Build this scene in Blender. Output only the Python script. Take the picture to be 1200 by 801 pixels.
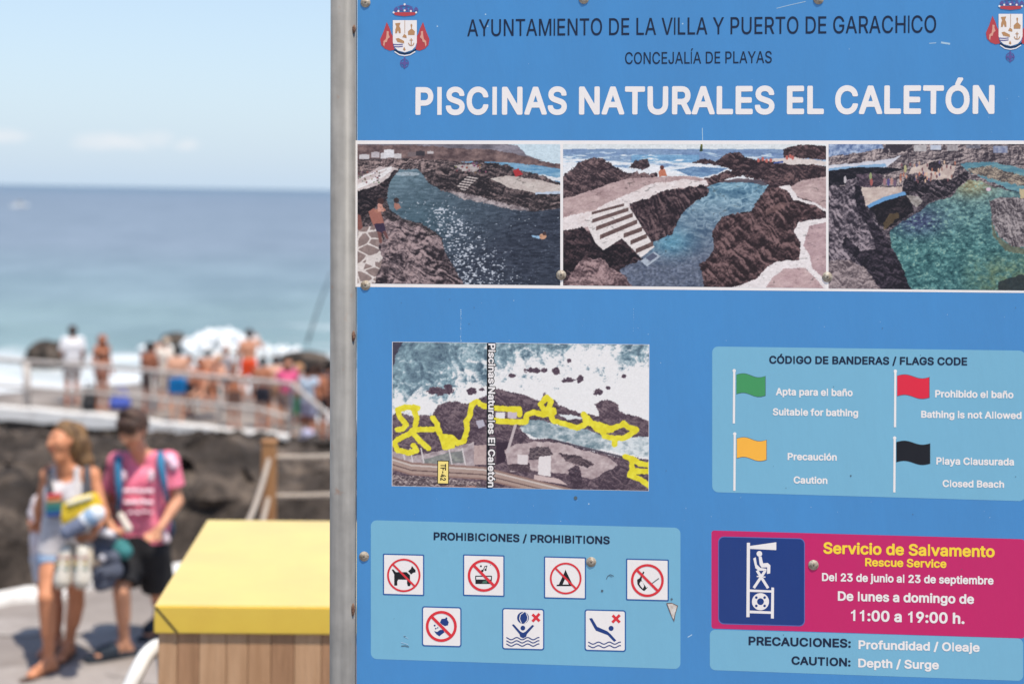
import bpy, bmesh, math, random, json
import numpy as np
from mathutils import Vector, Matrix

for o in list(bpy.data.objects):
    bpy.data.objects.remove(o)
scene = bpy.context.scene
COL = scene.collection
R = math.radians

# ------------------------------------------------------------------ camera
FPX, CX, CY = 1666.667, 600.0, 251.0            # focal length and principal point in photo pixels (50 mm lens)
CAM = np.array([0.0, 0.0, 1.6])
_down = np.array([-0.01683511, 0.99974679, 0.01493106])
_down /= np.linalg.norm(_down)
_zc = np.array([0, 0, 1.0])
_fw = _zc - _down * (_zc @ _down)
_fw /= np.linalg.norm(_fw)
_rt = np.cross(_down, _fw)                       # world X in camera axes (x right, y down, z forward)
C2W = np.array([_rt, _fw, -_down])               # rows are world X, Y, Z
cam_d = bpy.data.cameras.new('camera')
cam_d.lens = 50.0
cam_d.sensor_width = 36.0
cam_d.sensor_fit = 'HORIZONTAL'
cam_d.shift_y = (CY - 400.5) / 1200.0
cam_d.clip_start = 0.05
cam_d.clip_end = 60000.0
cam_d.dof.use_dof = True
cam_d.dof.focus_distance = 2.685
cam_d.dof.aperture_fstop = 2.6
cam_d.dof.aperture_blades = 0
cam = bpy.data.objects.new('camera', cam_d)
COL.objects.link(cam)
mw = Matrix.Identity(4)
for i in range(3):
    mw[i][0] = C2W[i][0]
    mw[i][1] = -C2W[i][1]
    mw[i][2] = -C2W[i][2]
    mw[i][3] = CAM[i]
cam.matrix_world = mw
scene.camera = cam

# ------------------------------------------------------------------ sky, sun, exposure
SUN_EL, SUN_AZ = R(69), R(34)                    # azimuth measured to the right of straight behind the camera
sdir = Vector((math.sin(SUN_AZ) * math.cos(SUN_EL), -math.cos(SUN_AZ) * math.cos(SUN_EL), math.sin(SUN_EL)))
world = bpy.data.worlds.new('World')
scene.world = world
world.use_nodes = True
wt = world.node_tree
wn, wl = wt.nodes, wt.links
bg = wn['Background']
SKY_STRENGTH = 0.12
bg.inputs[1].default_value = SKY_STRENGTH
sky = wn.new('ShaderNodeTexSky')
sky.sky_type = 'NISHITA'
sky.sun_disc = False
sky.sun_elevation = SUN_EL
sky.sun_rotation = math.atan2(sdir.x, sdir.y)
sky.air_density = 1.0
sky.dust_density = 0.5
sky.ozone_density = 1.0


def wmath(op, a, b=None, c=None, tree=None):
    n = (tree or wt).nodes.new('ShaderNodeMath')
    n.operation = op
    for i, v in enumerate((a, b, c)):
        if v is None:
            continue
        if isinstance(v, (int, float)):
            n.inputs[i].default_value = v
        else:
            (tree or wt).links.new(v, n.inputs[i])
    return n.outputs[0]


tc = wn.new('ShaderNodeTexCoord')
sx = wn.new('ShaderNodeSeparateXYZ')
wl.new(tc.outputs['Generated'], sx.inputs[0])
dy = wmath('MAXIMUM', sx.outputs[1], 0.05)
cu = wmath('DIVIDE', sx.outputs[0], dy)
cv = wmath('DIVIDE', sx.outputs[2], dy)
cmb = wn.new('ShaderNodeCombineXYZ')
wl.new(cu, cmb.inputs[0])
wl.new(wmath('MULTIPLY', cv, 2.4), cmb.inputs[1])
nz = wn.new('ShaderNodeTexNoise')
nz.inputs['Scale'].default_value = 34
nz.inputs['Detail'].default_value = 5
nz.inputs['Roughness'].default_value = 0.6
wl.new(cmb.outputs[0], nz.inputs['Vector'])
total = None
for (u0, v0, su, sv, am) in ((-0.285, 0.031, 0.036, 0.0075, 0.95), (-0.252, 0.034, 0.020, 0.008, 0.75), (-0.229, 0.030, 0.012, 0.006, 0.85), (-0.36, 0.034, 0.03, 0.006, 0.85), (0.1, 0.04, 0.1, 0.012, 0.7), (0.5, 0.05, 0.2, 0.02, 0.8), (-0.8, 0.05, 0.25, 0.02, 0.8)):
    a = wmath('POWER', wmath('DIVIDE', wmath('SUBTRACT', cu, u0), su), 2.0)
    b = wmath('POWER', wmath('DIVIDE', wmath('SUBTRACT', cv, v0), sv), 2.0)
    e = wmath('MULTIPLY', wmath('EXPONENT', wmath('MULTIPLY', wmath('ADD', a, b), -1.0)), am)
    total = e if total is None else wmath('MAXIMUM', total, e)
cl = wmath('SUBTRACT', wmath('ADD', total, wmath('MULTIPLY', nz.outputs[0], 1.3)), 1.0)
cl.node.use_clamp = True
cl = wmath('MULTIPLY', cl, 1.9)
cl.node.use_clamp = True
mixw = wn.new('ShaderNodeMixRGB')
wl.new(wmath('MULTIPLY', cl, 0.65), mixw.inputs[0])
hz = wn.new('ShaderNodeMixRGB')                  # pale marine haze low over the sea
el_ = wmath('MAXIMUM', sx.outputs[2], 0.0)
wl.new(wmath('MULTIPLY', wmath('EXPONENT', wmath('MULTIPLY', el_, -4.5)), 0.97), hz.inputs[0])
wl.new(sky.outputs[0], hz.inputs[1])
hz.inputs[2].default_value = (3.2, 3.98, 4.85, 1)
wl.new(hz.outputs[0], mixw.inputs[1])
mixw.inputs[2].default_value = (4.9, 5.0, 5.2, 1)
wl.new(mixw.outputs[0], bg.inputs[0])

sun_d = bpy.data.lights.new('sun', 'SUN')
sun_d.energy = 3.5
sun_d.angle = R(0.6)
sun_d.color = (1.0, 0.92, 0.80)
sun = bpy.data.objects.new('sun', sun_d)
COL.objects.link(sun)
sun.rotation_euler = sdir.to_track_quat('Z', 'Y').to_euler()
sun.location = sdir * 50

vs = scene.view_settings
vs.view_transform = 'Standard'
vs.look = 'None'
vs.gamma = 1.0
vs.use_curve_mapping = False
vs.exposure = 0.58
scene.render.engine = 'CYCLES'
scene.cycles.max_bounces = 6

# ------------------------------------------------------------------ helpers
def ray(px, py):
    return C2W @ np.array([(px - CX) / FPX, (py - CY) / FPX, 1.0])


def P(px, py, d):
    """the point at camera depth d in the direction of a photo pixel"""
    return CAM + ray(px, py) * d


def G(px, py, z):
    """the point of the level plane z in the direction of a photo pixel"""
    r = ray(px, py)
    return CAM + r * ((z - CAM[2]) / r[2])


def depth_of(p):
    return float((C2W.T @ (np.array(p) - CAM))[2])


def lin(c):
    """photo colour 0..255 to linear"""
    out = []
    for v in c[:3]:
        v = v / 255.0
        out.append(v / 12.92 if v <= 0.04045 else ((v + 0.055) / 1.055) ** 2.4)
    return tuple(out) + (1.0,)


MATS = {}


def mat(name, c, rough=0.6, c2=None, scale=8.0, detail=6.0, bump=0.0, bump_scale=None, metal=0.0, spec=0.4, mix=1.0, stretch=None, sheen=0.0):
    """procedural material: noise between two colours, optional bump"""
    if name in MATS:
        return MATS[name]
    m = bpy.data.materials.new(name)
    m.use_nodes = True
    t = m.node_tree
    b = t.nodes['Principled BSDF']
    b.inputs['Roughness'].default_value = rough
    b.inputs['Metallic'].default_value = metal
    b.inputs['Specular IOR Level'].default_value = spec
    if c2 is None:
        c2 = tuple(v * 0.86 for v in c[:3]) + (1,)
    co = t.nodes.new('ShaderNodeTexCoord')
    mp = t.nodes.new('ShaderNodeMapping')
    t.links.new(co.outputs['Object'], mp.inputs[0])
    if stretch:
        mp.inputs['Scale'].default_value = stretch
    n = t.nodes.new('ShaderNodeTexNoise')
    n.inputs['Scale'].default_value = scale
    n.inputs['Detail'].default_value = detail
    n.inputs['Roughness'].default_value = 0.62
    t.links.new(mp.outputs[0], n.inputs['Vector'])
    rp = t.nodes.new('ShaderNodeValToRGB')
    rp.color_ramp.elements[0].position = 0.35
    rp.color_ramp.elements[0].color = tuple(c2[:3]) + (1,)
    rp.color_ramp.elements[1].position = 0.65
    rp.color_ramp.elements[1].color = tuple(c[:3]) + (1,)
    t.links.new(n.outputs[0], rp.inputs[0])
    t.links.new(rp.outputs[0], b.inputs['Base Color'])
    if bump:
        n2 = t.nodes.new('ShaderNodeTexNoise')
        n2.inputs['Scale'].default_value = bump_scale or scale * 3
        n2.inputs['Detail'].default_value = 6
        t.links.new(mp.outputs[0], n2.inputs['Vector'])
        bp = t.nodes.new('ShaderNodeBump')
        bp.inputs['Strength'].default_value = bump
        bp.inputs['Distance'].default_value = 0.02
        t.links.new(n2.outputs[0], bp.inputs['Height'])
        t.links.new(bp.outputs[0], b.inputs['Normal'])
    MATS[name] = m
    return m


def tag(o, label=None, cat=None, group=None, kind=None):
    if label:
        o['label'] = label
    if cat:
        o['category'] = cat
    if group:
        o['group'] = group
    if kind:
        o['kind'] = kind
    return o


def mesh_obj(name, verts, faces, m=None, parent=None, smooth=False, loc=None):
    me = bpy.data.meshes.new(name)
    me.from_pydata([tuple(map(float, v)) for v in verts], [], [tuple(map(int, f)) for f in faces])
    me.update()
    if smooth:
        me.polygons.foreach_set('use_smooth', np.ones(len(me.polygons), bool))
    o = bpy.data.objects.new(name, me)
    if m is not None:
        for mm in (m if isinstance(m, (list, tuple)) else [m]):
            me.materials.append(mm)
    COL.objects.link(o)
    if parent is not None:
        o.parent = parent
    if loc is not None:
        o.location = tuple(map(float, loc))
    return o


class MB:
    """collects shapes that become ONE mesh object"""

    def __init__(self):
        self.v, self.f, self.mi, self.k = [], [], [], 0

    def add(self, verts, faces, k=None):
        b = len(self.v)
        self.v += [tuple(map(float, q)) for q in verts]
        for f in faces:
            self.f.append(tuple(int(i) + b for i in f))
            self.mi.append(self.k if k is None else k)

    def box(self, lo, hi, bev=0.0, k=None, M=None):
        lo, hi = np.array(lo, float), np.array(hi, float)
        bm = bmesh.new()
        bmesh.ops.create_cube(bm, size=1.0)
        for v in bm.verts:
            v.co = Vector(((lo + hi) / 2 + np.array(v.co) * (hi - lo)))
        if bev > 0:
            bmesh.ops.bevel(bm, geom=list(bm.edges), offset=bev, segments=2, affect='EDGES', profile=0.6)
        self.take(bm, k, M)

    def take(self, bm, k=None, M=None):
        bm.verts.index_update()
        vs_ = [(M @ v.co if M else v.co)[:] for v in bm.verts]
        self.add(vs_, [[v.index for v in f.verts] for f in bm.faces], k)
        bm.free()

    def tube(self, pts, rad, n=10, k=None, cap=True):
        pts = [np.array(p, float) for p in pts]
        if not hasattr(rad, '__len__'):
            rad = [rad] * len(pts)
        rings = []
        prev = None
        for i, p in enumerate(pts):
            t = pts[min(i + 1, len(pts) - 1)] - pts[max(i - 1, 0)]
            t /= np.linalg.norm(t) + 1e-12
            if prev is None:
                a = np.cross(t, [0, 0, 1.0])
                if np.linalg.norm(a) < 1e-3:
                    a = np.cross(t, [0, 1.0, 0])
            else:
                a = prev - t * (prev @ t)
            a /= np.linalg.norm(a)
            prev = a
            b = np.cross(t, a)
            rings.append([p + rad[i] * (math.cos(2 * math.pi * j / n) * a + math.sin(2 * math.pi * j / n) * b) for j in range(n)])
        v = [q for r_ in rings for q in r_]
        f = []
        for i in range(len(pts) - 1):
            for j in range(n):
                f.append((i * n + j, i * n + (j + 1) % n, (i + 1) * n + (j + 1) % n, (i + 1) * n + j))
        if cap:
            f.append(tuple(range(n))[::-1])
            f.append(tuple((len(pts) - 1) * n + j for j in range(n)))
        self.add(v, f, k)

    def build(self, name, m, parent=None, smooth=False, loc=None):
        v = self.v
        if loc is not None:
            v = [tuple(np.array(q) - np.array(loc)) for q in v]
        o = mesh_obj(name, v, self.f, m, parent, smooth, loc)
        if self.mi and max(self.mi) > 0:
            o.data.polygons.foreach_set('material_index', np.array(self.mi, dtype=np.int32))
        return o


def empty(name, loc, rz=0.0):
    o = bpy.data.objects.new(name, None)
    o.empty_display_size = 0.1
    COL.objects.link(o)
    o.location = tuple(map(float, loc))
    o.rotation_euler = (0, 0, rz)
    return o


# numpy value noise -----------------------------------------------------
def _hash(ix, iy, iz, seed):
    h = (ix * 374761393 + iy * 668265263 + iz * 2147483647 + seed * 1274126177) & 0xFFFFFFFF
    h = ((h ^ (h >> 13)) * 1274126177) & 0xFFFFFFFF
    return ((h ^ (h >> 16)) & 0xFFFF) / 65535.0


def vnoise(X, Y, seed=0):
    x0, y0 = np.floor(X).astype(np.int64), np.floor(Y).astype(np.int64)
    fx, fy = X - x0, Y - y0
    fx, fy = fx * fx * (3 - 2 * fx), fy * fy * (3 - 2 * fy)
    z = np.zeros_like(x0)
    a, b = _hash(x0, y0, z, seed), _hash(x0 + 1, y0, z, seed)
    c, d = _hash(x0, y0 + 1, z, seed), _hash(x0 + 1, y0 + 1, z, seed)
    return (a * (1 - fx) + b * fx) * (1 - fy) + (c * (1 - fx) + d * fx) * fy


def fbm(X, Y, octv=4, seed=0, gain=0.5):
    s, a, t = 0.0, 1.0, 0.0
    for i in range(octv):
        s = s + a * vnoise(X * 2 ** i + 17.3 * i, Y * 2 ** i - 9.1 * i, seed + i)
        t += a
        a *= gain
    return s / t


def ridged(X, Y, octv=4, seed=0):
    s, a, t = 0.0, 1.0, 0.0
    for i in range(octv):
        s = s + a * (1 - np.abs(2 * vnoise(X * 2 ** i + 31.7 * i, Y * 2 ** i + 3.3 * i, seed + i) - 1))
        t += a
        a *= 0.55
    return s / t


def inpoly(X, Y, poly):
    ins = np.zeros(X.shape, bool)
    n = len(poly)
    for i in range(n):
        x0, y0 = poly[i]
        x1, y1 = poly[(i + 1) % n]
        if y0 == y1:
            continue
        c = ((y0 <= Y) & (y1 > Y)) | ((y1 <= Y) & (y0 > Y))
        xi = x0 + (Y - y0) * (x1 - x0) / (y1 - y0)
        ins ^= c & (X < xi)
    return ins

# ================================================================== THE INFORMATION BOARD
_U = np.array([0.99569216, 0.00451914, -0.09261052])
_V = np.array([-0.00087342, 0.99990470, 0.01377752])
_V = _V - _U * (_U @ _V)
_U, _V = _U / np.linalg.norm(_U), _V / np.linalg.norm(_V)
_N = np.cross(_U, _V)                             # into the board
SU, SV, SN = C2W @ _U, C2W @ _V, C2W @ _N
SO = P(600, 400, 2.7)
_t = SO[2] / -SV[2] if SV[2] != 0 else 0
SBASE = SO + SV * (SO[2] / -SV[2])               # foot of the sign at ground level z = 0
SH = float(np.dot(SO - SBASE, -SV))


def sp(px, py):
    """photo pixel to board coordinates (u to the right, w up from the foot)"""
    r = ray(px, py)
    k = np.dot(SO - CAM, SN) / np.dot(r, SN)
    q = CAM + r * k - SO
    return np.array([np.dot(q, SU), SH - np.dot(q, SV)])


MS = Matrix.Identity(4)
for i in range(3):
    MS[i][0], MS[i][1], MS[i][2], MS[i][3] = SU[i], SN[i], -SV[i], SBASE[i]
sign = empty('information_board', (0, 0, 0))
sign.matrix_world = MS
tag(sign, 'large blue natural pools information board with map, flags and prohibition symbols on steel posts', 'sign')

LAY = 0.00016


def vinyl(name, rgb, rough=0.42, var=0.94):
    l_ = lin(rgb)
    return mat(name, l_, rough, tuple(v * var + .006 for v in l_[:3]) + (1,), 6.0, 8, bump=0.03, bump_scale=60, spec=0.35, stretch=(1, 1, .3))


def flat(name, polys, m, layer, parent=None, raw=False):
    """a printed sheet: polygons in photo pixels (or board coordinates when raw) on one layer of the board"""
    v, f = [], []
    for k, pl in enumerate(polys):
        q = [p if raw else sp(*p) for p in pl]
        a = sum(q[i][0] * q[(i + 1) % len(q)][1] - q[(i + 1) % len(q)][0] * q[i][1] for i in range(len(q)))
        if a < 0:
            q = q[::-1]
        b = len(v)
        dd = -LAY * layer - 0.000012 * (k % 6)
        v += [(p[0], dd, p[1]) for p in q]
        f.append(list(range(b, b + len(q))))
    return mesh_obj(name, v, f, m, parent if parent is not None else sign)


def rrect(x0, y0, x1, y1, r=0.0, sl=0.0, sr=0.0, n=6):
    """rounded rectangle given by photo corners: sl/sr = extra drop of the right end at top and bottom"""
    c = [(x0, y0), (x1, y0 + sl), (x1, y1 + sr), (x0, y1)]
    if r <= 0:
        return c
    out = []
    for i in range(4):
        p, a, b = np.array(c[i]), np.array(c[i - 1]), np.array(c[(i + 1) % 4])
        da, db = (a - p) / np.linalg.norm(a - p), (b - p) / np.linalg.norm(b - p)
        p0, p1 = p + da * r, p + db * r
        ctr = p + da * r + db * r
        for j in range(n + 1):
            t = j / n
            th = t * math.pi / 2
            out.append(tuple(ctr - db * r * math.cos(th) - da * r * math.sin(th)))
    return out


def disc(cx, cy, r, n=28, r2=None, a0=0, a1=2 * math.pi):
    return [(cx + r * math.cos(a0 + (a1 - a0) * i / n), cy + (r2 or r) * math.sin(a0 + (a1 - a0) * i / n)) for i in range(n)]


def ring(cx, cy, ro, ri, n=32):
    out = []
    for i in range(n):
        a, b = 2 * math.pi * i / n, 2 * math.pi * (i + 1) / n
        out.append([(cx + ro * math.cos(a), cy + ro * math.sin(a)), (cx + ro * math.cos(b), cy + ro * math.sin(b)),
                    (cx + ri * math.cos(b), cy + ri * math.sin(b)), (cx + ri * math.cos(a), cy + ri * math.sin(a))])
    return out


def stroke(pts, w):
    """quads along a polyline, width w, butt ends slightly overlapped"""
    out = []
    for a, b in zip(pts[:-1], pts[1:]):
        a, b = np.array(a, float), np.array(b, float)
        t = (b - a) / (np.linalg.norm(b - a) + 1e-9)
        nn = np.array([-t[1], t[0]]) * w / 2
        a2, b2 = a - t * w * 0.12, b + t * w * 0.12
        out.append([tuple(a2 + nn), tuple(b2 + nn), tuple(b2 - nn), tuple(a2 - nn)])
    return out


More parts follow.
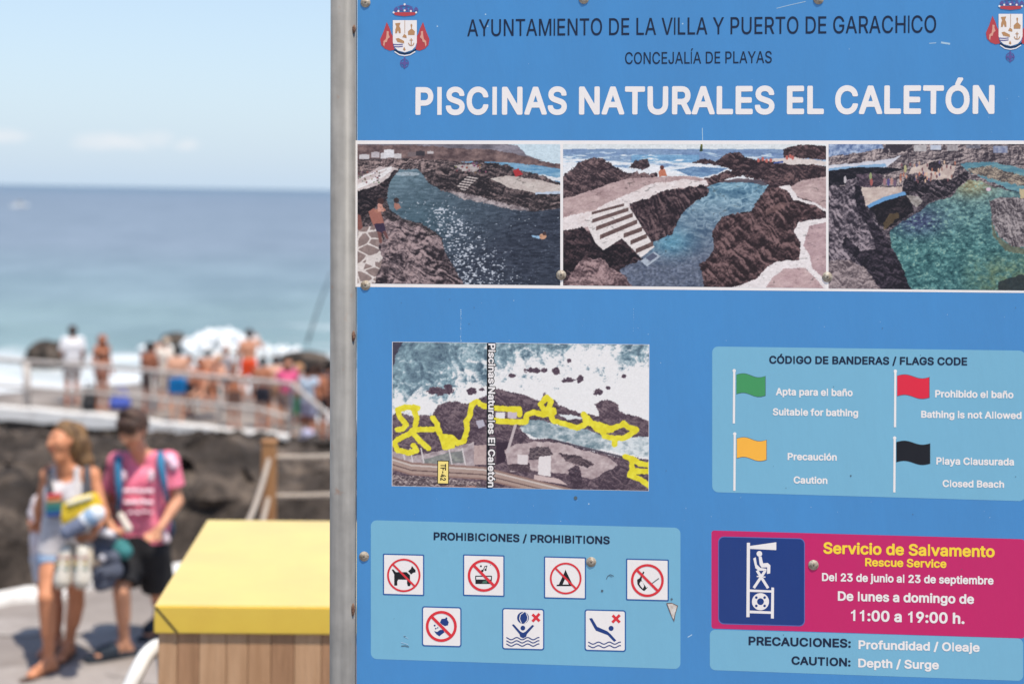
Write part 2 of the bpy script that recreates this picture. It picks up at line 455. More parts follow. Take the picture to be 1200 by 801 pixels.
# glyph outlines (1/1000 units): 'r' regular, 'b' bold; first number is the advance
GL = json.loads(r'''{"r ":[188],"rA":[480,[12,-4,89,-4,140,136,340,135,391,-4,460,-6,468,-2,280,513,196,512,11,4],[164,206,236,427,240,429,314,208,308,205]],"rC":[510,[108,51,148,19,192,-1,240,-11,292,-12,340,-2,383,17,420,46,449,81,469,121,479,161,472,166,408,166,378,109,360,91,336,75,308,64,276,59,216,67,180,86,149,117,126,157,113,205,111,289,127,353,160,405,184,426,212,440,268,450,320,441,348,427,374,405,392,377,404,344,476,343,479,349,472,377,452,423,424,459,388,488,348,508,308,518,264,521,216,516,176,504,136,482,100,449,76,417,54,373,42,329,35,273,36,221,45,165,58,125,78,89]],"rD":[502,[56,-4,232,-6,304,5,343,20,376,40,403,64,427,96,449,140,463,196,468,256,463,316,450,368,428,413,401,448,364,478,312,502,256,513,55,512],[131,64,131,444,244,445,276,439,308,428,336,409,359,384,375,356,386,320,393,268,391,220,384,180,370,144,336,101,288,74,236,64]],"rE":[419,[56,-4,380,-3,381,56,376,63,132,63,131,68,132,222,356,223,361,232,361,284,356,292,132,292,131,444,372,446,378,452,376,513,55,512]],"rG":[520,[108,50,148,19,192,-1,240,-11,292,-12,340,-3,386,17,423,45,452,81,470,117,481,161,484,253,480,261,280,261,277,257,277,201,280,194,408,190,398,141,373,101,336,74,292,60,260,59,228,64,200,74,172,93,152,113,134,141,113,205,111,289,127,353,160,406,184,426,212,440,264,450,316,442,344,428,370,405,388,380,404,344,479,345,471,385,451,425,424,458,388,487,348,507,304,519,252,521,212,516,169,501,136,482,107,457,76,418,54,373,41,329,35,273,36,221,45,165,58,125,82,81]],"rH":[517,[56,-4,124,-6,131,0,131,224,136,226,384,226,386,0,392,-6,461,-4,460,514,387,512,384,295,132,295,130,512,55,512]],"rI":[300,[27,-4,267,-6,275,-1,274,60,191,63,189,68,189,444,274,448,275,508,271,514,26,512,27,447,112,444,112,64,27,61]],"rJ":[396,[71,29,101,7,133,-6,169,-12,209,-11,245,-3,273,9,299,29,321,57,336,93,342,133,340,513,273,515,266,509,266,137,254,93,237,73,213,60,185,56,153,61,127,77,111,101,104,129,102,177,33,179,27,173,27,145,34,93,48,57]],"rL":[393,[56,-4,360,-6,367,0,364,62,131,64,131,508,124,515,60,515,54,508]],"rM":[628,[56,-4,120,-6,128,0,128,392,280,0,288,-6,340,-6,348,0,496,386,499,376,498,0,504,-6,572,-4,572,513,471,512,346,188,316,97,157,512,56,513]],"rN":[523,[56,-4,124,-6,131,0,128,403,196,289,383,-4,468,-4,468,512,400,515,393,508,392,111,141,512,55,512]],"rO":[533,[108,51,148,19,192,-1,240,-11,292,-12,344,0,388,21,424,50,456,89,480,137,494,193,499,253,494,317,481,369,457,417,426,457,388,488,352,506,308,518,264,521,216,516,172,502,136,481,100,449,77,417,54,373,42,329,35,273,36,221,45,165,59,125,78,89],[163,101,128,153,111,217,113,301,120,335,135,369,172,416,220,443,252,449,284,449,336,433,365,413,390,385,407,353,419,313,424,265,422,217,414,177,400,141,380,111,356,88,324,70,292,61,256,59,224,65,188,81]],"rP":[445,[56,-4,129,-4,132,179,248,180,300,188,352,213,374,232,391,256,406,288,413,320,414,356,410,392,399,424,383,452,364,472,336,492,300,507,256,514,55,512],[132,249,132,446,260,444,292,434,316,416,333,384,338,340,329,300,309,272,284,257,256,250]],"rR":[449,[56,-4,124,-6,131,0,131,188,136,192,244,190,349,-4,432,-4,432,4,323,204,364,230,388,256,406,292,415,336,412,388,400,428,376,463,344,489,308,505,260,514,55,512],[132,262,132,446,264,444,296,434,320,415,335,384,339,344,331,308,312,283,288,269,256,262]],"rS":[447,[74,38,110,11,150,-5,198,-14,250,-14,298,-5,337,11,371,35,396,67,411,107,414,151,404,191,382,224,354,248,318,267,160,319,131,343,122,367,125,399,146,428,178,446,222,452,266,447,300,431,322,407,334,373,402,372,407,379,405,399,390,439,366,471,334,495,302,510,266,519,218,521,178,517,142,506,110,490,82,466,62,439,48,399,47,359,55,323,76,291,106,266,142,247,302,195,330,171,339,143,332,107,308,79,270,61,222,55,178,61,142,78,120,103,106,142,38,143,32,135,41,91,55,63]],"rT":[449,[188,-4,256,-6,263,0,263,444,420,447,423,452,420,514,27,512,28,447,186,444]],"rU":[517,[105,44,140,16,180,-2,224,-12,272,-14,316,-8,356,5,394,28,426,60,451,104,462,156,463,508,460,514,392,515,387,508,386,172,377,128,360,100,332,76,300,62,260,58,220,62,185,76,160,96,140,128,130,172,130,508,124,515,55,512,55,152,72,92]],"rV":[480,[199,-4,276,-6,284,0,468,504,464,515,390,512,240,77,202,196,89,512,11,512]],"rY":[472,[199,-4,272,-4,275,208,459,504,456,515,376,512,236,277,96,512,11,512,12,504,197,208]],"rÍ":[300,[27,-4,267,-6,275,-1,274,60,191,63,189,68,189,444,274,448,275,508,271,514,26,512,27,447,112,444,112,64,27,61],[119,555,171,552,179,555,245,656,243,663,167,662,119,563]],"b ":[188],"b-":[453,[94,170,114,161,346,162,358,171,364,184,363,252,354,265,338,271,106,270,94,263,87,248,87,184]],"b.":[188,[42,-8,66,-25,94,-31,122,-27,144,-12,160,8,168,36,165,64,150,90,126,107,98,114,70,109,46,94,29,72,23,44,27,16]],"b/":[249,[-6,-95,10,-103,74,-103,89,-96,97,-84,261,528,260,544,246,557,174,559,154,544,-11,-68]],"b0":[453,[96,18,132,-10,176,-28,228,-34,276,-28,319,-11,352,13,382,49,405,93,424,157,431,221,430,301,421,365,404,418,375,469,340,506,300,529,264,539,224,542,180,537,145,525,116,507,88,481,48,414,24,317,24,189,48,93,71,49],[180,95,157,129,141,185,136,257,142,329,156,377,179,413,208,430,240,431,260,424,280,407,305,353,317,269,310,177,290,117,261,85,240,78,216,77]],"b1":[453,[58,-20,76,-27,392,-27,408,-20,416,-9,418,56,408,75,392,82,303,84,303,508,298,524,284,534,188,534,69,448,61,436,60,352,76,333,100,335,185,396,185,84,76,82,60,76,50,56,50,-4]],"b2":[453,[46,-20,64,-27,388,-27,404,-23,413,-12,416,60,411,72,400,81,214,84,359,244,387,288,403,332,407,392,392,444,360,490,312,524,244,542,204,542,164,534,130,520,100,500,74,472,57,444,43,404,39,364,42,348,56,337,140,338,152,352,157,388,167,408,188,425,212,432,244,431,272,418,289,396,293,368,285,336,260,298,40,60,37,0]],"b3":[453,[62,25,96,-1,140,-22,188,-32,240,-33,292,-23,330,-7,368,21,394,53,413,93,420,133,418,173,406,213,384,251,356,279,320,300,280,313,397,449,399,513,388,531,372,536,68,536,48,524,43,509,43,449,56,429,228,424,134,313,130,241,137,229,152,221,224,219,264,209,291,185,302,149,299,121,283,97,252,81,216,77,180,83,156,96,142,113,133,145,120,157,32,156,17,137,21,101,38,57]],"b4":[453,[20,87,40,78,252,78,255,-4,264,-20,280,-27,344,-27,365,-16,370,0,370,76,420,79,434,88,440,104,440,160,436,176,424,187,370,192,370,320,362,336,344,345,280,344,267,340,255,320,255,192,155,192,334,496,337,516,328,530,312,536,244,536,225,524,16,171,13,104]],"b9":[453,[112,-19,128,-27,200,-27,220,-19,360,188,405,280,414,320,415,360,410,400,397,436,376,472,353,496,324,517,288,533,248,542,212,542,176,537,140,523,83,480,60,448,45,412,37,372,39,320,48,280,68,242,94,212,124,191,160,176,211,164,106,12,104,-4],[176,290,160,314,153,344,155,376,168,404,188,423,212,432,244,431,268,421,288,400,299,368,299,332,286,300,264,280,236,271,204,274]],"b:":[188,[42,-8,66,-25,94,-31,122,-27,144,-12,160,8,168,36,165,64,150,90,126,107,98,114,70,109,46,94,29,72,23,44,27,16],[45,264,70,248,98,244,126,250,149,268,164,292,168,320,162,347,146,369,122,384,94,389,66,383,42,365,26,340,23,312,30,285]],"bA":[480,[-4,-18,16,-27,88,-27,103,-20,156,115,324,115,377,-20,392,-27,464,-27,476,-23,487,-12,487,12,302,516,288,533,196,535,177,520,-9,8],[193,228,240,358,285,228]],"bB":[456,[42,-20,60,-27,256,-27,308,-22,375,4,401,24,423,52,443,108,441,176,419,228,378,268,401,292,418,324,425,360,423,400,415,432,399,464,376,491,348,511,304,529,252,536,60,536,47,532,36,521,33,0],[152,84,152,203,272,201,303,188,322,164,328,144,326,120,316,104,300,93,256,84],[152,314,152,425,264,423,288,414,304,396,309,376,306,352,296,335,280,322,244,313]],"bC":[510,[92,37,136,2,184,-21,236,-32,292,-33,344,-23,392,-2,432,28,464,65,487,109,500,157,497,173,484,185,396,185,385,173,367,129,340,102,300,84,252,81,208,94,173,121,146,165,133,213,132,285,146,345,178,393,224,422,280,428,331,413,363,385,386,333,400,322,476,321,492,330,499,353,477,421,447,465,404,503,364,524,316,538,268,543,212,537,168,523,124,499,92,471,62,433,38,389,22,337,14,285,15,221,21,173,39,117,60,77]],"bD":[502,[42,-20,60,-27,220,-27,300,-18,340,-4,384,20,417,48,444,83,468,132,484,192,489,256,484,320,469,376,444,427,411,468,376,496,316,523,256,534,60,536,38,524,33,508,33,0],[152,84,152,424,240,424,292,412,319,396,339,376,365,320,372,236,356,164,328,122,288,96,236,85]],"bE":[419,[42,-20,60,-27,376,-27,397,-16,402,0,402,60,396,74,384,83,156,84,152,88,152,201,360,202,377,212,382,232,382,292,364,311,152,314,152,424,384,427,394,436,399,452,399,512,388,531,372,536,60,536,38,524,33,508,33,0]],"bF":[410,[42,-20,56,-27,128,-27,149,-12,152,193,348,194,370,208,373,284,356,303,152,307,152,424,380,427,391,436,396,452,396,512,384,531,368,536,60,536,38,524,33,508,33,0]],"bG":[520,[92,36,136,1,184,-21,240,-32,292,-33,344,-24,392,-3,436,29,467,65,491,113,504,173,504,261,488,281,284,283,264,275,256,253,256,197,264,179,280,172,385,169,373,137,352,110,328,93,296,82,236,84,188,107,153,149,134,209,132,285,146,345,177,393,224,422,280,428,328,413,360,385,386,333,400,323,476,322,493,329,501,353,479,417,448,463,405,501,364,523,316,538,268,542,220,539,172,526,133,505,93,473,66,441,39,393,24,349,15,289,14,221,24,161,39,117,60,77]],"bH":[517,[42,-20,56,-27,128,-27,149,-12,152,204,156,205,364,205,368,-12,380,-24,392,-27,460,-27,479,-16,484,0,484,508,472,531,460,536,388,535,368,520,364,316,152,316,148,522,138,532,124,536,56,535,38,524,33,508,33,0]],"bI":[300,[13,-20,31,-27,271,-27,283,-23,294,-12,296,56,291,73,275,83,211,84,210,88,210,424,275,425,291,436,296,452,296,512,283,532,31,536,18,532,7,520,4,452,11,434,27,425,91,424,91,85,27,84,9,72,4,60,4,0]],"bL":[393,[42,-20,60,-27,364,-27,380,-19,388,-4,388,60,384,72,372,82,152,84,151,512,143,528,128,535,52,534,40,527,33,512,33,0]],"bN":[523,[42,-20,56,-27,128,-27,143,-20,151,-8,152,320,368,-19,384,-27,464,-27,485,-16,490,0,490,508,480,530,464,536,396,536,380,528,373,516,372,200,368,194,155,528,140,535,60,536,40,527,33,508,33,0]],"bO":[533,[92,37,136,2,184,-21,236,-32,292,-33,340,-24,388,-4,432,28,468,69,494,117,512,173,520,237,517,305,504,365,482,417,448,464,408,500,372,520,324,536,280,542,224,539,176,526,136,507,100,479,67,441,40,393,25,349,15,289,15,221,21,173,39,117,61,77],[176,117,146,165,132,221,133,297,150,353,180,395,224,422,276,428,324,416,368,379,396,317,402,229,396,189,383,153,344,105,316,89,288,82,252,81,224,87]],"bP":[445,[42,-20,56,-27,128,-27,148,-13,152,157,260,160,316,171,370,200,409,244,425,280,433,316,436,356,430,396,403,460,378,488,348,509,304,527,248,535,60,536,47,532,36,521,33,0],[152,271,152,425,256,423,280,417,300,402,314,376,317,344,312,312,296,288,276,276,252,270]],"bR":[449,[42,-20,56,-27,128,-27,148,-13,152,168,156,171,232,168,329,-12,340,-24,432,-27,452,-12,452,12,352,196,388,224,415,260,431,304,436,352,431,400,415,444,389,480,354,508,304,528,248,535,60,536,38,524,33,508,33,0],[152,283,152,425,260,423,288,414,305,400,316,376,318,344,311,316,296,297,252,283]],"bS":[447,[60,23,98,-6,146,-26,198,-35,258,-34,306,-25,352,-5,386,21,413,55,431,99,435,151,425,195,401,235,370,263,330,285,174,336,150,353,143,367,146,395,164,415,194,428,234,431,266,425,292,411,305,395,314,364,326,353,402,351,415,355,426,367,428,379,416,435,387,479,346,512,310,529,270,539,218,542,174,538,134,526,99,507,70,484,46,453,29,411,25,359,36,315,58,279,86,254,127,231,290,177,313,159,318,139,310,111,288,91,254,79,210,77,174,85,150,99,136,119,127,151,114,162,26,161,12,143,16,103,33,59]],"bT":[449,[174,-20,192,-27,260,-27,281,-12,284,424,416,425,432,429,444,448,444,508,439,524,428,533,32,536,18,532,7,520,5,448,19,428,165,424,166,0]],"bU":[517,[88,31,124,2,172,-22,220,-33,272,-35,320,-29,368,-12,412,15,443,48,470,96,484,160,484,508,472,531,460,536,388,535,368,520,363,152,349,120,328,98,296,83,260,79,220,84,192,96,168,120,154,152,149,520,140,531,124,536,56,535,38,524,33,508,34,148,52,84]],"ba":[389,[43,7,86,-21,142,-35,202,-31,250,-11,274,-27,338,-27,358,-16,364,-1,362,279,345,335,306,379,274,396,242,406,198,411,158,409,118,399,86,384,58,363,36,339,14,291,19,275,30,266,106,248,120,255,134,279,150,293,170,301,198,304,222,300,237,291,248,259,98,231,58,213,29,187,7,143,4,91,17,43],[126,85,120,95,119,111,134,129,170,140,246,151,249,147,240,107,210,80,162,73]],"bb":[424,[33,-18,49,-27,113,-27,129,-21,141,-8,181,-29,229,-35,265,-32,301,-21,342,4,375,40,399,84,414,140,417,200,411,252,396,300,373,341,327,384,269,407,197,409,145,388,141,392,141,512,133,528,117,536,45,534,33,527,26,512,26,0],[169,95,151,124,141,164,141,212,150,252,166,280,189,297,221,303,249,298,277,276,297,232,301,176,290,124,269,92,241,76,201,76]],"bc":[396,[70,20,102,-6,139,-24,182,-34,222,-35,262,-28,302,-13,334,9,363,40,390,100,386,116,374,127,298,143,282,133,269,104,250,85,222,74,190,75,166,84,146,104,132,132,124,168,125,212,135,252,152,280,178,298,214,303,246,294,267,276,283,244,298,235,370,251,382,259,388,280,375,316,354,348,324,376,290,395,254,406,214,411,174,409,138,400,102,383,74,361,49,332,28,296,16,260,8,212,8,164,27,84,47,48]],"bd":[424,[70,15,114,-17,174,-34,238,-30,286,-7,295,-20,310,-27,374,-27,394,-15,399,0,399,508,396,520,386,532,310,536,288,524,284,512,282,386,254,402,226,409,186,411,146,405,87,376,41,324,22,284,12,248,9,152,29,76],[154,94,135,124,125,164,124,212,134,252,150,280,171,296,202,303,234,298,262,276,280,236,284,176,274,124,254,93,226,76,186,76]],"be":[404,[69,20,102,-6,142,-25,186,-34,230,-35,270,-28,311,-12,345,12,370,40,392,88,389,104,374,116,298,131,286,124,270,96,254,83,230,74,202,74,175,80,154,92,138,112,127,140,374,143,392,152,398,168,397,216,385,284,358,337,314,380,282,397,242,408,206,411,162,407,98,380,68,356,46,328,15,256,8,212,8,164,26,84,46,48],[134,248,131,252,136,264,157,288,178,299,202,303,226,301,246,292,263,276,275,252,270,248]],"bf":[254,[62,-20,78,-27,146,-27,160,-20,167,-8,169,296,170,300,238,302,250,312,255,328,255,380,249,396,230,406,170,406,169,428,178,444,230,442,250,455,270,524,262,539,246,548,174,556,142,550,110,536,82,513,64,484,55,452,53,408,-2,405,-19,388,-20,324,-14,309,2,300,50,300,54,296,54,0]],"bg":[425,[58,-124,93,-151,134,-168,178,-176,230,-177,274,-169,318,-153,350,-130,377,-99,394,-59,399,-11,399,381,386,403,310,406,294,399,286,385,258,400,226,409,154,407,122,396,90,378,42,325,15,261,7,181,18,109,49,49,94,6,154,-18,218,-21,254,-13,282,2,284,-3,281,-31,270,-50,246,-64,218,-70,166,-64,144,-51,114,-17,98,-14,86,-18,34,-48,24,-63,29,-87],[152,105,133,133,124,173,125,217,136,257,152,281,175,297,206,303,238,296,265,273,281,233,285,177,274,129,254,102,226,88,182,89]],"bh":[410,[35,-20,49,-27,117,-27,138,-12,143,252,165,287,205,302,245,293,258,280,266,260,273,-13,293,-27,361,-27,377,-19,384,-4,383,260,377,300,365,332,329,378,277,405,209,410,177,404,145,389,141,392,140,512,133,528,117,536,45,534,33,527,26,512,26,0]],"bi":[167,[33,-19,49,-27,117,-27,133,-18,140,-4,141,380,133,398,117,406,45,405,33,398,26,384,26,0],[33,437,57,421,81,416,105,419,129,432,146,452,153,476,150,504,137,526,117,542,89,551,61,547,37,533,21,512,14,488,18,460]],"bj":[167,[-30,-161,-14,-169,18,-169,74,-155,113,-123,136,-75,141,-35,141,381,134,397,122,405,46,406,34,399,26,385,25,-39,18,-56,-18,-61,-34,-75,-37,-143],[34,436,56,421,82,416,110,421,130,433,146,453,153,477,150,503,138,525,118,542,90,550,62,548,38,534,21,513,14,485,19,457]],"bl":[189,[54,2,93,-22,141,-29,193,-21,204,-10,208,2,192,70,177,80,142,82,141,510,133,528,117,536,45,534,33,527,26,514,26,74,34,34]],"bm":[610,[35,-20,49,-27,117,-27,138,-12,142,256,161,290,181,301,201,303,233,293,247,268,250,-12,261,-23,273,-27,337,-27,353,-21,362,0,363,260,381,291,417,303,453,294,462,284,468,268,472,-12,493,-27,557,-27,573,-22,584,0,584,264,575,316,555,356,513,394,453,412,417,412,381,404,348,388,321,365,285,397,241,412,189,410,141,389,117,406,53,406,37,401,26,380,26,0]],"bn":[410,[35,-20,49,-27,117,-27,138,-12,143,252,151,272,165,288,185,298,209,302,233,299,249,290,260,276,267,256,272,-12,281,-22,297,-27,361,-27,379,-16,384,0,381,280,361,340,321,384,285,402,237,411,189,407,141,387,129,400,113,406,49,406,31,396,26,380,26,0]],"bo":[415,[70,20,102,-6,142,-25,186,-34,230,-34,274,-25,306,-10,338,13,366,44,388,84,402,128,408,176,405,228,396,272,379,312,354,348,322,377,290,395,254,407,218,411,174,409,138,400,102,383,74,361,49,332,28,296,16,260,8,212,8,164,27,84,47,48],[154,94,135,124,124,168,125,216,137,256,154,282,178,298,210,303,242,296,270,271,288,228,292,172,281,124,259,92,230,76,186,76]],"bp":[424,[35,-163,49,-169,117,-170,135,-159,141,-143,141,-15,145,-11,173,-26,205,-34,249,-34,285,-27,345,6,370,33,391,65,406,105,415,153,416,213,409,261,394,305,372,341,345,370,309,394,273,407,229,411,181,405,141,385,129,401,113,406,49,406,29,392,26,-143],[170,93,152,121,141,161,141,210,150,253,167,281,189,297,221,303,249,298,279,273,296,233,301,177,290,125,270,93,241,76,201,76]],"br":[259,[35,-20,49,-27,117,-27,138,-12,143,256,157,280,177,293,205,299,249,296,265,306,270,320,270,384,267,396,257,407,189,410,137,390,117,406,53,406,41,403,29,392,26,0]],"bs":[365,[48,14,76,-9,116,-26,156,-34,204,-34,248,-27,284,-12,313,8,337,36,355,76,358,116,350,152,331,184,310,204,280,221,160,255,136,272,137,284,148,295,188,306,224,296,248,260,264,251,340,268,351,288,342,320,320,357,288,385,228,408,148,408,84,384,40,342,23,304,20,264,28,228,47,196,96,160,220,125,236,116,241,104,236,90,220,79,176,73,136,85,116,123,103,132,88,133,24,118,10,104,10,84,25,44]],"bt":[227,[71,4,114,-23,166,-31,222,-24,234,-15,240,0,222,72,202,81,158,78,153,96,153,296,154,300,206,300,223,308,231,324,230,384,222,399,210,405,153,408,153,476,146,489,130,498,62,498,48,492,38,476,37,408,-5,404,-20,384,-20,324,-16,312,-2,301,34,300,38,296,39,72,50,33]],"bu":[410,[70,11,110,-17,165,-31,221,-28,269,-8,281,-21,297,-27,361,-27,378,-17,384,-1,384,379,373,401,361,406,293,406,272,391,266,127,258,107,244,91,225,81,201,77,177,81,161,90,143,123,138,391,129,402,113,406,49,406,31,395,26,379,27,111,41,55]],"bv":[389,[144,-20,161,-27,229,-27,251,-12,397,372,397,388,385,402,301,406,284,396,193,157,105,396,85,406,17,406,5,403,-6,392,-7,368]],"bw":[567,[119,-19,135,-27,199,-27,220,-16,283,195,347,-16,367,-27,431,-27,448,-20,455,-8,571,372,566,396,543,406,479,406,459,396,399,187,338,396,319,406,239,403,226,388,171,185,108,396,87,406,19,406,5,400,-3,388,-3,372]],"by":[389,[28,-157,41,-165,73,-171,133,-166,176,-145,209,-108,229,-69,397,371,397,387,385,402,301,406,283,395,193,156,105,396,89,406,17,406,-5,395,-8,371,134,-1,119,-41,105,-60,57,-59,40,-69,21,-133]],"bÓ":[533,[92,37,138,1,196,-24,252,-33,320,-29,372,-12,420,18,465,65,494,117,513,177,520,253,512,333,494,393,460,450,420,491,372,520,311,541,381,649,381,669,368,683,288,686,268,677,215,569,213,553,219,541,160,520,112,489,68,443,40,393,25,349,16,301,14,237,18,189,45,105],[176,117,146,165,132,221,133,297,150,353,180,395,224,422,276,428,324,416,368,379,396,317,402,229,396,189,383,153,344,105,316,89,288,82,252,81,224,87]],"bñ":[410,[35,-20,49,-27,117,-27,138,-12,143,252,151,272,165,288,185,298,209,302,233,299,249,290,260,276,267,256,272,-12,281,-22,297,-27,361,-27,379,-16,384,0,381,280,361,340,321,384,285,402,237,411,189,407,141,387,129,400,113,406,49,406,31,396,26,380,26,0],[87,428,105,421,153,421,167,428,177,443,233,421,257,420,281,425,305,442,321,467,330,500,328,528,318,540,305,544,253,542,233,520,181,543,153,545,129,539,103,520,87,492,79,448]],"bó":[415,[70,20,110,-11,150,-28,198,-35,250,-31,294,-17,333,8,366,44,388,84,402,128,408,188,402,248,389,292,366,332,330,370,294,393,249,408,322,520,322,540,306,554,226,556,210,549,155,436,155,420,164,408,122,393,82,368,49,332,27,292,9,224,11,140,32,72],[154,94,135,124,124,168,125,216,137,256,154,282,178,298,210,303,242,296,270,271,288,228,292,172,281,124,259,92,230,76,186,76]]}''')


def _fix():
    for wgt in 'rb':
        H = GL[wgt + 'H']
        ys = H[1][1::2]
        top, bot = max(ys), min(ys)
        xs = H[1][0::2]
        T = GL[wgt + 'T']
        stem = {'r': 58, 'b': 100}[wgt]
        GL[wgt + 'I'] = [int(stem * 2.25), [int(stem * .62), bot, int(stem * 1.62), bot, int(stem * 1.62), top, int(stem * .62), top]]
        if wgt == 'r':
            acc = [l_ for l_ in GL['rÍ'][1:] if min(l_[1::2]) > top - 20]
            ox = min(acc[0][0::2]) - int(stem * .62)
            GL['rÍ'] = GL['rI'] + [[v - ox if i % 2 == 0 else v for i, v in enumerate(acc[0])]]
        else:
            asc = max(GL['bd'][1][1::2] + GL['bd'][2][1::2])
            st = 92
            GL['bl'] = [int(st * 2.1), [int(st * .55), bot, int(st * 1.55), bot, int(st * 1.55), asc, int(st * .55), asc]]
            GL['b1'] = [420, [190, bot, 290, bot, 290, top, 214, top, 196, top - 52, 150, top - 92, 84, top - 118, 84, top - 208, 140, top - 190, 190, top - 160]]


_fix()


def lettering(name, txt, x0, y0, x1, y1, cap, m, layer, parent=None, w='b', track=0, grow=0.0, rot=None):
    """one printed line: baseline from (x0,y0) to (x1,y1) photo px, capital height cap px"""
    a, b = sp(x0, y0), sp(x1, y1)
    c = sp(x0, y0 - cap)
    H = GL[w + 'H'][1][1::2]
    hb, ht = min(H), max(H)
    pen, parts_, lo, hi = 0, [], 1e9, -1e9
    for ch in txt:
        g = GL[w + ch]
        if len(g) > 1:
            gap = pen + min(min(lp[0::2]) for lp in g[1:]) - hi
            if hi > -1e8 and gap < 10:
                pen += 10 - gap
        for lp in g[1:]:
            xs = [x + pen for x in lp[0::2]]
            parts_.append((xs, lp[1::2]))
            lo, hi = min(lo, min(xs)), max(hi, max(xs))
        pen += g[0] + track
    L = np.linalg.norm(b - a)
    e = (b - a) / L
    nrm = np.array([-e[1], e[0]])
    ch_m = np.linalg.norm(c - a)
    sx_, sy_ = L / (hi - lo), ch_m / (ht - hb)
    cu_ = bpy.data.curves.new(name, 'CURVE')
    cu_.dimensions = '2D'
    cu_.fill_mode = 'BOTH'
    for xs, ys in parts_:
        s = cu_.splines.new('POLY')
        s.points.add(len(xs) - 1)
        s.use_cyclic_u = True
        for i, (x, y) in enumerate(zip(xs, ys)):
            p = a + e * ((x - lo) * sx_) + nrm * ((y - hb) * sy_)
            s.points[i].co = (p[0], p[1], 0, 1)
    tmp = bpy.data.objects.new('tmp', cu_)
    COL.objects.link(tmp)
    bpy.context.view_layer.update()
    me = bpy.data.meshes.new_from_object(tmp.evaluated_get(bpy.context.evaluated_depsgraph_get()))
    n = len(me.vertices)
    co = np.zeros(n * 3)
    me.vertices.foreach_get('co', co)
    co = co.reshape(-1, 3)
    nv = np.stack([co[:, 0], np.full(n, -LAY * layer), co[:, 1]], 1)
    me.vertices.foreach_set('co', nv.ravel())
    me.update()
    bpy.data.objects.remove(tmp)
    bpy.data.curves.remove(cu_)
    me.name = name
    me.materials.clear()
    me.materials.append(m)
    o = bpy.data.objects.new(name, me)
    COL.objects.link(o)
    o.parent = parent if parent is not None else sign
    return o


V_BLUE = vinyl('board blue vinyl', (73, 141, 199), 0.36, 0.90)
V_LIGHT = vinyl('light blue vinyl', (121, 180, 206), 0.4, 0.95)
V_WHITE = vinyl('white vinyl', (240, 233, 228), 0.45, 0.97)
V_DARK = vinyl('dark navy print', (8, 30, 60), 0.45)
V_BLACK = vinyl('black print', (16, 18, 25), 0.45)
V_PINK = vinyl('magenta vinyl', (200, 34, 102), 0.4)
V_NAVY = vinyl('deep blue vinyl', (24, 58, 124), 0.4)
V_EDGE = vinyl('tile edge blue', (38, 94, 158), 0.4)
V_YEL = vinyl('yellow print', (255, 216, 60), 0.45)
V_RED = vinyl('red print', (222, 48, 58), 0.42)
V_FRED = vinyl('flag red', (226, 40, 66), 0.42)
V_FGRN = vinyl('flag green', (66, 152, 92), 0.42)
V_FYEL = vinyl('flag yellow', (254, 184, 66), 0.42)
V_FBLK = vinyl('flag black', (17, 20, 30), 0.42)

# board: 3 mm panel with a slight bevel, right edge out of the frame
uL, uR = sp(418.3, 400)[0], sp(1236, 400)[0]
wT, wB = sp(800, -16)[1], sp(800, 838)[1]
b = MB()
b.box((uL, 0.0, wB), (uR, 0.004, wT), 0.0008)
b.build('panel', V_BLUE, sign)

# galvanised square-ish posts with rounded corners
STEEL = bpy.data.materials.new('weathered galvanised steel')
STEEL.use_nodes = True
_t = STEEL.node_tree
_b = _t.nodes['Principled BSDF']
_b.inputs['Metallic'].default_value = 0.0
_b.inputs['Specular IOR Level'].default_value = 0.3
_b.inputs['Roughness'].default_value = 0.5
_co = _t.nodes.new('ShaderNodeTexCoord')
_mp = _t.nodes.new('ShaderNodeMapping')
_mp.inputs['Scale'].default_value = (60, 60, 5)
_t.links.new(_co.outputs['Object'], _mp.inputs[0])
_n1 = _t.nodes.new('ShaderNodeTexNoise')
_n1.inputs['Scale'].default_value = 1.0
_n1.inputs['Detail'].default_value = 7
_t.links.new(_mp.outputs[0], _n1.inputs['Vector'])
_n2 = _t.nodes.new('ShaderNodeTexNoise')
_n2.inputs['Scale'].default_value = 26
_n2.inputs['Detail'].default_value = 5
_t.links.new(_co.outputs['Object'], _n2.inputs['Vector'])
_mx = wmath('MULTIPLY_ADD', _n1.outputs[0], 0.55, wmath('MULTIPLY', _n2.outputs[0], 0.45, tree=_t), tree=_t)
_rp = _t.nodes.new('ShaderNodeValToRGB')
_rp.color_ramp.elements[0].position = 0.3
_rp.color_ramp.elements[0].color = (0.145, 0.139, 0.131, 1)
_rp.color_ramp.elements[1].position = 0.68
_rp.color_ramp.elements[1].color = (0.25, 0.24, 0.226, 1)
_t.links.new(_mx, _rp.inputs[0])
_n3 = _t.nodes.new('ShaderNodeTexNoise')                 # few rust freckles
_n3.inputs['Scale'].default_value = 34
_n3.inputs['Detail'].default_value = 3
_t.links.new(_co.outputs['Object'], _n3.inputs['Vector'])
_fr = wmath('MULTIPLY', wmath('SUBTRACT', _n3.outputs[0], 0.66, tree=_t), 7.0, tree=_t)
_fr.node.use_clamp = True
_mr = _t.nodes.new('ShaderNodeMixRGB')
_mr.inputs[2].default_value = (0.19, 0.10, 0.06, 1)
_t.links.new(wmath('MULTIPLY', _fr, 0.7, tree=_t), _mr.inputs[0])
_t.links.new(_rp.outputs[0], _mr.inputs[1])
_t.links.new(_mr.outputs[0], _b.inputs['Base Color'])
_bp = _t.nodes.new('ShaderNodeBump')
_bp.inputs['Strength'].default_value = 0.12
_bp.inputs['Distance'].default_value = 0.003
_t.links.new(_n2.outputs[0], _bp.inputs['Height'])
_t.links.new(_bp.outputs[0], _b.inputs['Normal'])


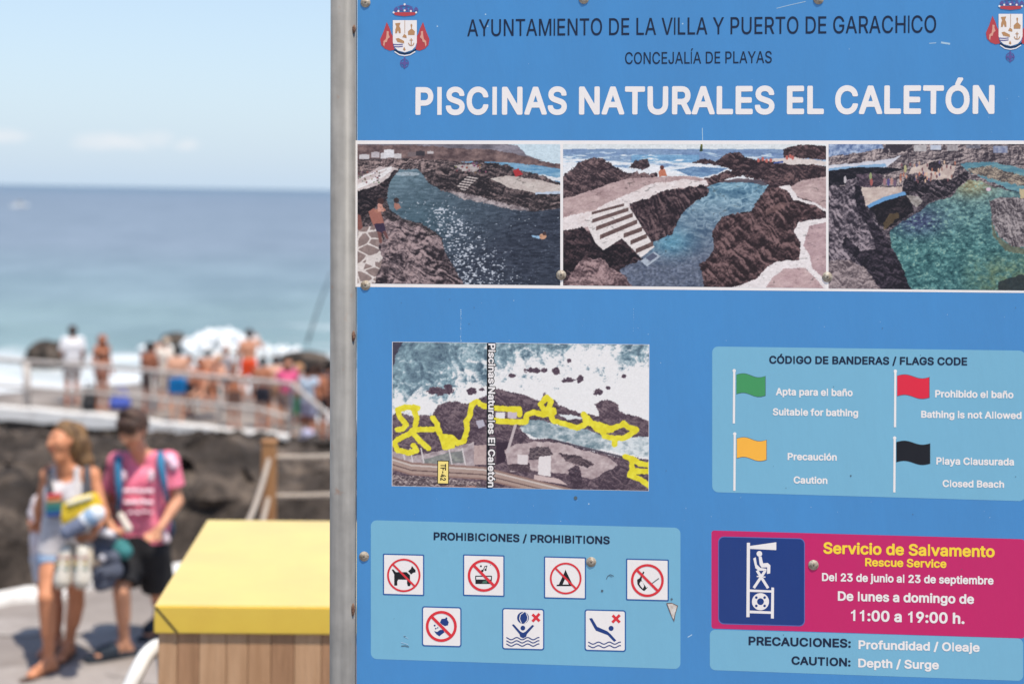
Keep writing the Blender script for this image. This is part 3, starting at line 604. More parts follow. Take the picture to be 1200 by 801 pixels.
def post(u0, u1):
    b = MB()
    w = (u1 - u0) / 2
    uc = (u0 + u1) / 2
    r = 0.019
    prof = []
    for (sx_, sy_) in ((1, -1), (1, 1), (-1, 1), (-1, -1)):
        cx_, cy_ = sx_ * (w - r), sy_ * (w - r)
        a0 = {(1, -1): -90, (1, 1): 0, (-1, 1): 90, (-1, -1): 180}[(sx_, sy_)]
        for j in range(9):
            a = R(a0 + j * 90 / 8)
            prof.append((uc + cx_ + r * math.cos(a), 0.006 + cy_ + r * math.sin(a)))
    n = len(prof)
    zs = [-0.3, wT + 0.06]
    v = [(p[0], p[1], z) for z in zs for p in prof]
    f = [(i, (i + 1) % n, n + (i + 1) % n, n + i) for i in range(n)]
    f.append(tuple(range(n, 2 * n)))
    b.add(v, f)
    o = b.build('post', STEEL, sign, smooth=True)
    o.data.polygons[len(o.data.polygons) - 1].use_smooth = False
    c = MB()
    c.box((u0 - 0.001, 0.006 - w - 0.001, wT + 0.06), (u1 + 0.001, 0.006 + w + 0.001, wT + 0.066), 0.002)
    c.build('post_cap', STEEL, sign)
    return o


p0, p1 = sp(387.0, 400)[0], sp(416.4, 400)[0]
lp = post(p0, p1)
post(uR + 0.003, uR + 0.003 + (p1 - p0))
RUST = mat('rusty weld', (0.26, 0.15, 0.10, 1), 0.8, (0.13, 0.065, 0.045, 1), 140, 5, bump=0.5, bump_scale=300)
RUSTH = mat('stained steel round weld', (0.30, 0.24, 0.19, 1), 0.75, (0.21, 0.14, 0.10, 1), 90, 5, bump=0.2)
for (py, h_, halo) in ((35, 8, 30), (393, 10, 0), (712, 12, 0)):
    c = sp(416, py)
    bm = bmesh.new()
    bmesh.ops.create_icosphere(bm, subdivisions=3, radius=1.0)
    for v in bm.verts:
        n_ = 1 + 0.22 * (random.Random(int(v.co.x * 999) * 7 + int(v.co.z * 999)).random() - 0.5)
        v.co = Vector((p1 - 0.0015 + v.co.x * 0.0036 * n_, -0.0095 + v.co.y * 0.0036 * n_, c[1] + v.co.z * h_ * 0.00162 * 0.62 * n_))
    b = MB()
    b.take(bm)
    b.build('weld', RUST, sign, smooth=True)

# ------------------------------------------------------------------ heading
lettering('heading_lettering', 'AYUNTAMIENTO DE LA VILLA Y PUERTO DE GARACHICO', 547.6, 42.8, 1097, 38.6, 19.8, V_DARK, 2, w='r', track=6)
lettering('heading_lettering', 'CONCEJALÍA DE PLAYAS', 732.5, 75.4, 904.4, 74.1, 13.9, V_DARK, 2, w='r', track=4)
lettering('title_lettering', 'PISCINAS NATURALES EL CALETÓN', 486.8, 134.8, 1165.3, 133.6, 32.6, V_WHITE, 2, track=16)

# ------------------------------------------------------------------ coats of arms
V_GOLD = vinyl('crest ochre', (188, 140, 96), 0.5)
V_CRED = vinyl('crest red', (186, 66, 72), 0.5)
V_CPUR = vinyl('crest purple', (92, 86, 150), 0.5)
V_SAL = vinyl('crest salmon', (222, 160, 140), 0.5)


def crest(ox, oy):
    """offsets from the left crest; coordinates read in its enlarged crop (8.9 x)"""
    q = lambda pts: [(440 + x / 8.9 + ox, y / 8.9 + oy) for x, y in pts]
    root = flat('coat_of_arms', [q([(182, 213), (432, 213), (432, 445), (415, 490), (380, 525), (308, 548), (235, 528), (200, 495), (182, 445)])], V_WHITE, 4)
    flag_l = [(118, 232), (150, 300), (165, 350), (182, 380), (184, 470), (200, 520), (150, 530), (100, 510), (60, 470), (50, 410), (85, 330)]
    flag_r = [(614 - x, y) for x, y in flag_l]
    flat('banner', [q(flag_l)], V_CRED, 3, root)
    flat('banner', [q(flag_r)], V_CRED, 3, root)
    beast = [(118, 325), (140, 330), (138, 360), (150, 390), (128, 410), (120, 440), (100, 445), (92, 490), (82, 470), (85, 430), (108, 410), (116, 370)]
    flat('beast', [q(beast)], V_SAL, 5, root)
    flat('beast', [q([(614 - x, y) for x, y in beast])], V_SAL, 5, root)
    cr = [q([(185, 130), (430, 130), (410, 160), (305, 172), (205, 160)])]
    flat('crown_band', cr, V_CRED, 4, root)
    arcs = []
    for i in range(5):
        x0 = 190 + i * 52
        arcs.append(q([(x0, 128), (x0 + 6, 95), (x0 + 26, 72), (x0 + 46, 95), (x0 + 50, 128), (x0 + 36, 112), (x0 + 14, 112)]))
    arcs.append(q([(215, 80), (260, 58), (305, 50), (350, 58), (400, 80), (350, 72), (305, 66), (260, 72)]))
    flat('crown_arches', arcs, V_CPUR, 4.6, root)
    flat('crown_pearls', [q(disc(x, y, 11, 10)) for x, y in ((240, 118), (305, 112), (370, 118), (190, 132), (425, 132), (305, 48))], V_WHITE, 5, root)
    flat('ribbon', [q(pl) for pl in stroke([(200, 540), (250, 572), (305, 582), (360, 572), (415, 540)], 11)], V_WHITE, 3.5, root)
    flat('ribbon_shadow_line', [q(pl) for pl in stroke([(196, 520), (250, 552), (305, 562), (365, 552), (425, 515)], 14)], V_DARK, 3.2, root)
    flat('pendant', [q(pl) for pl in ring(303, 660, 46, 38, 20)] , V_CPUR, 3.4, root)
    flat('pendant_cross', [q([(296, 600), (312, 600), (312, 715), (296, 715)]), q([(262, 650), (345, 650), (345, 668), (262, 668)]), q(disc(303, 660, 24, 14))], V_CPUR, 3.8, root)
    ch = [q([(205, 245), (262, 240), (250, 275), (262, 300), (264, 348), (246, 350), (236, 318), (224, 350), (206, 350), (208, 310), (218, 280)]),
          q([(340, 330), (374, 300), (366, 262), (374, 248), (386, 262), (380, 300), (412, 330), (408, 368), (340, 368)]),
          q([(280, 390), (300, 355), (325, 375), (325, 400)]),
          q([(212, 405), (240, 398), (300, 430), (300, 455), (230, 440)]),
          q([(300, 490), (316, 520), (306, 532), (288, 522)])]
    flat('shield_charges', ch, V_GOLD, 5, root)
    anc = [q(pl) for pl in stroke([(374, 402), (374, 470)], 9)] + [q(pl) for pl in stroke([(345, 450), (355, 472), (374, 478), (393, 472), (403, 450)], 9)] + [q(pl) for pl in stroke([(358, 420), (390, 420)], 8)] + [q(pl) for pl in stroke([(307, 215), (307, 350)], 5)]
    flat('shield_anchor', anc, V_GOLD, 5.4, root)
    flat('shield_waves', [q(pl) for k in range(2) for pl in stroke([(190, 465 + 22 * k), (240, 468 + 22 * k), (285, 464 + 20 * k)], 10)], V_CPUR, 5.2, root)
    return root


crest(0, 0)
crest(709.7, -7.4)

# ------------------------------------------------------------------ flags code panel
fp = flat('flags_panel', [rrect(834.6, 405.7, 1201.5, 576.2, 7, 4.9, 10.6)], V_LIGHT, 1)
lettering('flags_heading', 'CÓDIGO DE BANDERAS / FLAGS CODE', 901.4, 425.8, 1133.4, 427.9, 9.2, V_DARK, 3, fp, track=8)
for (t_, x0, y0, x1, y1, c_) in (('Apta para el baño', 909.2, 462.8, 999.2, 464.0, 8.6), ('Suitable for bathing', 905.6, 486.3, 1005.6, 487.6, 8.4),
                                ('Prohibido el baño', 1095.8, 465.3, 1187.6, 466.4, 8.6), ('Bathing is not Allowed', 1079.4, 489.2, 1197, 490.6, 8.4),
                                ('Precaución', 923, 538.6, 980.6, 539.4, 8.4), ('Caution', 930, 566.0, 969.6, 566.6, 8.4),
                                ('Playa Clausurada', 1097.2, 543.9, 1188.2, 545.0, 8.6), ('Closed Beach', 1104.5, 570.2, 1176.6, 571.2, 8.4)):
    lettering('flag_meaning_lettering', t_, x0, y0, x1, y1, c_, V_WHITE, 3, fp, track=4)


def flag(px_, yt, yb, x0, x1, yl0, yl1, m, nm):
    fl = flat('flagpole', [[(px_ - 1.3, yt + 2), (px_ + 1.3, yt + 2), (px_ + 0.9, yb), (px_ - 1.7, yb)], disc(px_, yt + 1.4, 2.0, 14)], V_WHITE, 3, fp)
    n = 14
    top, bot = [], []
    for i in range(n + 1):
        t = i / n
        wv = math.sin(t * 2 * math.pi) * 2.6
        top.append((x0 + (x1 - x0) * t, yl0 + 1.6 - wv * 0.75 + t * 1.6))
        bot.append((x0 + (x1 - x0) * t, yl1 + 0.6 - wv * 0.75 + t * 1.8))
    e = flat('flag_edge', [top + bot[::-1]], vinyl('flag edge grey', (70, 90, 100)), 2.4, fp)
    ins = [(x, y + 0.45) for x, y in top] + [(x, y - 0.45) for x, y in bot[::-1]]
    ins = [(x0 + (x - x0) * 0.985, y) for x, y in ins]
    flat('flag', [ins], m, 3.2, fp)


flag(860.4, 432.6, 495.8, 863, 897.2, 437, 461, V_FGRN, 'green')
flag(1049.2, 433.2, 500.2, 1051.4, 1089.4, 438.2, 463.4, V_FRED, 'red')
flag(861.0, 506.6, 574.6, 863.4, 898.6, 511.6, 536.2, V_FYEL, 'yellow')
flag(1048.4, 511.4, 576.4, 1050.4, 1090.2, 515.8, 540.6, V_FBLK, 'black')

# ------------------------------------------------------------------ prohibitions panel and its tiles
pp = flat('prohibitions_panel', [rrect(434.6, 609.0, 797.4, 771.4, 7, 8.9, 11.9)], V_LIGHT, 1)
lettering('prohibitions_heading', 'PROHIBICIONES / PROHIBITIONS', 508.2, 632.2, 714.6, 637.2, 9.2, V_DARK, 3, pp, track=8)


def tile(name, x0, y0, x1, y1, r, drop=1.2):
    t = flat(name, [rrect(x0, y0, x1, y1, r, drop, drop)], V_EDGE, 2.4)
    flat('tile_face', [rrect(x0 + 1.5, y0 + 1.5, x1 - 1.5, y1 - 1.6, max(r - 1.2, 0.6), drop, drop)], V_WHITE, 3.2, t)
    return t


def ban(t, cx, cy, ro, wd):
    flat('red_ring', ring(cx, cy, ro, ro - wd, 36), V_RED, 5.2, t)
    a = R(45)
    k = ro - wd * 0.6
    flat('red_bar', stroke([(cx - k * math.cos(a), cy - k * math.sin(a)), (cx + k * math.cos(a), cy + k * math.sin(a))], wd * 1.05), V_RED, 5.6, t)


# crop scale 6.1625, origin (440,640)
c1 = lambda pts: [(440 + x / 6.1625, 640 + y / 6.1625) for x, y in pts]
t = tile('no_dogs_tile', 448.7, 648.0, 497.2, 696.6, 1.4)
flat('dog_symbol', [c1([(118, 165), (128, 162), (148, 183), (225, 183), (250, 205), (250, 240), (258, 262), (250, 284), (234, 284), (228, 262), (230, 238), (165, 236), (158, 250), (158, 280), (136, 280), (136, 200)]),
                    c1([(236, 176), (256, 160), (264, 138), (278, 156), (290, 168), (290, 184), (272, 188), (258, 200)])], V_BLACK, 4.2, t)
ban(t, 440 + 205 / 6.1625, 640 + 206 / 6.1625, 19.6, 2.2)
t = tile('no_loud_music_tile', 542.6, 648.9, 591.3, 697.6, 1.4)
flat('radio_symbol', [c1([(722, 236), (840, 236), (840, 268), (722, 268)])] + [c1(pl) for pl in stroke([(724, 236), (724, 212), (838, 212), (838, 236)], 7)]
     + [c1(pl) for pl in stroke([(778, 170), (790, 142), (806, 138), (798, 162)], 5)] + [c1(disc(772, 174, 9, 12)), c1(disc(795, 166, 8, 12)), c1(disc(762, 140, 7, 10))], V_BLACK, 4.2, t)
flat('radio_speaker', [c1([(776, 248), (806, 240), (806, 264), (770, 264)])], vinyl('radio green', (70, 110, 92)), 4.9, t)
ban(t, 440 + 783 / 6.1625, 640 + 208 / 6.1625, 18.9, 3.0)
t = tile('no_litter_tile', 494.4, 709.6, 540.9, 756.6, 3.2)
flat('litter_symbol', [c1([(466, 545), (478, 520), (504, 518), (510, 508), (520, 512), (518, 526), (530, 544), (524, 566), (502, 572), (480, 560)]),
                       c1([(424, 608), (446, 614), (466, 600), (490, 598), (498, 618), (478, 632), (462, 646), (440, 630)]), c1(disc(428, 568, 7, 8)), c1(disc(436, 590, 6, 8)), c1(disc(450, 584, 5, 8))], V_NAVY, 4.2, t)
ban(t, 440 + 476 / 6.1625, 640 + 574 / 6.1625, 18.2, 3.2)
# crop scale 5.341, origin (580,640)
c2 = lambda pts: [(580 + x / 5.341, 640 + y / 5.341) for x, y in pts]
t = tile('no_camping_tile', 637.4, 651.2, 686.8, 700.6, 1.4)
flat('tent_symbol', [c2([(442, 142), (448, 158), (486, 236), (486, 246), (386, 246), (386, 238), (400, 236), (436, 158)])], V_BLACK, 4.2, t)
flat('tent_opening', [c2([(444, 190), (462, 236), (424, 236)])], V_WHITE, 4.8, t)
ban(t, 580 + 443 / 5.341, 640 + 198 / 5.341, 18.6, 2.2)
t = tile('no_fires_tile', 733.6, 653.8, 783.8, 702.8, 1.4)
flat('fire_symbol', [c2([(928, 154), (936, 160), (920, 190), (918, 210), (934, 236), (946, 252), (930, 276), (906, 254), (892, 234), (890, 206), (906, 196)]), c2([(940, 258), (958, 252), (936, 276), (922, 268)])], V_BLACK, 4.2, t)
flat('flame_gap', [c2([(914, 214), (926, 222), (934, 246), (926, 262), (912, 246), (904, 232)])], V_WHITE, 4.8, t)
flat('match_symbol', [c2(pl) for pl in stroke([(985, 228), (1026, 198)], 7)], vinyl('match grey', (120, 120, 124)), 4.2, t)
ban(t, 580 + 954 / 5.341, 640 + 211 / 5.341, 19.3, 2.9)


def wav(x0, x1, y, n, amp):
    m_ = 40
    return [(x0 + (x1 - x0) * i / m_, y + amp * math.sin(2 * math.pi * n * i / m_ - 1.2)) for i in range(m_ + 1)]


t = tile('no_ball_games_tile', 588.4, 711.6, 637.9, 760.2, 3.2)
flat('swimmer_symbol', [c2(disc(175, 508, 15, 16)), c2([(106, 488), (118, 484), (160, 530), (176, 538), (192, 530), (234, 488), (246, 494), (200, 546), (196, 562), (176, 572), (158, 562), (154, 546)])], V_NAVY, 4.2, t)
flat('water_lines', [c2(pl) for y in (574, 594, 614) for pl in stroke(wav(72, 278, y, 3, 7), 6.5)], V_NAVY, 4.2, t)
flat('beach_ball_symbol', [c2(disc(176, 444, 37, 26))], V_NAVY, 4.2, t)
flat('ball_seams', [c2(pl) for pl in stroke([(182, 408), (160, 425), (154, 450), (166, 478)], 4.5)] + [c2(pl) for pl in stroke([(196, 416), (206, 440), (202, 462), (186, 480)], 4.5)], V_WHITE, 4.8, t)
flat('red_cross', [c2(pl) for pl in stroke([(236, 424), (278, 464)], 17) + stroke([(278, 420), (236, 466)], 17)], V_RED, 4.2, t)
t = tile('no_diving_tile', 685.0, 713.2, 733.6, 762.0, 3.2)
flat('diver_symbol', [c2([(590, 448), (608, 446), (640, 500), (704, 528), (724, 546), (760, 586), (746, 594), (706, 552), (632, 524), (620, 504)]), c2(disc(727, 510, 16, 16))], V_NAVY, 4.2, t)
flat('water_lines', [c2(pl) for y in (602, 624) for pl in stroke(wav(584, 788, y, 3, 6.5), 6.5)], V_NAVY, 4.2, t)
flat('red_cross', [c2(pl) for pl in stroke([(738, 430), (780, 472)], 17) + stroke([(780, 428), (736, 472)], 17)], V_RED, 4.2, t)

# ------------------------------------------------------------------ rescue panel
rp_ = flat('rescue_panel', [rrect(833.8, 621.0, 1200.5, 735.8, 3.2, 10.3, 11.6)], V_PINK, 1)
flat('lifeguard_panel_edge', [rrect(841.6, 627.9, 943.2, 730.6, 6.4, 2.4, 2.8)], vinyl('lifeguard panel edge', (88, 104, 168)), 2.0, rp_)
flat('lifeguard_panel', [rrect(842.6, 628.9, 942.2, 729.4, 6, 2.4, 2.8)], V_NAVY, 2.6, rp_)
c3 = lambda pts: [(835 + x / 6.964, 625 + y / 6.964) for x, y in pts]
lg = [c3([(280, 72), (306, 72), (302, 678), (276, 678)]), c3([(306, 98), (520, 68), (520, 132), (306, 122)]), c3(disc(382, 162, 23, 20)),
      c3([(332, 200), (352, 190), (362, 250), (390, 276), (440, 284), (440, 300), (380, 300), (350, 280)]),
      c3([(376, 186), (400, 184), (412, 240), (450, 236), (472, 256), (470, 322), (444, 326), (446, 272), (400, 274), (384, 250)]),
      c3([(300, 452), (484, 460), (484, 478), (300, 472)]), c3([(300, 624), (484, 632), (484, 652), (300, 646)]), c3([(480, 436), (502, 438), (500, 690), (476, 688)])]
lg += [c3(pl) for pl in stroke([(364, 300), (452, 440)], 22) + stroke([(430, 300), (338, 438)], 22)] + [c3(pl) for pl in stroke([(362, 346), (430, 352)], 10)]
flat('lifeguard_symbol', lg, V_WHITE, 3.4, rp_)
flat('lifebuoy_symbol', [c3(pl) for pl in ring(391, 552, 70, 28, 30)], V_WHITE, 3.4, rp_)
flat('lifebuoy_bands', [c3(disc(391 + 48 * math.cos(a), 552 + 48 * math.sin(a), 11, 10)) for a in (R(45), R(135), R(225), R(315))], V_NAVY, 4.4, rp_)
for (t_, x0, y0, x1, y1, c_, m_) in (('Servicio de Salvamento', 964.8, 648.2, 1165.6, 652.5, 13.6, V_YEL), ('Rescue Service', 1013.8, 662.9, 1109, 664.9, 9.8, V_YEL),
                                    ('Del 23 de junio al 23 de septiembre', 963.2, 680.2, 1164.2, 684.4, 9.6, V_WHITE), ('De lunes a domingo de', 981.8, 703.2, 1141.4, 707.0, 11.2, V_WHITE),
                                    ('11:00 a 19:00 h.', 997.2, 726.7, 1130.2, 730.5, 13.0, V_WHITE)):
    lettering('rescue_lettering', t_, x0, y0, x1, y1, c_, m_, 3, rp_, track=4)
cp = flat('caution_panel', [rrect(831.8, 736.9, 1199, 784.4, 6.5, 10.6, 12.8)], V_LIGHT, 1)
lettering('caution_lettering', 'PRECAUCIONES:', 877.2, 755.2, 997, 758.2, 10.2, V_DARK, 3, cp, track=6)
lettering('caution_lettering', 'CAUTION:', 927.5, 777.9, 996.7, 780.2, 9.8, V_DARK, 3, cp, track=6)
lettering('caution_lettering', 'Profundidad / Oleaje', 1006, 759.8, 1148, 763.2, 10.4, V_WHITE, 3, cp, track=4)
lettering('caution_lettering', 'Depth / Surge', 1005.7, 781.2, 1100.2, 783.7, 10.4, V_WHITE, 3, cp, track=4)

# ------------------------------------------------------------------ screws, chips and scratches
SCREW = mat('weathered screw steel', (0.46, 0.42, 0.35, 1), 0.5, (0.27, 0.21, 0.15, 1), 160, 4, metal=0.1, bump=0.2)
SLOT = mat('screw socket', (0.12, 0.10, 0.08, 1), 0.8)


def screw(px, py):
    c = sp(px, py)
    prof = [(0.0, -0.0034), (0.0030, -0.0034), (0.0048, -0.0030), (0.0056, -0.0022), (0.0058, -0.0015), (0.0092, -0.0014), (0.0095, -0.0009), (0.0095, 0.0008)]
    n = 24
    v, f = [], []
    for r_, d_ in prof:
        for j in range(n):
            a = 2 * math.pi * j / n
            v.append((c[0] + r_ * math.cos(a), d_, c[1] + r_ * math.sin(a)))
    for i in range(len(prof) - 1):
        for j in range(n):
            f.append((i * n + j, i * n + (j + 1) % n, (i + 1) * n + (j + 1) % n, (i + 1) * n + j))
    o = mesh_obj('screw', v, f, SCREW, sign, smooth=True)
    a0 = px * 0.7
    hexv = [(c[0] + 0.0021 * math.cos(a0 + k * math.pi / 3), -0.0036, c[1] + 0.0019 * math.sin(a0 + k * math.pi / 3)) for k in range(6)]
    hexv2 = [(x, -0.0030, z) for x, d_, z in hexv]
    mesh_obj('socket', hexv + hexv2, [tuple(range(6))] + [(k, (k + 1) % 6, 6 + (k + 1) % 6, 6 + k) for k in range(6)], SLOT, o)


for s_ in ((428.4, 3.2), (684.2, -1), (959.2, -0.6), (428.4, 334.2), (657.6, 322.2), (969.4, 324.4), (426.8, 651.4), (692.8, 657.9), (953.2, 661.4), (1228, 3), (1228, 334), (1228, 660)):
    screw(*s_)
CHIP = mat('bare chipped paint', lin((226, 220, 212)), 0.7, lin((186, 172, 160)), 90, 4)
CHIPB = mat('brown chip edge', lin((120, 100, 92)), 0.8)
SCR = mat('dark scratch', lin((84, 104, 116)), 0.8)
PALE = mat('pale scratch', lin((176, 206, 226)), 0.7)
flat('paint_chip', [c2([(1072, 352), (1106, 350), (1146, 368), (1130, 420), (1122, 470), (1110, 446), (1094, 410)])], CHIPB, 5)
flat('paint_chip', [c2([(1080, 358), (1110, 356), (1140, 372), (1126, 418), (1118, 454), (1108, 436), (1098, 404)])], CHIP, 5.6)
flat('scratch', [c2(pl) for pl in stroke([(698, 202), (706, 184), (722, 174), (744, 184)], 4) + stroke([(712, 180), (734, 190)], 2.5)] + [c2(disc(671, 276, 8, 9)), c2(disc(1106, 328, 7, 9))], SCR, 4)
flat('scratch', [c1(pl) for pl in stroke([(186, 690), (210, 696), (236, 706)], 5)] + [c1(pl) for pl in stroke([(205, 640), (216, 652), (236, 660)], 4)], PALE, 4)
flat('scratch', [c1(pl) for pl in stroke([(188, 716), (214, 714), (242, 722)], 6)] + [c1(pl) for pl in stroke([(206, 646), (218, 648)], 5)], SCR, 4.4)
rnd = random.Random(5)
dots = []
for i in range(16):
    y = 363 + i * 2.4
    dots.append(disc(540 + rnd.uniform(-.25, .25), y, rnd.uniform(.3, .75), 7))
for i in range(9):
    dots.append(disc(742.5 + rnd.uniform(-.3, .3), 362 + i * 3.2, rnd.uniform(.15, .4), 6))
for i in range(60):
    dots.append(disc(rnd.uniform(425, 1195), rnd.choice([rnd.uniform(4, 160), rnd.uniform(345, 400), rnd.uniform(578, 612), rnd.uniform(345, 620)]), rnd.uniform(.2, .55), 6))
for x_, y_ in ((512.5, 31), (569, 17), (571.5, 31), (800, 28), (690, 590)):
    dots.append(disc(x_, y_, 0.9, 8))
flat('pale_speck', dots, PALE, 0.7)
flat('pale_speck', stroke([(1089, 51), (1097, 50.4)], .9) + stroke([(1103, 50), (1113, 51.6)], 2.2) + stroke([(823, 150), (823.4, 166)], 0.8) + stroke([(806, 746), (811, 743)], 1.0) + stroke([(910, 10), (926, 6), (944, 2)], 0.7), PALE, 0.7)
flat('dark_speck', [disc(rnd.uniform(425, 1195), rnd.uniform(345, 800), rnd.uniform(.25, .6), 6) for i in range(26)] + [disc(674.5, 583, 2.2, 8), disc(997, 557, 1.0, 8)], SCR, 3.8)

# ------------------------------------------------------------------ printed photographs and map
PRINT = bpy.data.materials.new('printed photograph')
PRINT.use_nodes = True
_t = PRINT.node_tree
_a = _t.nodes.new('ShaderNodeAttribute')
_a.attribute_name = 'ink'
_t.links.new(_a.outputs['Color'], _t.nodes['Principled BSDF'].inputs['Base Color'])
_t.nodes['Principled BSDF'].inputs['Roughness'].default_value = 0.4
_t.nodes['Principled BSDF'].inputs['Specular IOR Level'].default_value = 0.35


def picture(name, corners, paint, org, scale, layer, parent, dens=1.75):
    """a printed picture: a fine flat grid whose ink colours come from the procedural painter"""
    (x0, y0), (x1, y1), (x2, y2), (x3, y3) = corners
    nx, ny = int((x1 - x0) * dens), int((y3 - y0) * dens)
    s, t = np.meshgrid(np.linspace(0, 1, nx), np.linspace(0, 1, ny))
    px_ = (x0 * (1 - s) + x1 * s) * (1 - t) + (x3 * (1 - s) + x2 * s) * t
    py_ = (y0 * (1 - s) + y1 * s) * (1 - t) + (y3 * (1 - s) + y2 * s) * t
    rgb = paint((px_ - org[0]) * scale, (py_ - org[1]) * scale)
    q = [sp(*c) for c in corners]
    U_ = (q[0][0] * (1 - s) + q[1][0] * s) * (1 - t) + (q[3][0] * (1 - s) + q[2][0] * s) * t
    W_ = (q[0][1] * (1 - s) + q[1][1] * s) * (1 - t) + (q[3][1] * (1 - s) + q[2][1] * s) * t
    v = np.stack([U_.ravel(), np.full(U_.size, -LAY * layer), W_.ravel()], 1)
    idx = np.arange(nx * ny).reshape(ny, nx)
    f = np.stack([idx[1:, :-1], idx[1:, 1:], idx[:-1, 1:], idx[:-1, :-1]], -1).reshape(-1, 4)
    me = bpy.data.meshes.new(name)
    me.vertices.add(len(v))
    me.vertices.foreach_set('co', v.ravel())
    me.loops.add(f.size)
    me.loops.foreach_set('vertex_index', f.ravel().astype(np.int32))
    me.polygons.add(len(f))
    me.polygons.foreach_set('loop_start', np.arange(0, f.size, 4, dtype=np.int32))
    me.update()
    k = rgb.copy()                                   # soften the ink edges as a print does
    k[1:-1, 1:-1] = (rgb[1:-1, 1:-1] * 4 + rgb[:-2, 1:-1] + rgb[2:, 1:-1] + rgb[1:-1, :-2] + rgb[1:-1, 2:]) / 8
    c = np.clip(k, 0, 255) / 255.0
    c = np.where(c <= 0.04045, c / 12.92, ((c + 0.055) / 1.055) ** 2.4) * 0.95
    at = me.color_attributes.new('ink', 'FLOAT_COLOR', 'POINT')
    at.data.foreach_set('color', np.concatenate([c.reshape(-1, 3), np.ones((len(v), 1))], 1).astype(np.float32).ravel())
    me.materials.append(PRINT)
    o = bpy.data.objects.new(name, me)
    COL.objects.link(o)
    o.parent = parent
    return o


class Canvas:
    def __init__(self, X, Y, base):
        self.X, self.Y = X, Y
        self.c = np.empty(X.shape + (3,))
        self.c[:] = base

    def m(self, poly, warp=0.0, ws=30.0, seed=3):
        X, Y = self.X, self.Y
        if warp:
            X = X + warp * (fbm(self.X / ws, self.Y / ws, 4, seed) - 0.5) * 2
            Y = Y + warp * (fbm(self.X / ws + 77, self.Y / ws + 31, 4, seed + 9) - 0.5) * 2
            X = X + warp * .6 * (fbm(self.X / (ws * .2), self.Y / (ws * .2), 3, seed + 20, .7) - .5) * 2
            Y = Y + warp * .6 * (fbm(self.X / (ws * .2) + 9, self.Y / (ws * .2) + 5, 3, seed + 29, .7) - .5) * 2
        return inpoly(X, Y, poly)

    def put(self, mask, col, a=1.0):
        col = np.array(col, float)
        if col.ndim == 1:
            col = np.broadcast_to(col, self.c.shape)
        w = (mask.astype(float) * a)[..., None]
        self.c = self.c * (1 - w) + col * w

    def mix(self, a, b, t):
        t = np.clip(t, 0, 1)[..., None]
        return np.array(a, float) * (1 - t) + np.array(b, float) * t

    def rock(self, poly, dark=(34, 27, 32), light=(132, 112, 112), s=38.0, seed=1, warp=10, bias=0.0, con=2.6, ang=0.6):
        X, Y = self.X, self.Y
        ca, sa = math.cos(ang), math.sin(ang)
        wx = (fbm(X / (s * 1.3), Y / (s * 1.3), 3, seed + 60) - .5) * s * .9
        wy = (fbm(X / (s * 1.3) + 40, Y / (s * 1.3) + 9, 3, seed + 61) - .5) * s * .9
        a, b = ((X + wx) * ca + (Y + wy) * sa) / (s * 1.5), (-(X + wx) * sa + (Y + wy) * ca) / (s * 0.75)
        e = 0.35
        hgt = ridged(a, b, 5, seed)
        hgt2 = ridged(a + e * .35, b + e * .5, 5, seed)
        slope = (hgt - hgt2) * 3.4                      # printed sunlit and shaded faces of the crags
        n2 = fbm(X / (s * 2.2), Y / (s * 2.2), 3, seed + 80) - .5
        n3 = fbm(X / (s * .17), Y / (s * .13), 3, seed + 40, .75) - .5
        t = .42 + slope * con / 2.6 * .8 + n2 * .9 + n3 * 1.1 + bias * 3
        pit = vnoise(X / (s * .10), Y / (s * .085), seed + 44)
        t = t - np.clip(pit - .70, 0, 1) * 2.2 + np.clip(.22 - pit, 0, 1) * 1.8
        self.put(self.m(poly, warp, s * 0.6, seed + 5), self.mix(dark, light, t))

    def dabs(self, n, region, col, r, seed=0, jit=20):
        rg = random.Random(seed)
        for i in range(n):
            x, y = region(rg)
            rr = r * rg.uniform(0.5, 1.3)
            d = ((self.X - x) / (rr * 1.2)) ** 2 + ((self.Y - y) / rr) ** 2
            cc = tuple(v + rg.uniform(-jit, jit) for v in col)
            self.put(d < 1, cc)


def uni(x0, x1, y0, y1):
    return lambda rg: (rg.uniform(x0, x1), rg.uniform(y0, y1))


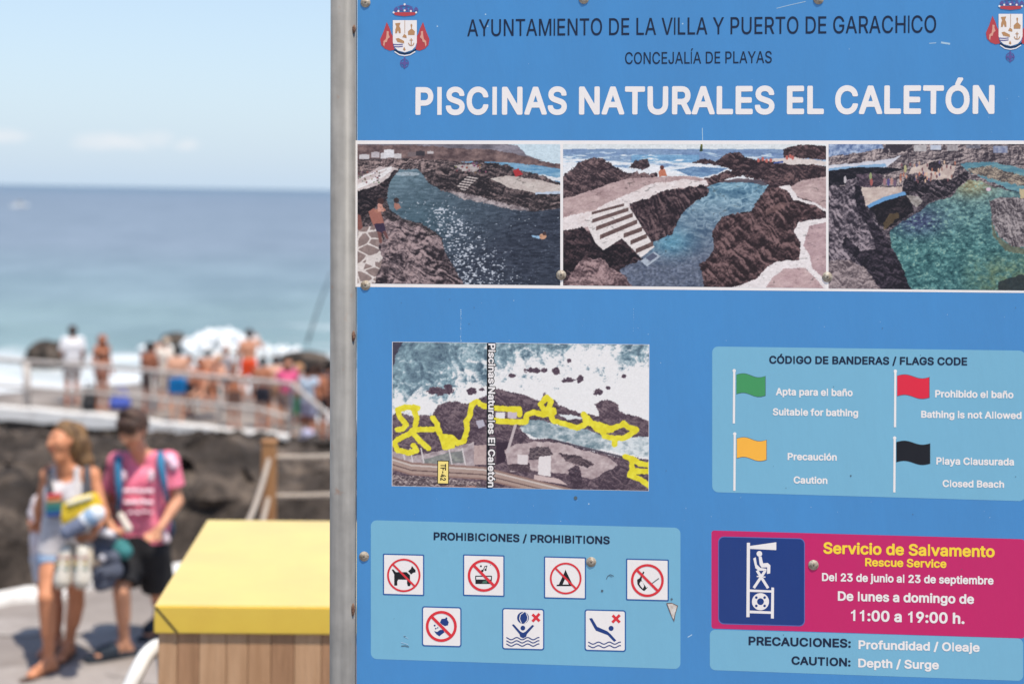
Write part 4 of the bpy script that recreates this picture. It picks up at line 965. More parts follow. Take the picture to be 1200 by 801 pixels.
def paint_long_pool(X, Y):
    c = Canvas(X, Y, (204, 220, 226))
    c.rock([(40, 150), (1110, 180), (1110, 780), (40, 780)], (36, 30, 34), (140, 122, 120), 30, 2, 0)
    c.put(c.m([(60, 50), (780, 50), (870, 66), (915, 112), (960, 130), (1000, 140), (60, 190)], 5, 40), c.mix((96, 90, 98), (150, 142, 150), fbm(X / 60, Y / 24, 5, 4) * 1.6 - .3))
    c.put(c.m([(60, 60), (300, 64), (480, 70), (620, 84), (760, 84), (820, 100), (890, 112), (990, 142), (1090, 158), (1090, 185), (60, 200)], 7, 30), c.mix((82, 64, 66), (146, 120, 114), fbm(X / 34, Y / 20, 5, 8, .65) * 2.2 - .6))
    c.put(c.m([(420, 160), (560, 146), (700, 144), (830, 150), (960, 164), (1090, 182), (1090, 250), (900, 215), (420, 180)], 4, 40), c.mix((84, 138, 176), (150, 186, 206), fbm(X / 60, Y / 8, 3, 5) * 1.7 - .4))
    c.put(c.m([(920, 205), (1000, 210), (1090, 228), (1090, 245), (980, 232)], 6, 20), (226, 226, 226))
    # town
    for (x0, y0, x1, y1, cc) in ((88, 108, 140, 132, (206, 200, 200)), (150, 96, 190, 126, (190, 180, 182)), (196, 100, 232, 130, (214, 208, 208)), (212, 84, 262, 126, (226, 222, 222)), (262, 104, 300, 130, (208, 200, 198)), (330, 96, 372, 120, (120, 104, 104)), (372, 92, 416, 116, (60, 54, 60)), (428, 92, 458, 106, (196, 186, 184)), (96, 130, 240, 142, (70, 60, 64))):
        c.put((X > x0) & (X < x1) & (Y > y0 + 6 * np.abs((X - (x0 + x1) / 2) / (x1 - x0))) & (Y < y1), cc)
    c.rock([(60, 140), (300, 128), (520, 140), (640, 150), (560, 200), (400, 230), (60, 260)], (44, 36, 40), (176, 152, 146), 22, 11, 8, .02, 3.2, 0.1)
    c.rock([(400, 205), (470, 170), (680, 140), (740, 150), (830, 165), (880, 190), (960, 205), (1090, 250), (1090, 370), (980, 385), (840, 350), (700, 318), (560, 290), (470, 265)], (36, 30, 34), (150, 128, 124), 40, 21, 8, -.05, 2.6, 0.35)
    c.put(c.m([(560, 160), (660, 158), (700, 176), (660, 196), (600, 190)], 6, 18), c.mix((150, 136, 132), (206, 196, 190), fbm(X / 14, Y / 9, 3, 3) * 1.5 - .2))
    c.put(c.m([(735, 226), (830, 214), (960, 232), (1090, 262), (1090, 296), (960, 300), (840, 276)], 4, 24), c.mix((188, 172, 164), (214, 202, 192), fbm(X / 50, Y / 20, 3, 31) * 1.5 - .2))
    c.put(c.m([(960, 298), (1090, 290), (1090, 304), (960, 306)], 3, 14), (190, 200, 214))
    st = c.m([(572, 268), (628, 214), (682, 226), (640, 262), (612, 292)], 2, 14)
    c.put(st, np.where((np.mod(Y - X * 0.16, 13) < 6.5)[..., None], (206, 192, 184), (62, 52, 56)))
    # harbour wall and promenade
    c.put(c.m([(60, 236), (150, 196), (190, 172), (250, 170), (285, 182), (240, 226), (180, 262), (60, 300)], 4, 24), c.mix((196, 178, 174), (226, 214, 208), fbm(X / 30, Y / 16, 4, 33) * 1.6 - .3))
    for off in (0, 34):
        pl = [(60, 278 - off * 1.3), (160, 236 - off), (210, 208 - off * .7), (250, 178 - off * .2)]
        for a, b in zip(pl[:-1], pl[1:]):
            t = np.clip((X - a[0]) / (b[0] - a[0]), 0, 1)
            c.put((X >= a[0]) & (X < b[0]) & (np.abs(Y - (a[1] + t * (b[1] - a[1]))) < (11 if off == 0 else 4)), (234, 228, 224))
    c.rock([(60, 292), (180, 262), (240, 222), (262, 184), (280, 190), (256, 250), (236, 300), (230, 340), (180, 350), (120, 420), (60, 470)], (26, 20, 26), (112, 94, 94), 26, 41, 6, -.08, 2.6)
    # water
    wmask = c.m([(262, 214), (290, 186), (380, 182), (410, 214), (430, 246), (500, 288), (620, 312), (740, 340), (860, 380), (960, 388), (1090, 372), (1090, 765), (600, 765), (560, 660), (512, 590), (500, 520), (400, 448), (300, 425), (240, 380), (226, 330), (236, 262)], 7, 26)
    tt = (X - 230) / 800 * 0.55 + (Y - 190) / 560 * 0.6
    wat = c.mix((108, 132, 142), (50, 56, 70), tt * 1.25)
    g = np.exp(-(((X - 380) / 160) ** 2 + ((Y - 460) / 140) ** 2))
    wat = wat * (1 - .45 * g[..., None]) + np.array((56, 88, 100)) * .45 * g[..., None]
    rip = fbm(X / 26 + fbm(X / 50, Y / 50, 2, 5) * 2, Y / 7, 4, 51, .6)
    wat = wat + (rip[..., None] - .5) * np.array((70, 72, 74))
    c.put(wmask, wat)
    band = np.exp(-(((X - (470 + (Y - 300) * .45)) / (90 + (Y - 280) * .33)) ** 2)) * np.clip((Y - 300) / 80, 0, 1)
    band = np.maximum(band, .45 * np.exp(-(((X - 850) / 110) ** 2 + ((Y - 440) / 40) ** 2)))
    spk = vnoise(X / 10 + 3, Y / 6.5, 61) * .62 + vnoise(X / 5.4, Y / 4, 62) * .38
    c.put(wmask & (spk > 0.93 - .30 * band), (238, 238, 240), 0.95)
    c.put(wmask & (spk > 0.80 - .26 * band), (150, 160, 172), 0.35)
    foam = c.m([(520, 286), (640, 306), (770, 340), (900, 372), (940, 386), (840, 384), (720, 352), (600, 326)], 10, 18)
    c.put(foam, c.mix((120, 106, 108), (200, 184, 180), fbm(X / 14, Y / 8, 4, 71) * 2.2 - .6), .9)
    c.put(wmask & (np.hypot((X - 330) / 60, (Y - 206) / 10) < 1), (196, 204, 208), .7)
    # crazy paving
    cell = np.full(X.shape, 9.)
    cell2 = np.full(X.shape, 9.)
    rg = random.Random(3)
    pts = [(rg.uniform(40, 260), rg.uniform(450, 780)) for _ in range(26)]
    for (a, b) in pts:
        d = np.hypot(X - a, (Y - b) * 1.5) / 60
        cell2 = np.where(d < cell, cell, np.minimum(cell2, d))
        cell = np.minimum(cell, d)
    pav = np.where((cell2 - cell < 0.14)[..., None], np.array((224, 212, 204)), c.mix((126, 108, 104), (164, 142, 134), fbm(X / 20, Y / 20, 3, 81)))
    c.put(c.m([(60, 470), (170, 462), (196, 500), (226, 600), (170, 765), (60, 765)], 4, 30), pav)
    c.rock([(205, 415), (260, 440), (300, 430), (350, 470), (400, 455), (424, 500), (500, 520), (516, 585), (548, 650), (575, 700), (612, 765), (155, 765), (205, 640), (180, 560), (215, 520)], (38, 30, 36), (176, 152, 150), 56, 91, 9, .03, 2.7, 0.5)
    c.put(c.m([(120, 612), (190, 596), (206, 620), (190, 640), (140, 636)], 3, 20), (220, 208, 200))
    # bathers
    sk = (178, 120, 100)
    c.put(c.m([(134, 392), (160, 374), (196, 392), (214, 450), (206, 470), (166, 470), (150, 440)]), (164, 106, 92))
    c.put(c.m([(160, 384), (214, 372), (222, 386), (176, 400)]), sk)
    c.put(np.hypot(X - 196, (Y - 342) * .85) < 16, (70, 46, 44))
    c.put(c.m([(182, 350), (204, 356), (212, 392), (180, 392)]), (206, 150, 132))
    c.put(c.m([(162, 452), (212, 448), (222, 486), (204, 500), (176, 490)]), (58, 44, 66))
    c.put(c.m([(178, 488), (200, 494), (202, 548), (190, 548)]), (122, 80, 74))
    c.put(c.m([(204, 490), (220, 486), (236, 524), (226, 528)]), (110, 72, 70))
    c.put(np.hypot(X - 274, Y - 336) < 13, (60, 44, 44))
    c.put(c.m([(262, 348), (286, 352), (298, 372), (276, 384), (262, 372)]), (168, 116, 100))
    c.put(c.m([(72, 400), (96, 410), (106, 470), (90, 484), (74, 470)]), (132, 84, 76))
    c.dabs(30, uni(80, 190, 190, 250), (110, 86, 92), 4, 4, 26)
    c.dabs(22, uni(560, 720, 150, 200), (120, 86, 84), 4, 6, 26)
    c.put(c.m([(850, 190), (876, 178), (900, 208), (862, 220)]), (176, 52, 56))
    c.put(np.hypot((X - 996) / 18, (Y - 514) / 14) < 1, (200, 150, 118))
    c.put(c.m([(940, 508), (980, 512), (980, 526), (946, 518)]), (150, 186, 214))
    c.put(np.hypot(X - 1004, Y - 500) < 9, (70, 50, 48))
    st_ = fbm(X / 11, Y / 6, 4, 91, .7) - .5
    ck = ridged(X / 46 + 2, Y / 22 + 5, 3, 93)
    c.c = c.c * (1 - .34 * np.clip((ck - .86) * 12, 0, 1) * (c.c.mean(-1) > 135) * (Y > 185))[..., None]
    lum = c.c.mean(-1)
    c.c = c.c + (st_ * 46 * (lum > 130))[..., None]
    gr = fbm(X / 4, Y / 4, 2, 99) - .5
    return c.c + gr[..., None] * 22


def paint_steps_pool(X, Y):
    c = Canvas(X, Y, (226, 229, 227))
    fo = fbm(X / 60, Y / 9, 4, 5, .6) + np.clip((Y - 78) / 90, 0, 1) * .62 + np.exp(-((X - 90) / 120) ** 2) * .1
    c.put(Y > 70 + 3 * fbm(X / 40, Y * 0, 2, 4), c.mix((104, 128, 168), (150, 174, 198), fbm(X / 90, Y / 6, 3, 4)))
    c.put((Y > 76) & (fo > .78), c.mix((170, 196, 214), (236, 236, 236), (fo - .78) * 6))
    c.put((Y > 96) & (Y < 130) & (X > 330) & (X < 620) & (fo < .9), (112, 168, 204), .6)
    c.rock([(0, 205), (1200, 205), (1200, 700), (0, 700)], (38, 26, 32), (120, 94, 94), 36, 2, 0)
    # shore rocks
    c.rock([(30, 190), (80, 150), (130, 112), (212, 112), (262, 150), (312, 172), (440, 176), (440, 200), (300, 205), (244, 232), (130, 276), (30, 286)], (44, 32, 38), (138, 112, 110), 34, 3, 10, -.02)
    c.rock([(320, 150), (352, 118), (404, 116), (410, 146), (380, 160)], (44, 34, 40), (120, 98, 98), 20, 5, 6)
    c.rock([(588, 130), (640, 108), (690, 128), (740, 90), (796, 84), (812, 104), (862, 116), (980, 118), (1100, 136), (1165, 150), (1165, 200), (1040, 208), (920, 212), (800, 186), (700, 210), (650, 220), (640, 196), (760, 160), (690, 140)], (40, 28, 34), (128, 100, 98), 30, 7, 7, -.03)
    c.rock([(976, 72), (1040, 54), (1165, 56), (1165, 118), (1060, 112), (980, 112)], (44, 32, 36), (120, 92, 92), 26, 9, 5, -.03)
    c.put(c.m([(880, 118), (1010, 106), (1130, 120), (1165, 128), (1165, 140), (1000, 136)], 5, 20), (222, 208, 200))
    # upper pool
    c.put(c.m([(520, 160), (600, 146), (742, 154), (700, 176), (640, 190), (570, 184)], 3, 20), c.mix((78, 110, 150), (140, 172, 200), fbm(X / 30, Y / 6, 3, 15) * 1.6 - .3))
    # terrace and white path
    c.put(c.m([(30, 285), (200, 236), (300, 198), (440, 190), (600, 186), (650, 204), (660, 226), (560, 240), (480, 246), (330, 320), (160, 420), (30, 430)], 5, 30), c.mix((172, 144, 142), (206, 180, 174), fbm(X / 60, Y / 26, 4, 17, .6) * 1.8 - .4))
    c.put(c.m([(30, 362), (170, 330), (300, 270), (420, 218), (560, 200), (650, 206), (660, 224), (560, 238), (480, 246), (350, 306), (160, 400), (30, 424)], 6, 26), c.mix((222, 206, 200), (240, 230, 226), fbm(X / 30, Y / 20, 3, 19)))
    # lower pool
    wm = c.m([(656, 232), (700, 214), (770, 202), (880, 206), (915, 222), (890, 270), (850, 320), (840, 348), (720, 360), (676, 420), (686, 500), (640, 560), (640, 668), (330, 668), (280, 585), (360, 520), (430, 465), (500, 430), (545, 340), (600, 300)], 5, 24)
    w = c.mix((106, 146, 166), (94, 102, 120), (Y - 205) / 330)
    w = w + np.exp(-(((X - 500) / 90) ** 2 + ((Y - 470) / 60) ** 2))[..., None] * np.array((-6, 30, 34))
    q = fbm(X / 40, Y / 40, 2, 21) * 3
    rp1 = ridged(X / 34 + q, Y / 16 + q * .6, 3, 23)
    w = w + (rp1[..., None] - .55) * np.array((150, 140, 120)) * np.clip(1.2 - (Y - 205) / 420, .25, 1)[..., None]
    peb = fbm(X / 9, Y / 7, 3, 25)
    w = w + (peb[..., None] - .5) * np.array((80, 80, 84)) * np.clip((Y - 420) / 160, 0, 1)[..., None]
    c.put(wm, w)
    c.put(c.m([(700, 214), (780, 196), (910, 205), (905, 228), (840, 214), (740, 214)], 3, 20), (84, 66, 72), .8)
    # dark rocks round the pool
    c.rock([(30, 420), (120, 400), (190, 480), (300, 478), (380, 540), (300, 572), (210, 598), (120, 560), (30, 620)], (22, 15, 22), (96, 74, 76), 34, 31, 8, -.08)
    c.rock([(320, 300), (400, 282), (480, 246), (560, 238), (640, 222), (664, 240), (655, 268), (600, 296), (560, 330), (530, 380), (505, 430), (440, 462), (400, 470), (350, 380)], (34, 23, 30), (120, 96, 96), 40, 33, 8, -.05, 2.6, 1.2)
    c.rock([(30, 668), (60, 620), (100, 560), (132, 522), (164, 540), (204, 536), (240, 575), (300, 606), (345, 668)], (70, 52, 56), (176, 146, 144), 44, 35, 7, .04)
    c.rock([(845, 335), (870, 290), (912, 238), (1000, 232), (1044, 280), (1130, 300), (1140, 350), (1050, 372), (1010, 420), (1046, 470), (1048, 540), (960, 552), (916, 570), (870, 620), (790, 668), (640, 668), (626, 560), (690, 520), (676, 430), (720, 360), (780, 345)], (38, 24, 28), (134, 104, 102), 46, 37, 10, -.03, 2.9, 0.9)
    c.put(c.m([(900, 330), (960, 300), (1000, 302), (950, 340), (900, 352)], 8, 20), (150, 116, 110), .5)
    # paving right
    c.put(c.m([(1000, 236), (1060, 205), (1165, 186), (1165, 335), (1090, 290), (1030, 270)], 5, 30), c.mix((176, 148, 146), (204, 178, 172), fbm(X / 30, Y / 12, 4, 41) * 1.7 - .3))
    c.put(c.m([(955, 232), (1004, 224), (1040, 280), (1110, 300), (1165, 330), (1165, 346), (1110, 312), (1020, 286), (990, 244)], 4, 20), (234, 224, 220))
    c.put(c.m([(1040, 384), (1165, 362), (1165, 668), (745, 668), (860, 626), (918, 566), (960, 548), (1044, 542), (1050, 470), (1020, 420)], 5, 22), (236, 226, 222))
    c.put(c.m([(1086, 400), (1165, 378), (1165, 640), (1100, 580), (1086, 520), (1060, 480), (1074, 440)], 4, 26), c.mix((174, 144, 146), (204, 174, 172), fbm(X / 40, Y / 20, 4, 43) * 1.6 - .3))
    c.put(c.m([(900, 668), (930, 620), (980, 580), (1070, 578), (1130, 640), (1150, 668)], 4, 26), c.mix((184, 152, 152), (206, 178, 174), fbm(X / 40, Y / 20, 4, 45) * 1.6 - .3))
    # steps
    c.put(c.m([(138, 394), (150, 356), (304, 300), (330, 330), (376, 404), (430, 488), (372, 534), (338, 500), (290, 452), (210, 502), (176, 470)], 2, 20), (232, 222, 216))
    for k, (xa, ya, xb, yb, h) in enumerate(((160, 345, 300, 308, 9), (162, 378, 318, 328, 13), (178, 410, 336, 352, 14), (196, 446, 356, 380, 15), (298, 440, 376, 412, 15), (326, 470, 398, 440, 15), (350, 506, 424, 474, 16))):
        t = (X - xa) / (xb - xa)
        yy = ya + (yb - ya) * t
        c.put((t > 0) & (t < 1) & (np.abs(Y - yy) < h * .62), c.mix((84, 64, 62), (128, 102, 96), fbm(X / 14, Y / 8, 3, k)))
    c.put(c.m([(370, 548), (428, 508), (456, 528), (398, 572)]), (176, 184, 194))
    for a in (0.3, .62):
        c.put(c.m([(376 + 50 * a, 545 - 34 * a), (392 + 50 * a, 534 - 34 * a), (412 + 50 * a, 548 - 34 * a), (396 + 50 * a, 560 - 34 * a)]), (90, 96, 116))
    # bathers
    c.put(c.m([(446, 172), (456, 156), (474, 158), (484, 186), (450, 188)]), (196, 120, 92))
    c.put(np.hypot(X - 462, Y - 150) < 9, (96, 52, 44))
    for (x, y) in ((872, 120), (890, 114), (906, 122), (924, 120), (992, 108), (1006, 102), (1016, 108)):
        c.put(np.hypot((X - x) / 6, (Y - y) / 9) < 1, (190, 104, 94))
    c.put(c.m([(934, 128), (976, 122), (976, 130), (936, 134)]), (70, 90, 150))
    # kite-shaped mark on the print
    c.put(c.m([(622, 82), (628, 44), (634, 48), (636, 80)]), (46, 60, 34))
    c.put(c.m([(626, 50), (630, 40), (634, 52), (632, 70)]), (120, 116, 40))
    st_ = fbm(X / 11, Y / 6, 4, 91, .7) - .5
    ck = ridged(X / 46 + 2, Y / 22 + 5, 3, 93)
    c.c = c.c * (1 - .34 * np.clip((ck - .86) * 12, 0, 1) * (c.c.mean(-1) > 135) * (Y > 185))[..., None]
    lum = c.c.mean(-1)
    c.c = c.c + (st_ * 46 * (lum > 130))[..., None]
    gr = fbm(X / 4, Y / 4, 2, 98) - .5
    return c.c + gr[..., None] * 22


def paint_green_pool(X, Y):
    c = Canvas(X, Y, (150, 140, 146))
    c.rock([(0, 0), (1100, 0), (1100, 800), (0, 800)], (40, 34, 44), (150, 134, 136), 30, 2, 0)
    c.rock([(50, 40), (1020, 40), (1020, 260), (50, 260)], (52, 44, 52), (196, 178, 172), 26, 3, 0, .03, 2.6, .05)
    c.put(c.m([(50, 40), (320, 40), (330, 76), (200, 100), (50, 120)], 8, 30), c.mix((90, 110, 150), (186, 200, 220), fbm(X / 16, Y / 12, 4, 5, .7) * 2.2 - .6))
    c.put((Y < 100) & (X > 330) & (X < 470) & (fbm(X / 20, Y / 20, 3, 8) > .42), (58, 50, 58))
    for (x0, x1, y0, y1, cc) in ((478, 540, 62, 92, (176, 168, 166)), (560, 610, 62, 84, (190, 196, 210)), (640, 690, 60, 90, (150, 140, 140)), (730, 800, 62, 78, (84, 80, 92)), (860, 930, 66, 100, (110, 118, 150))):
        c.put((X > x0) & (X < x1) & (Y > y0) & (Y < y1), c.mix(cc, (230, 226, 222), vnoise(X / 8, Y / 8, 3) * .5))
    # left wall with white and blue edge
    c.put(c.m([(50, 160), (180, 150), (350, 130), (420, 112), (360, 160), (340, 176), (60, 200)], 5, 24), c.mix((196, 196, 206), (230, 226, 226), fbm(X / 20, Y / 10, 3, 4)))
    c.put(c.m([(60, 174), (340, 150), (346, 166), (64, 192)], 3, 20), (110, 160, 200), .7)
    c.rock([(50, 190), (200, 168), (340, 168), (440, 176), (330, 200), (210, 208), (150, 250), (50, 270)], (20, 18, 28), (70, 62, 70), 30, 13, 4, -.1)
    # sunbathing terrace
    c.put(c.m([(212, 262), (330, 262), (420, 260), (470, 170), (560, 140), (680, 160), (660, 230), (520, 230), (440, 280), (250, 360), (222, 320)], 6, 26), c.mix((186, 164, 154), (222, 204, 190), fbm(X / 24, Y / 14, 4, 15) * 1.6 - .3))
    c.rock([(200, 205), (260, 196), (330, 205), (330, 250), (280, 266), (210, 262)], (50, 40, 52), (112, 94, 104), 26, 15, 5)
    c.rock([(550, 150), (600, 135), (620, 165), (590, 190), (550, 180)], (34, 28, 36), (90, 76, 82), 20, 16, 5)
    # teal channel right
    c.put(c.m([(700, 150), (860, 140), (1020, 180), (1020, 300), (880, 250), (760, 200)], 8, 30), c.mix((70, 120, 140), (120, 160, 164), fbm(X / 40, Y / 10, 4, 17) * 1.7 - .3))
    c.rock([(730, 180), (830, 160), (940, 190), (1020, 215), (1020, 262), (940, 246), (860, 226), (780, 205)], (70, 62, 62), (190, 172, 150), 22, 18, 9, .02)
    # dark inner wall
    c.rock([(440, 200), (520, 196), (560, 226), (660, 226), (700, 200), (742, 190), (738, 230), (690, 262), (660, 300), (560, 330), (500, 362), (446, 330), (420, 280)], (26, 22, 30), (150, 132, 136), 30, 19, 7, -.06)
    c.rock([(250, 356), (330, 318), (440, 290), (470, 330), (480, 380), (420, 420), (350, 466), (310, 440), (290, 390)], (20, 16, 24), (70, 58, 62), 30, 20, 5, -.12)
    c.put(c.m([(250, 352), (330, 312), (436, 284), (444, 300), (340, 330), (262, 364)], 3, 16), (110, 160, 204))
    c.put(c.m([(330, 440), (360, 392), (404, 388), (408, 410), (370, 440), (340, 470)], 6, 14), (120, 98, 62), .6)
    c.put(c.m([(440, 300), (500, 310), (524, 330), (490, 362), (470, 340)], 4, 12), c.mix((150, 140, 130), (216, 206, 196), vnoise(X / 10, Y / 8, 2)), .8)
    # pool
    wm = c.m([(520, 372), (560, 340), (660, 308), (700, 262), (740, 230), (800, 232), (860, 262), (960, 282), (1020, 300), (1020, 770), (440, 770), (400, 660), (370, 560), (360, 480), (420, 430)], 7, 30)
    t = (Y - 240) / 500
    w = c.mix((104, 134, 136), (72, 118, 118), t * 1.6)
    w = w + np.exp(-(((X - 500) / 110) ** 2 + ((Y - 430) / 60) ** 2))[..., None] * np.array((-10, -40, -10))
    w = w + np.exp(-(((X - 760) / 110) ** 2 + ((Y - 250) / 60) ** 2))[..., None] * np.array((50, 14, -20))
    k = fbm(X / 17 + fbm(X / 30, Y / 30, 2, 3) * 1.2, Y / 11, 4, 23, .75)
    w = w + (k[..., None] - .52) * np.array((170, 190, 170))
    wn_ = vnoise(X / 8, Y / 6, 24)
    w = np.where(((k > .60) & (wn_ > .6))[..., None], (140, 176, 162), w)
    c.put(wm, w)
    g = c.m([(700, 640), (860, 580), (1020, 600), (1020, 770), (800, 770)], 40, 60)
    gw = np.clip((X - 690) / 160, 0, 1) * np.clip((Y - 560) / 110, 0, 1) * np.clip(fbm(X / 26, Y / 22, 4, 55, .7) * 2.4 - .5, 0, 1)
    tgt = c.mix((58, 78, 62), (150, 168, 124), fbm(X / 14, Y / 12, 4, 27, .7) * 2 - .5)
    ww = (gw * wm * .8)[..., None]
    c.c = c.c * (1 - ww) + tgt * ww
    g2 = c.m([(880, 720), (960, 690), (1020, 680), (1020, 770), (880, 770)], 12, 30)
    c.put(g2, (34, 38, 44), .8)
    # right rock
    c.rock([(842, 330), (900, 312), (1020, 316), (1020, 556), (950, 548), (890, 500), (856, 440), (850, 380)], (62, 54, 60), (176, 164, 162), 34, 29, 7, .04, 2.6, 1.3)
    c.put(c.m([(850, 420), (880, 500), (950, 548), (1020, 560), (1020, 590), (920, 570), (860, 500)], 5, 20), (116, 98, 70), .6)
    c.put(c.m([(985, 270), (1020, 276), (1020, 320), (990, 316)], 4, 14), (196, 178, 140))
    # left lava
    c.rock([(50, 270), (90, 250), (140, 268), (150, 232), (210, 214), (220, 260), (246, 370), (300, 420), (340, 520), (400, 600), (430, 690), (470, 770), (50, 770)], (40, 34, 44), (170, 154, 158), 58, 31, 8, .03, 2.8, 1.0)
    c.rock([(190, 250), (222, 262), (250, 380), (330, 480), (420, 640), (470, 770), (330, 770), (190, 600), (130, 540), (150, 500), (220, 570), (300, 560), (240, 420), (200, 380)], (22, 18, 28), (86, 74, 84), 40, 33, 8, -.06)
    c.rock([(50, 620), (170, 610), (250, 660), (330, 770), (50, 770)], (84, 72, 76), (176, 158, 156), 36, 35, 9, .05)
    # people
    rg = random.Random(7)
    for i in range(46):
        x = rg.uniform(400, 690)
        y = 190 + rg.uniform(-40, 60) - (x - 400) * .06
        cc = rg.choice([(206, 150, 128), (180, 116, 96), (226, 190, 160), (120, 80, 84), (190, 150, 130), (100, 90, 120), (150, 110, 100)])
        c.put(np.hypot((X - x) / 4, (Y - y) / 9) < 1, cc)
    for (x, y, cc) in ((270, 212, (150, 160, 112)), (274, 240, (170, 96, 90)), (338, 238, (160, 116, 120)), (356, 240, (90, 80, 130)), (372, 236, (190, 140, 130)), (388, 244, (110, 90, 110)), (438, 176, (186, 180, 130)), (146, 228, (200, 190, 190))):
        c.put(np.hypot((X - x) / 7, (Y - y) / 18) < 1, cc)
    c.put(np.hypot((X - 838) / 12, (Y - 274) / 9) < 1, (220, 190, 200))
    gr = fbm(X / 4, Y / 4, 2, 97) - .5
    return c.c + gr[..., None] * 22


YPATHS = [[(176, 345), (130, 340), (92, 352), (100, 380), (128, 412), (112, 432), (92, 434)], [(160, 352), (172, 385), (164, 430), (140, 452), (92, 474), (78, 490), (92, 518), (140, 530), (172, 520), (158, 500)],
          [(150, 440), (184, 478), (222, 512)], [(170, 434), (262, 432), (258, 412), (240, 386)], [(262, 432), (278, 470), (290, 508), (322, 500), (288, 462), (318, 466), (344, 490), (368, 482), (384, 430), (378, 400), (394, 380), (402, 330), (424, 318), (446, 334), (486, 344), (560, 350), (600, 348), (600, 372)],
          [(500, 396), (560, 402), (626, 402), (630, 372), (660, 362), (700, 372), (742, 364), (740, 352), (700, 352), (688, 330), (712, 300), (730, 318), (720, 350), (740, 398), (800, 414), (838, 428), (880, 408), (916, 410), (946, 420), (940, 440), (918, 432), (880, 384), (864, 372), (874, 400)],
          [(940, 420), (980, 430), (1010, 420), (1030, 408), (1046, 424), (1080, 434), (1052, 456), (1030, 468), (992, 470), (990, 496)], [(992, 470), (950, 462), (940, 440), (980, 436)],
          [(1034, 546), (1060, 552), (1092, 574), (1134, 582)], [(1060, 552), (1062, 600), (1052, 622), (1096, 640), (1132, 666)], [(1052, 622), (1080, 606), (1134, 606)]]


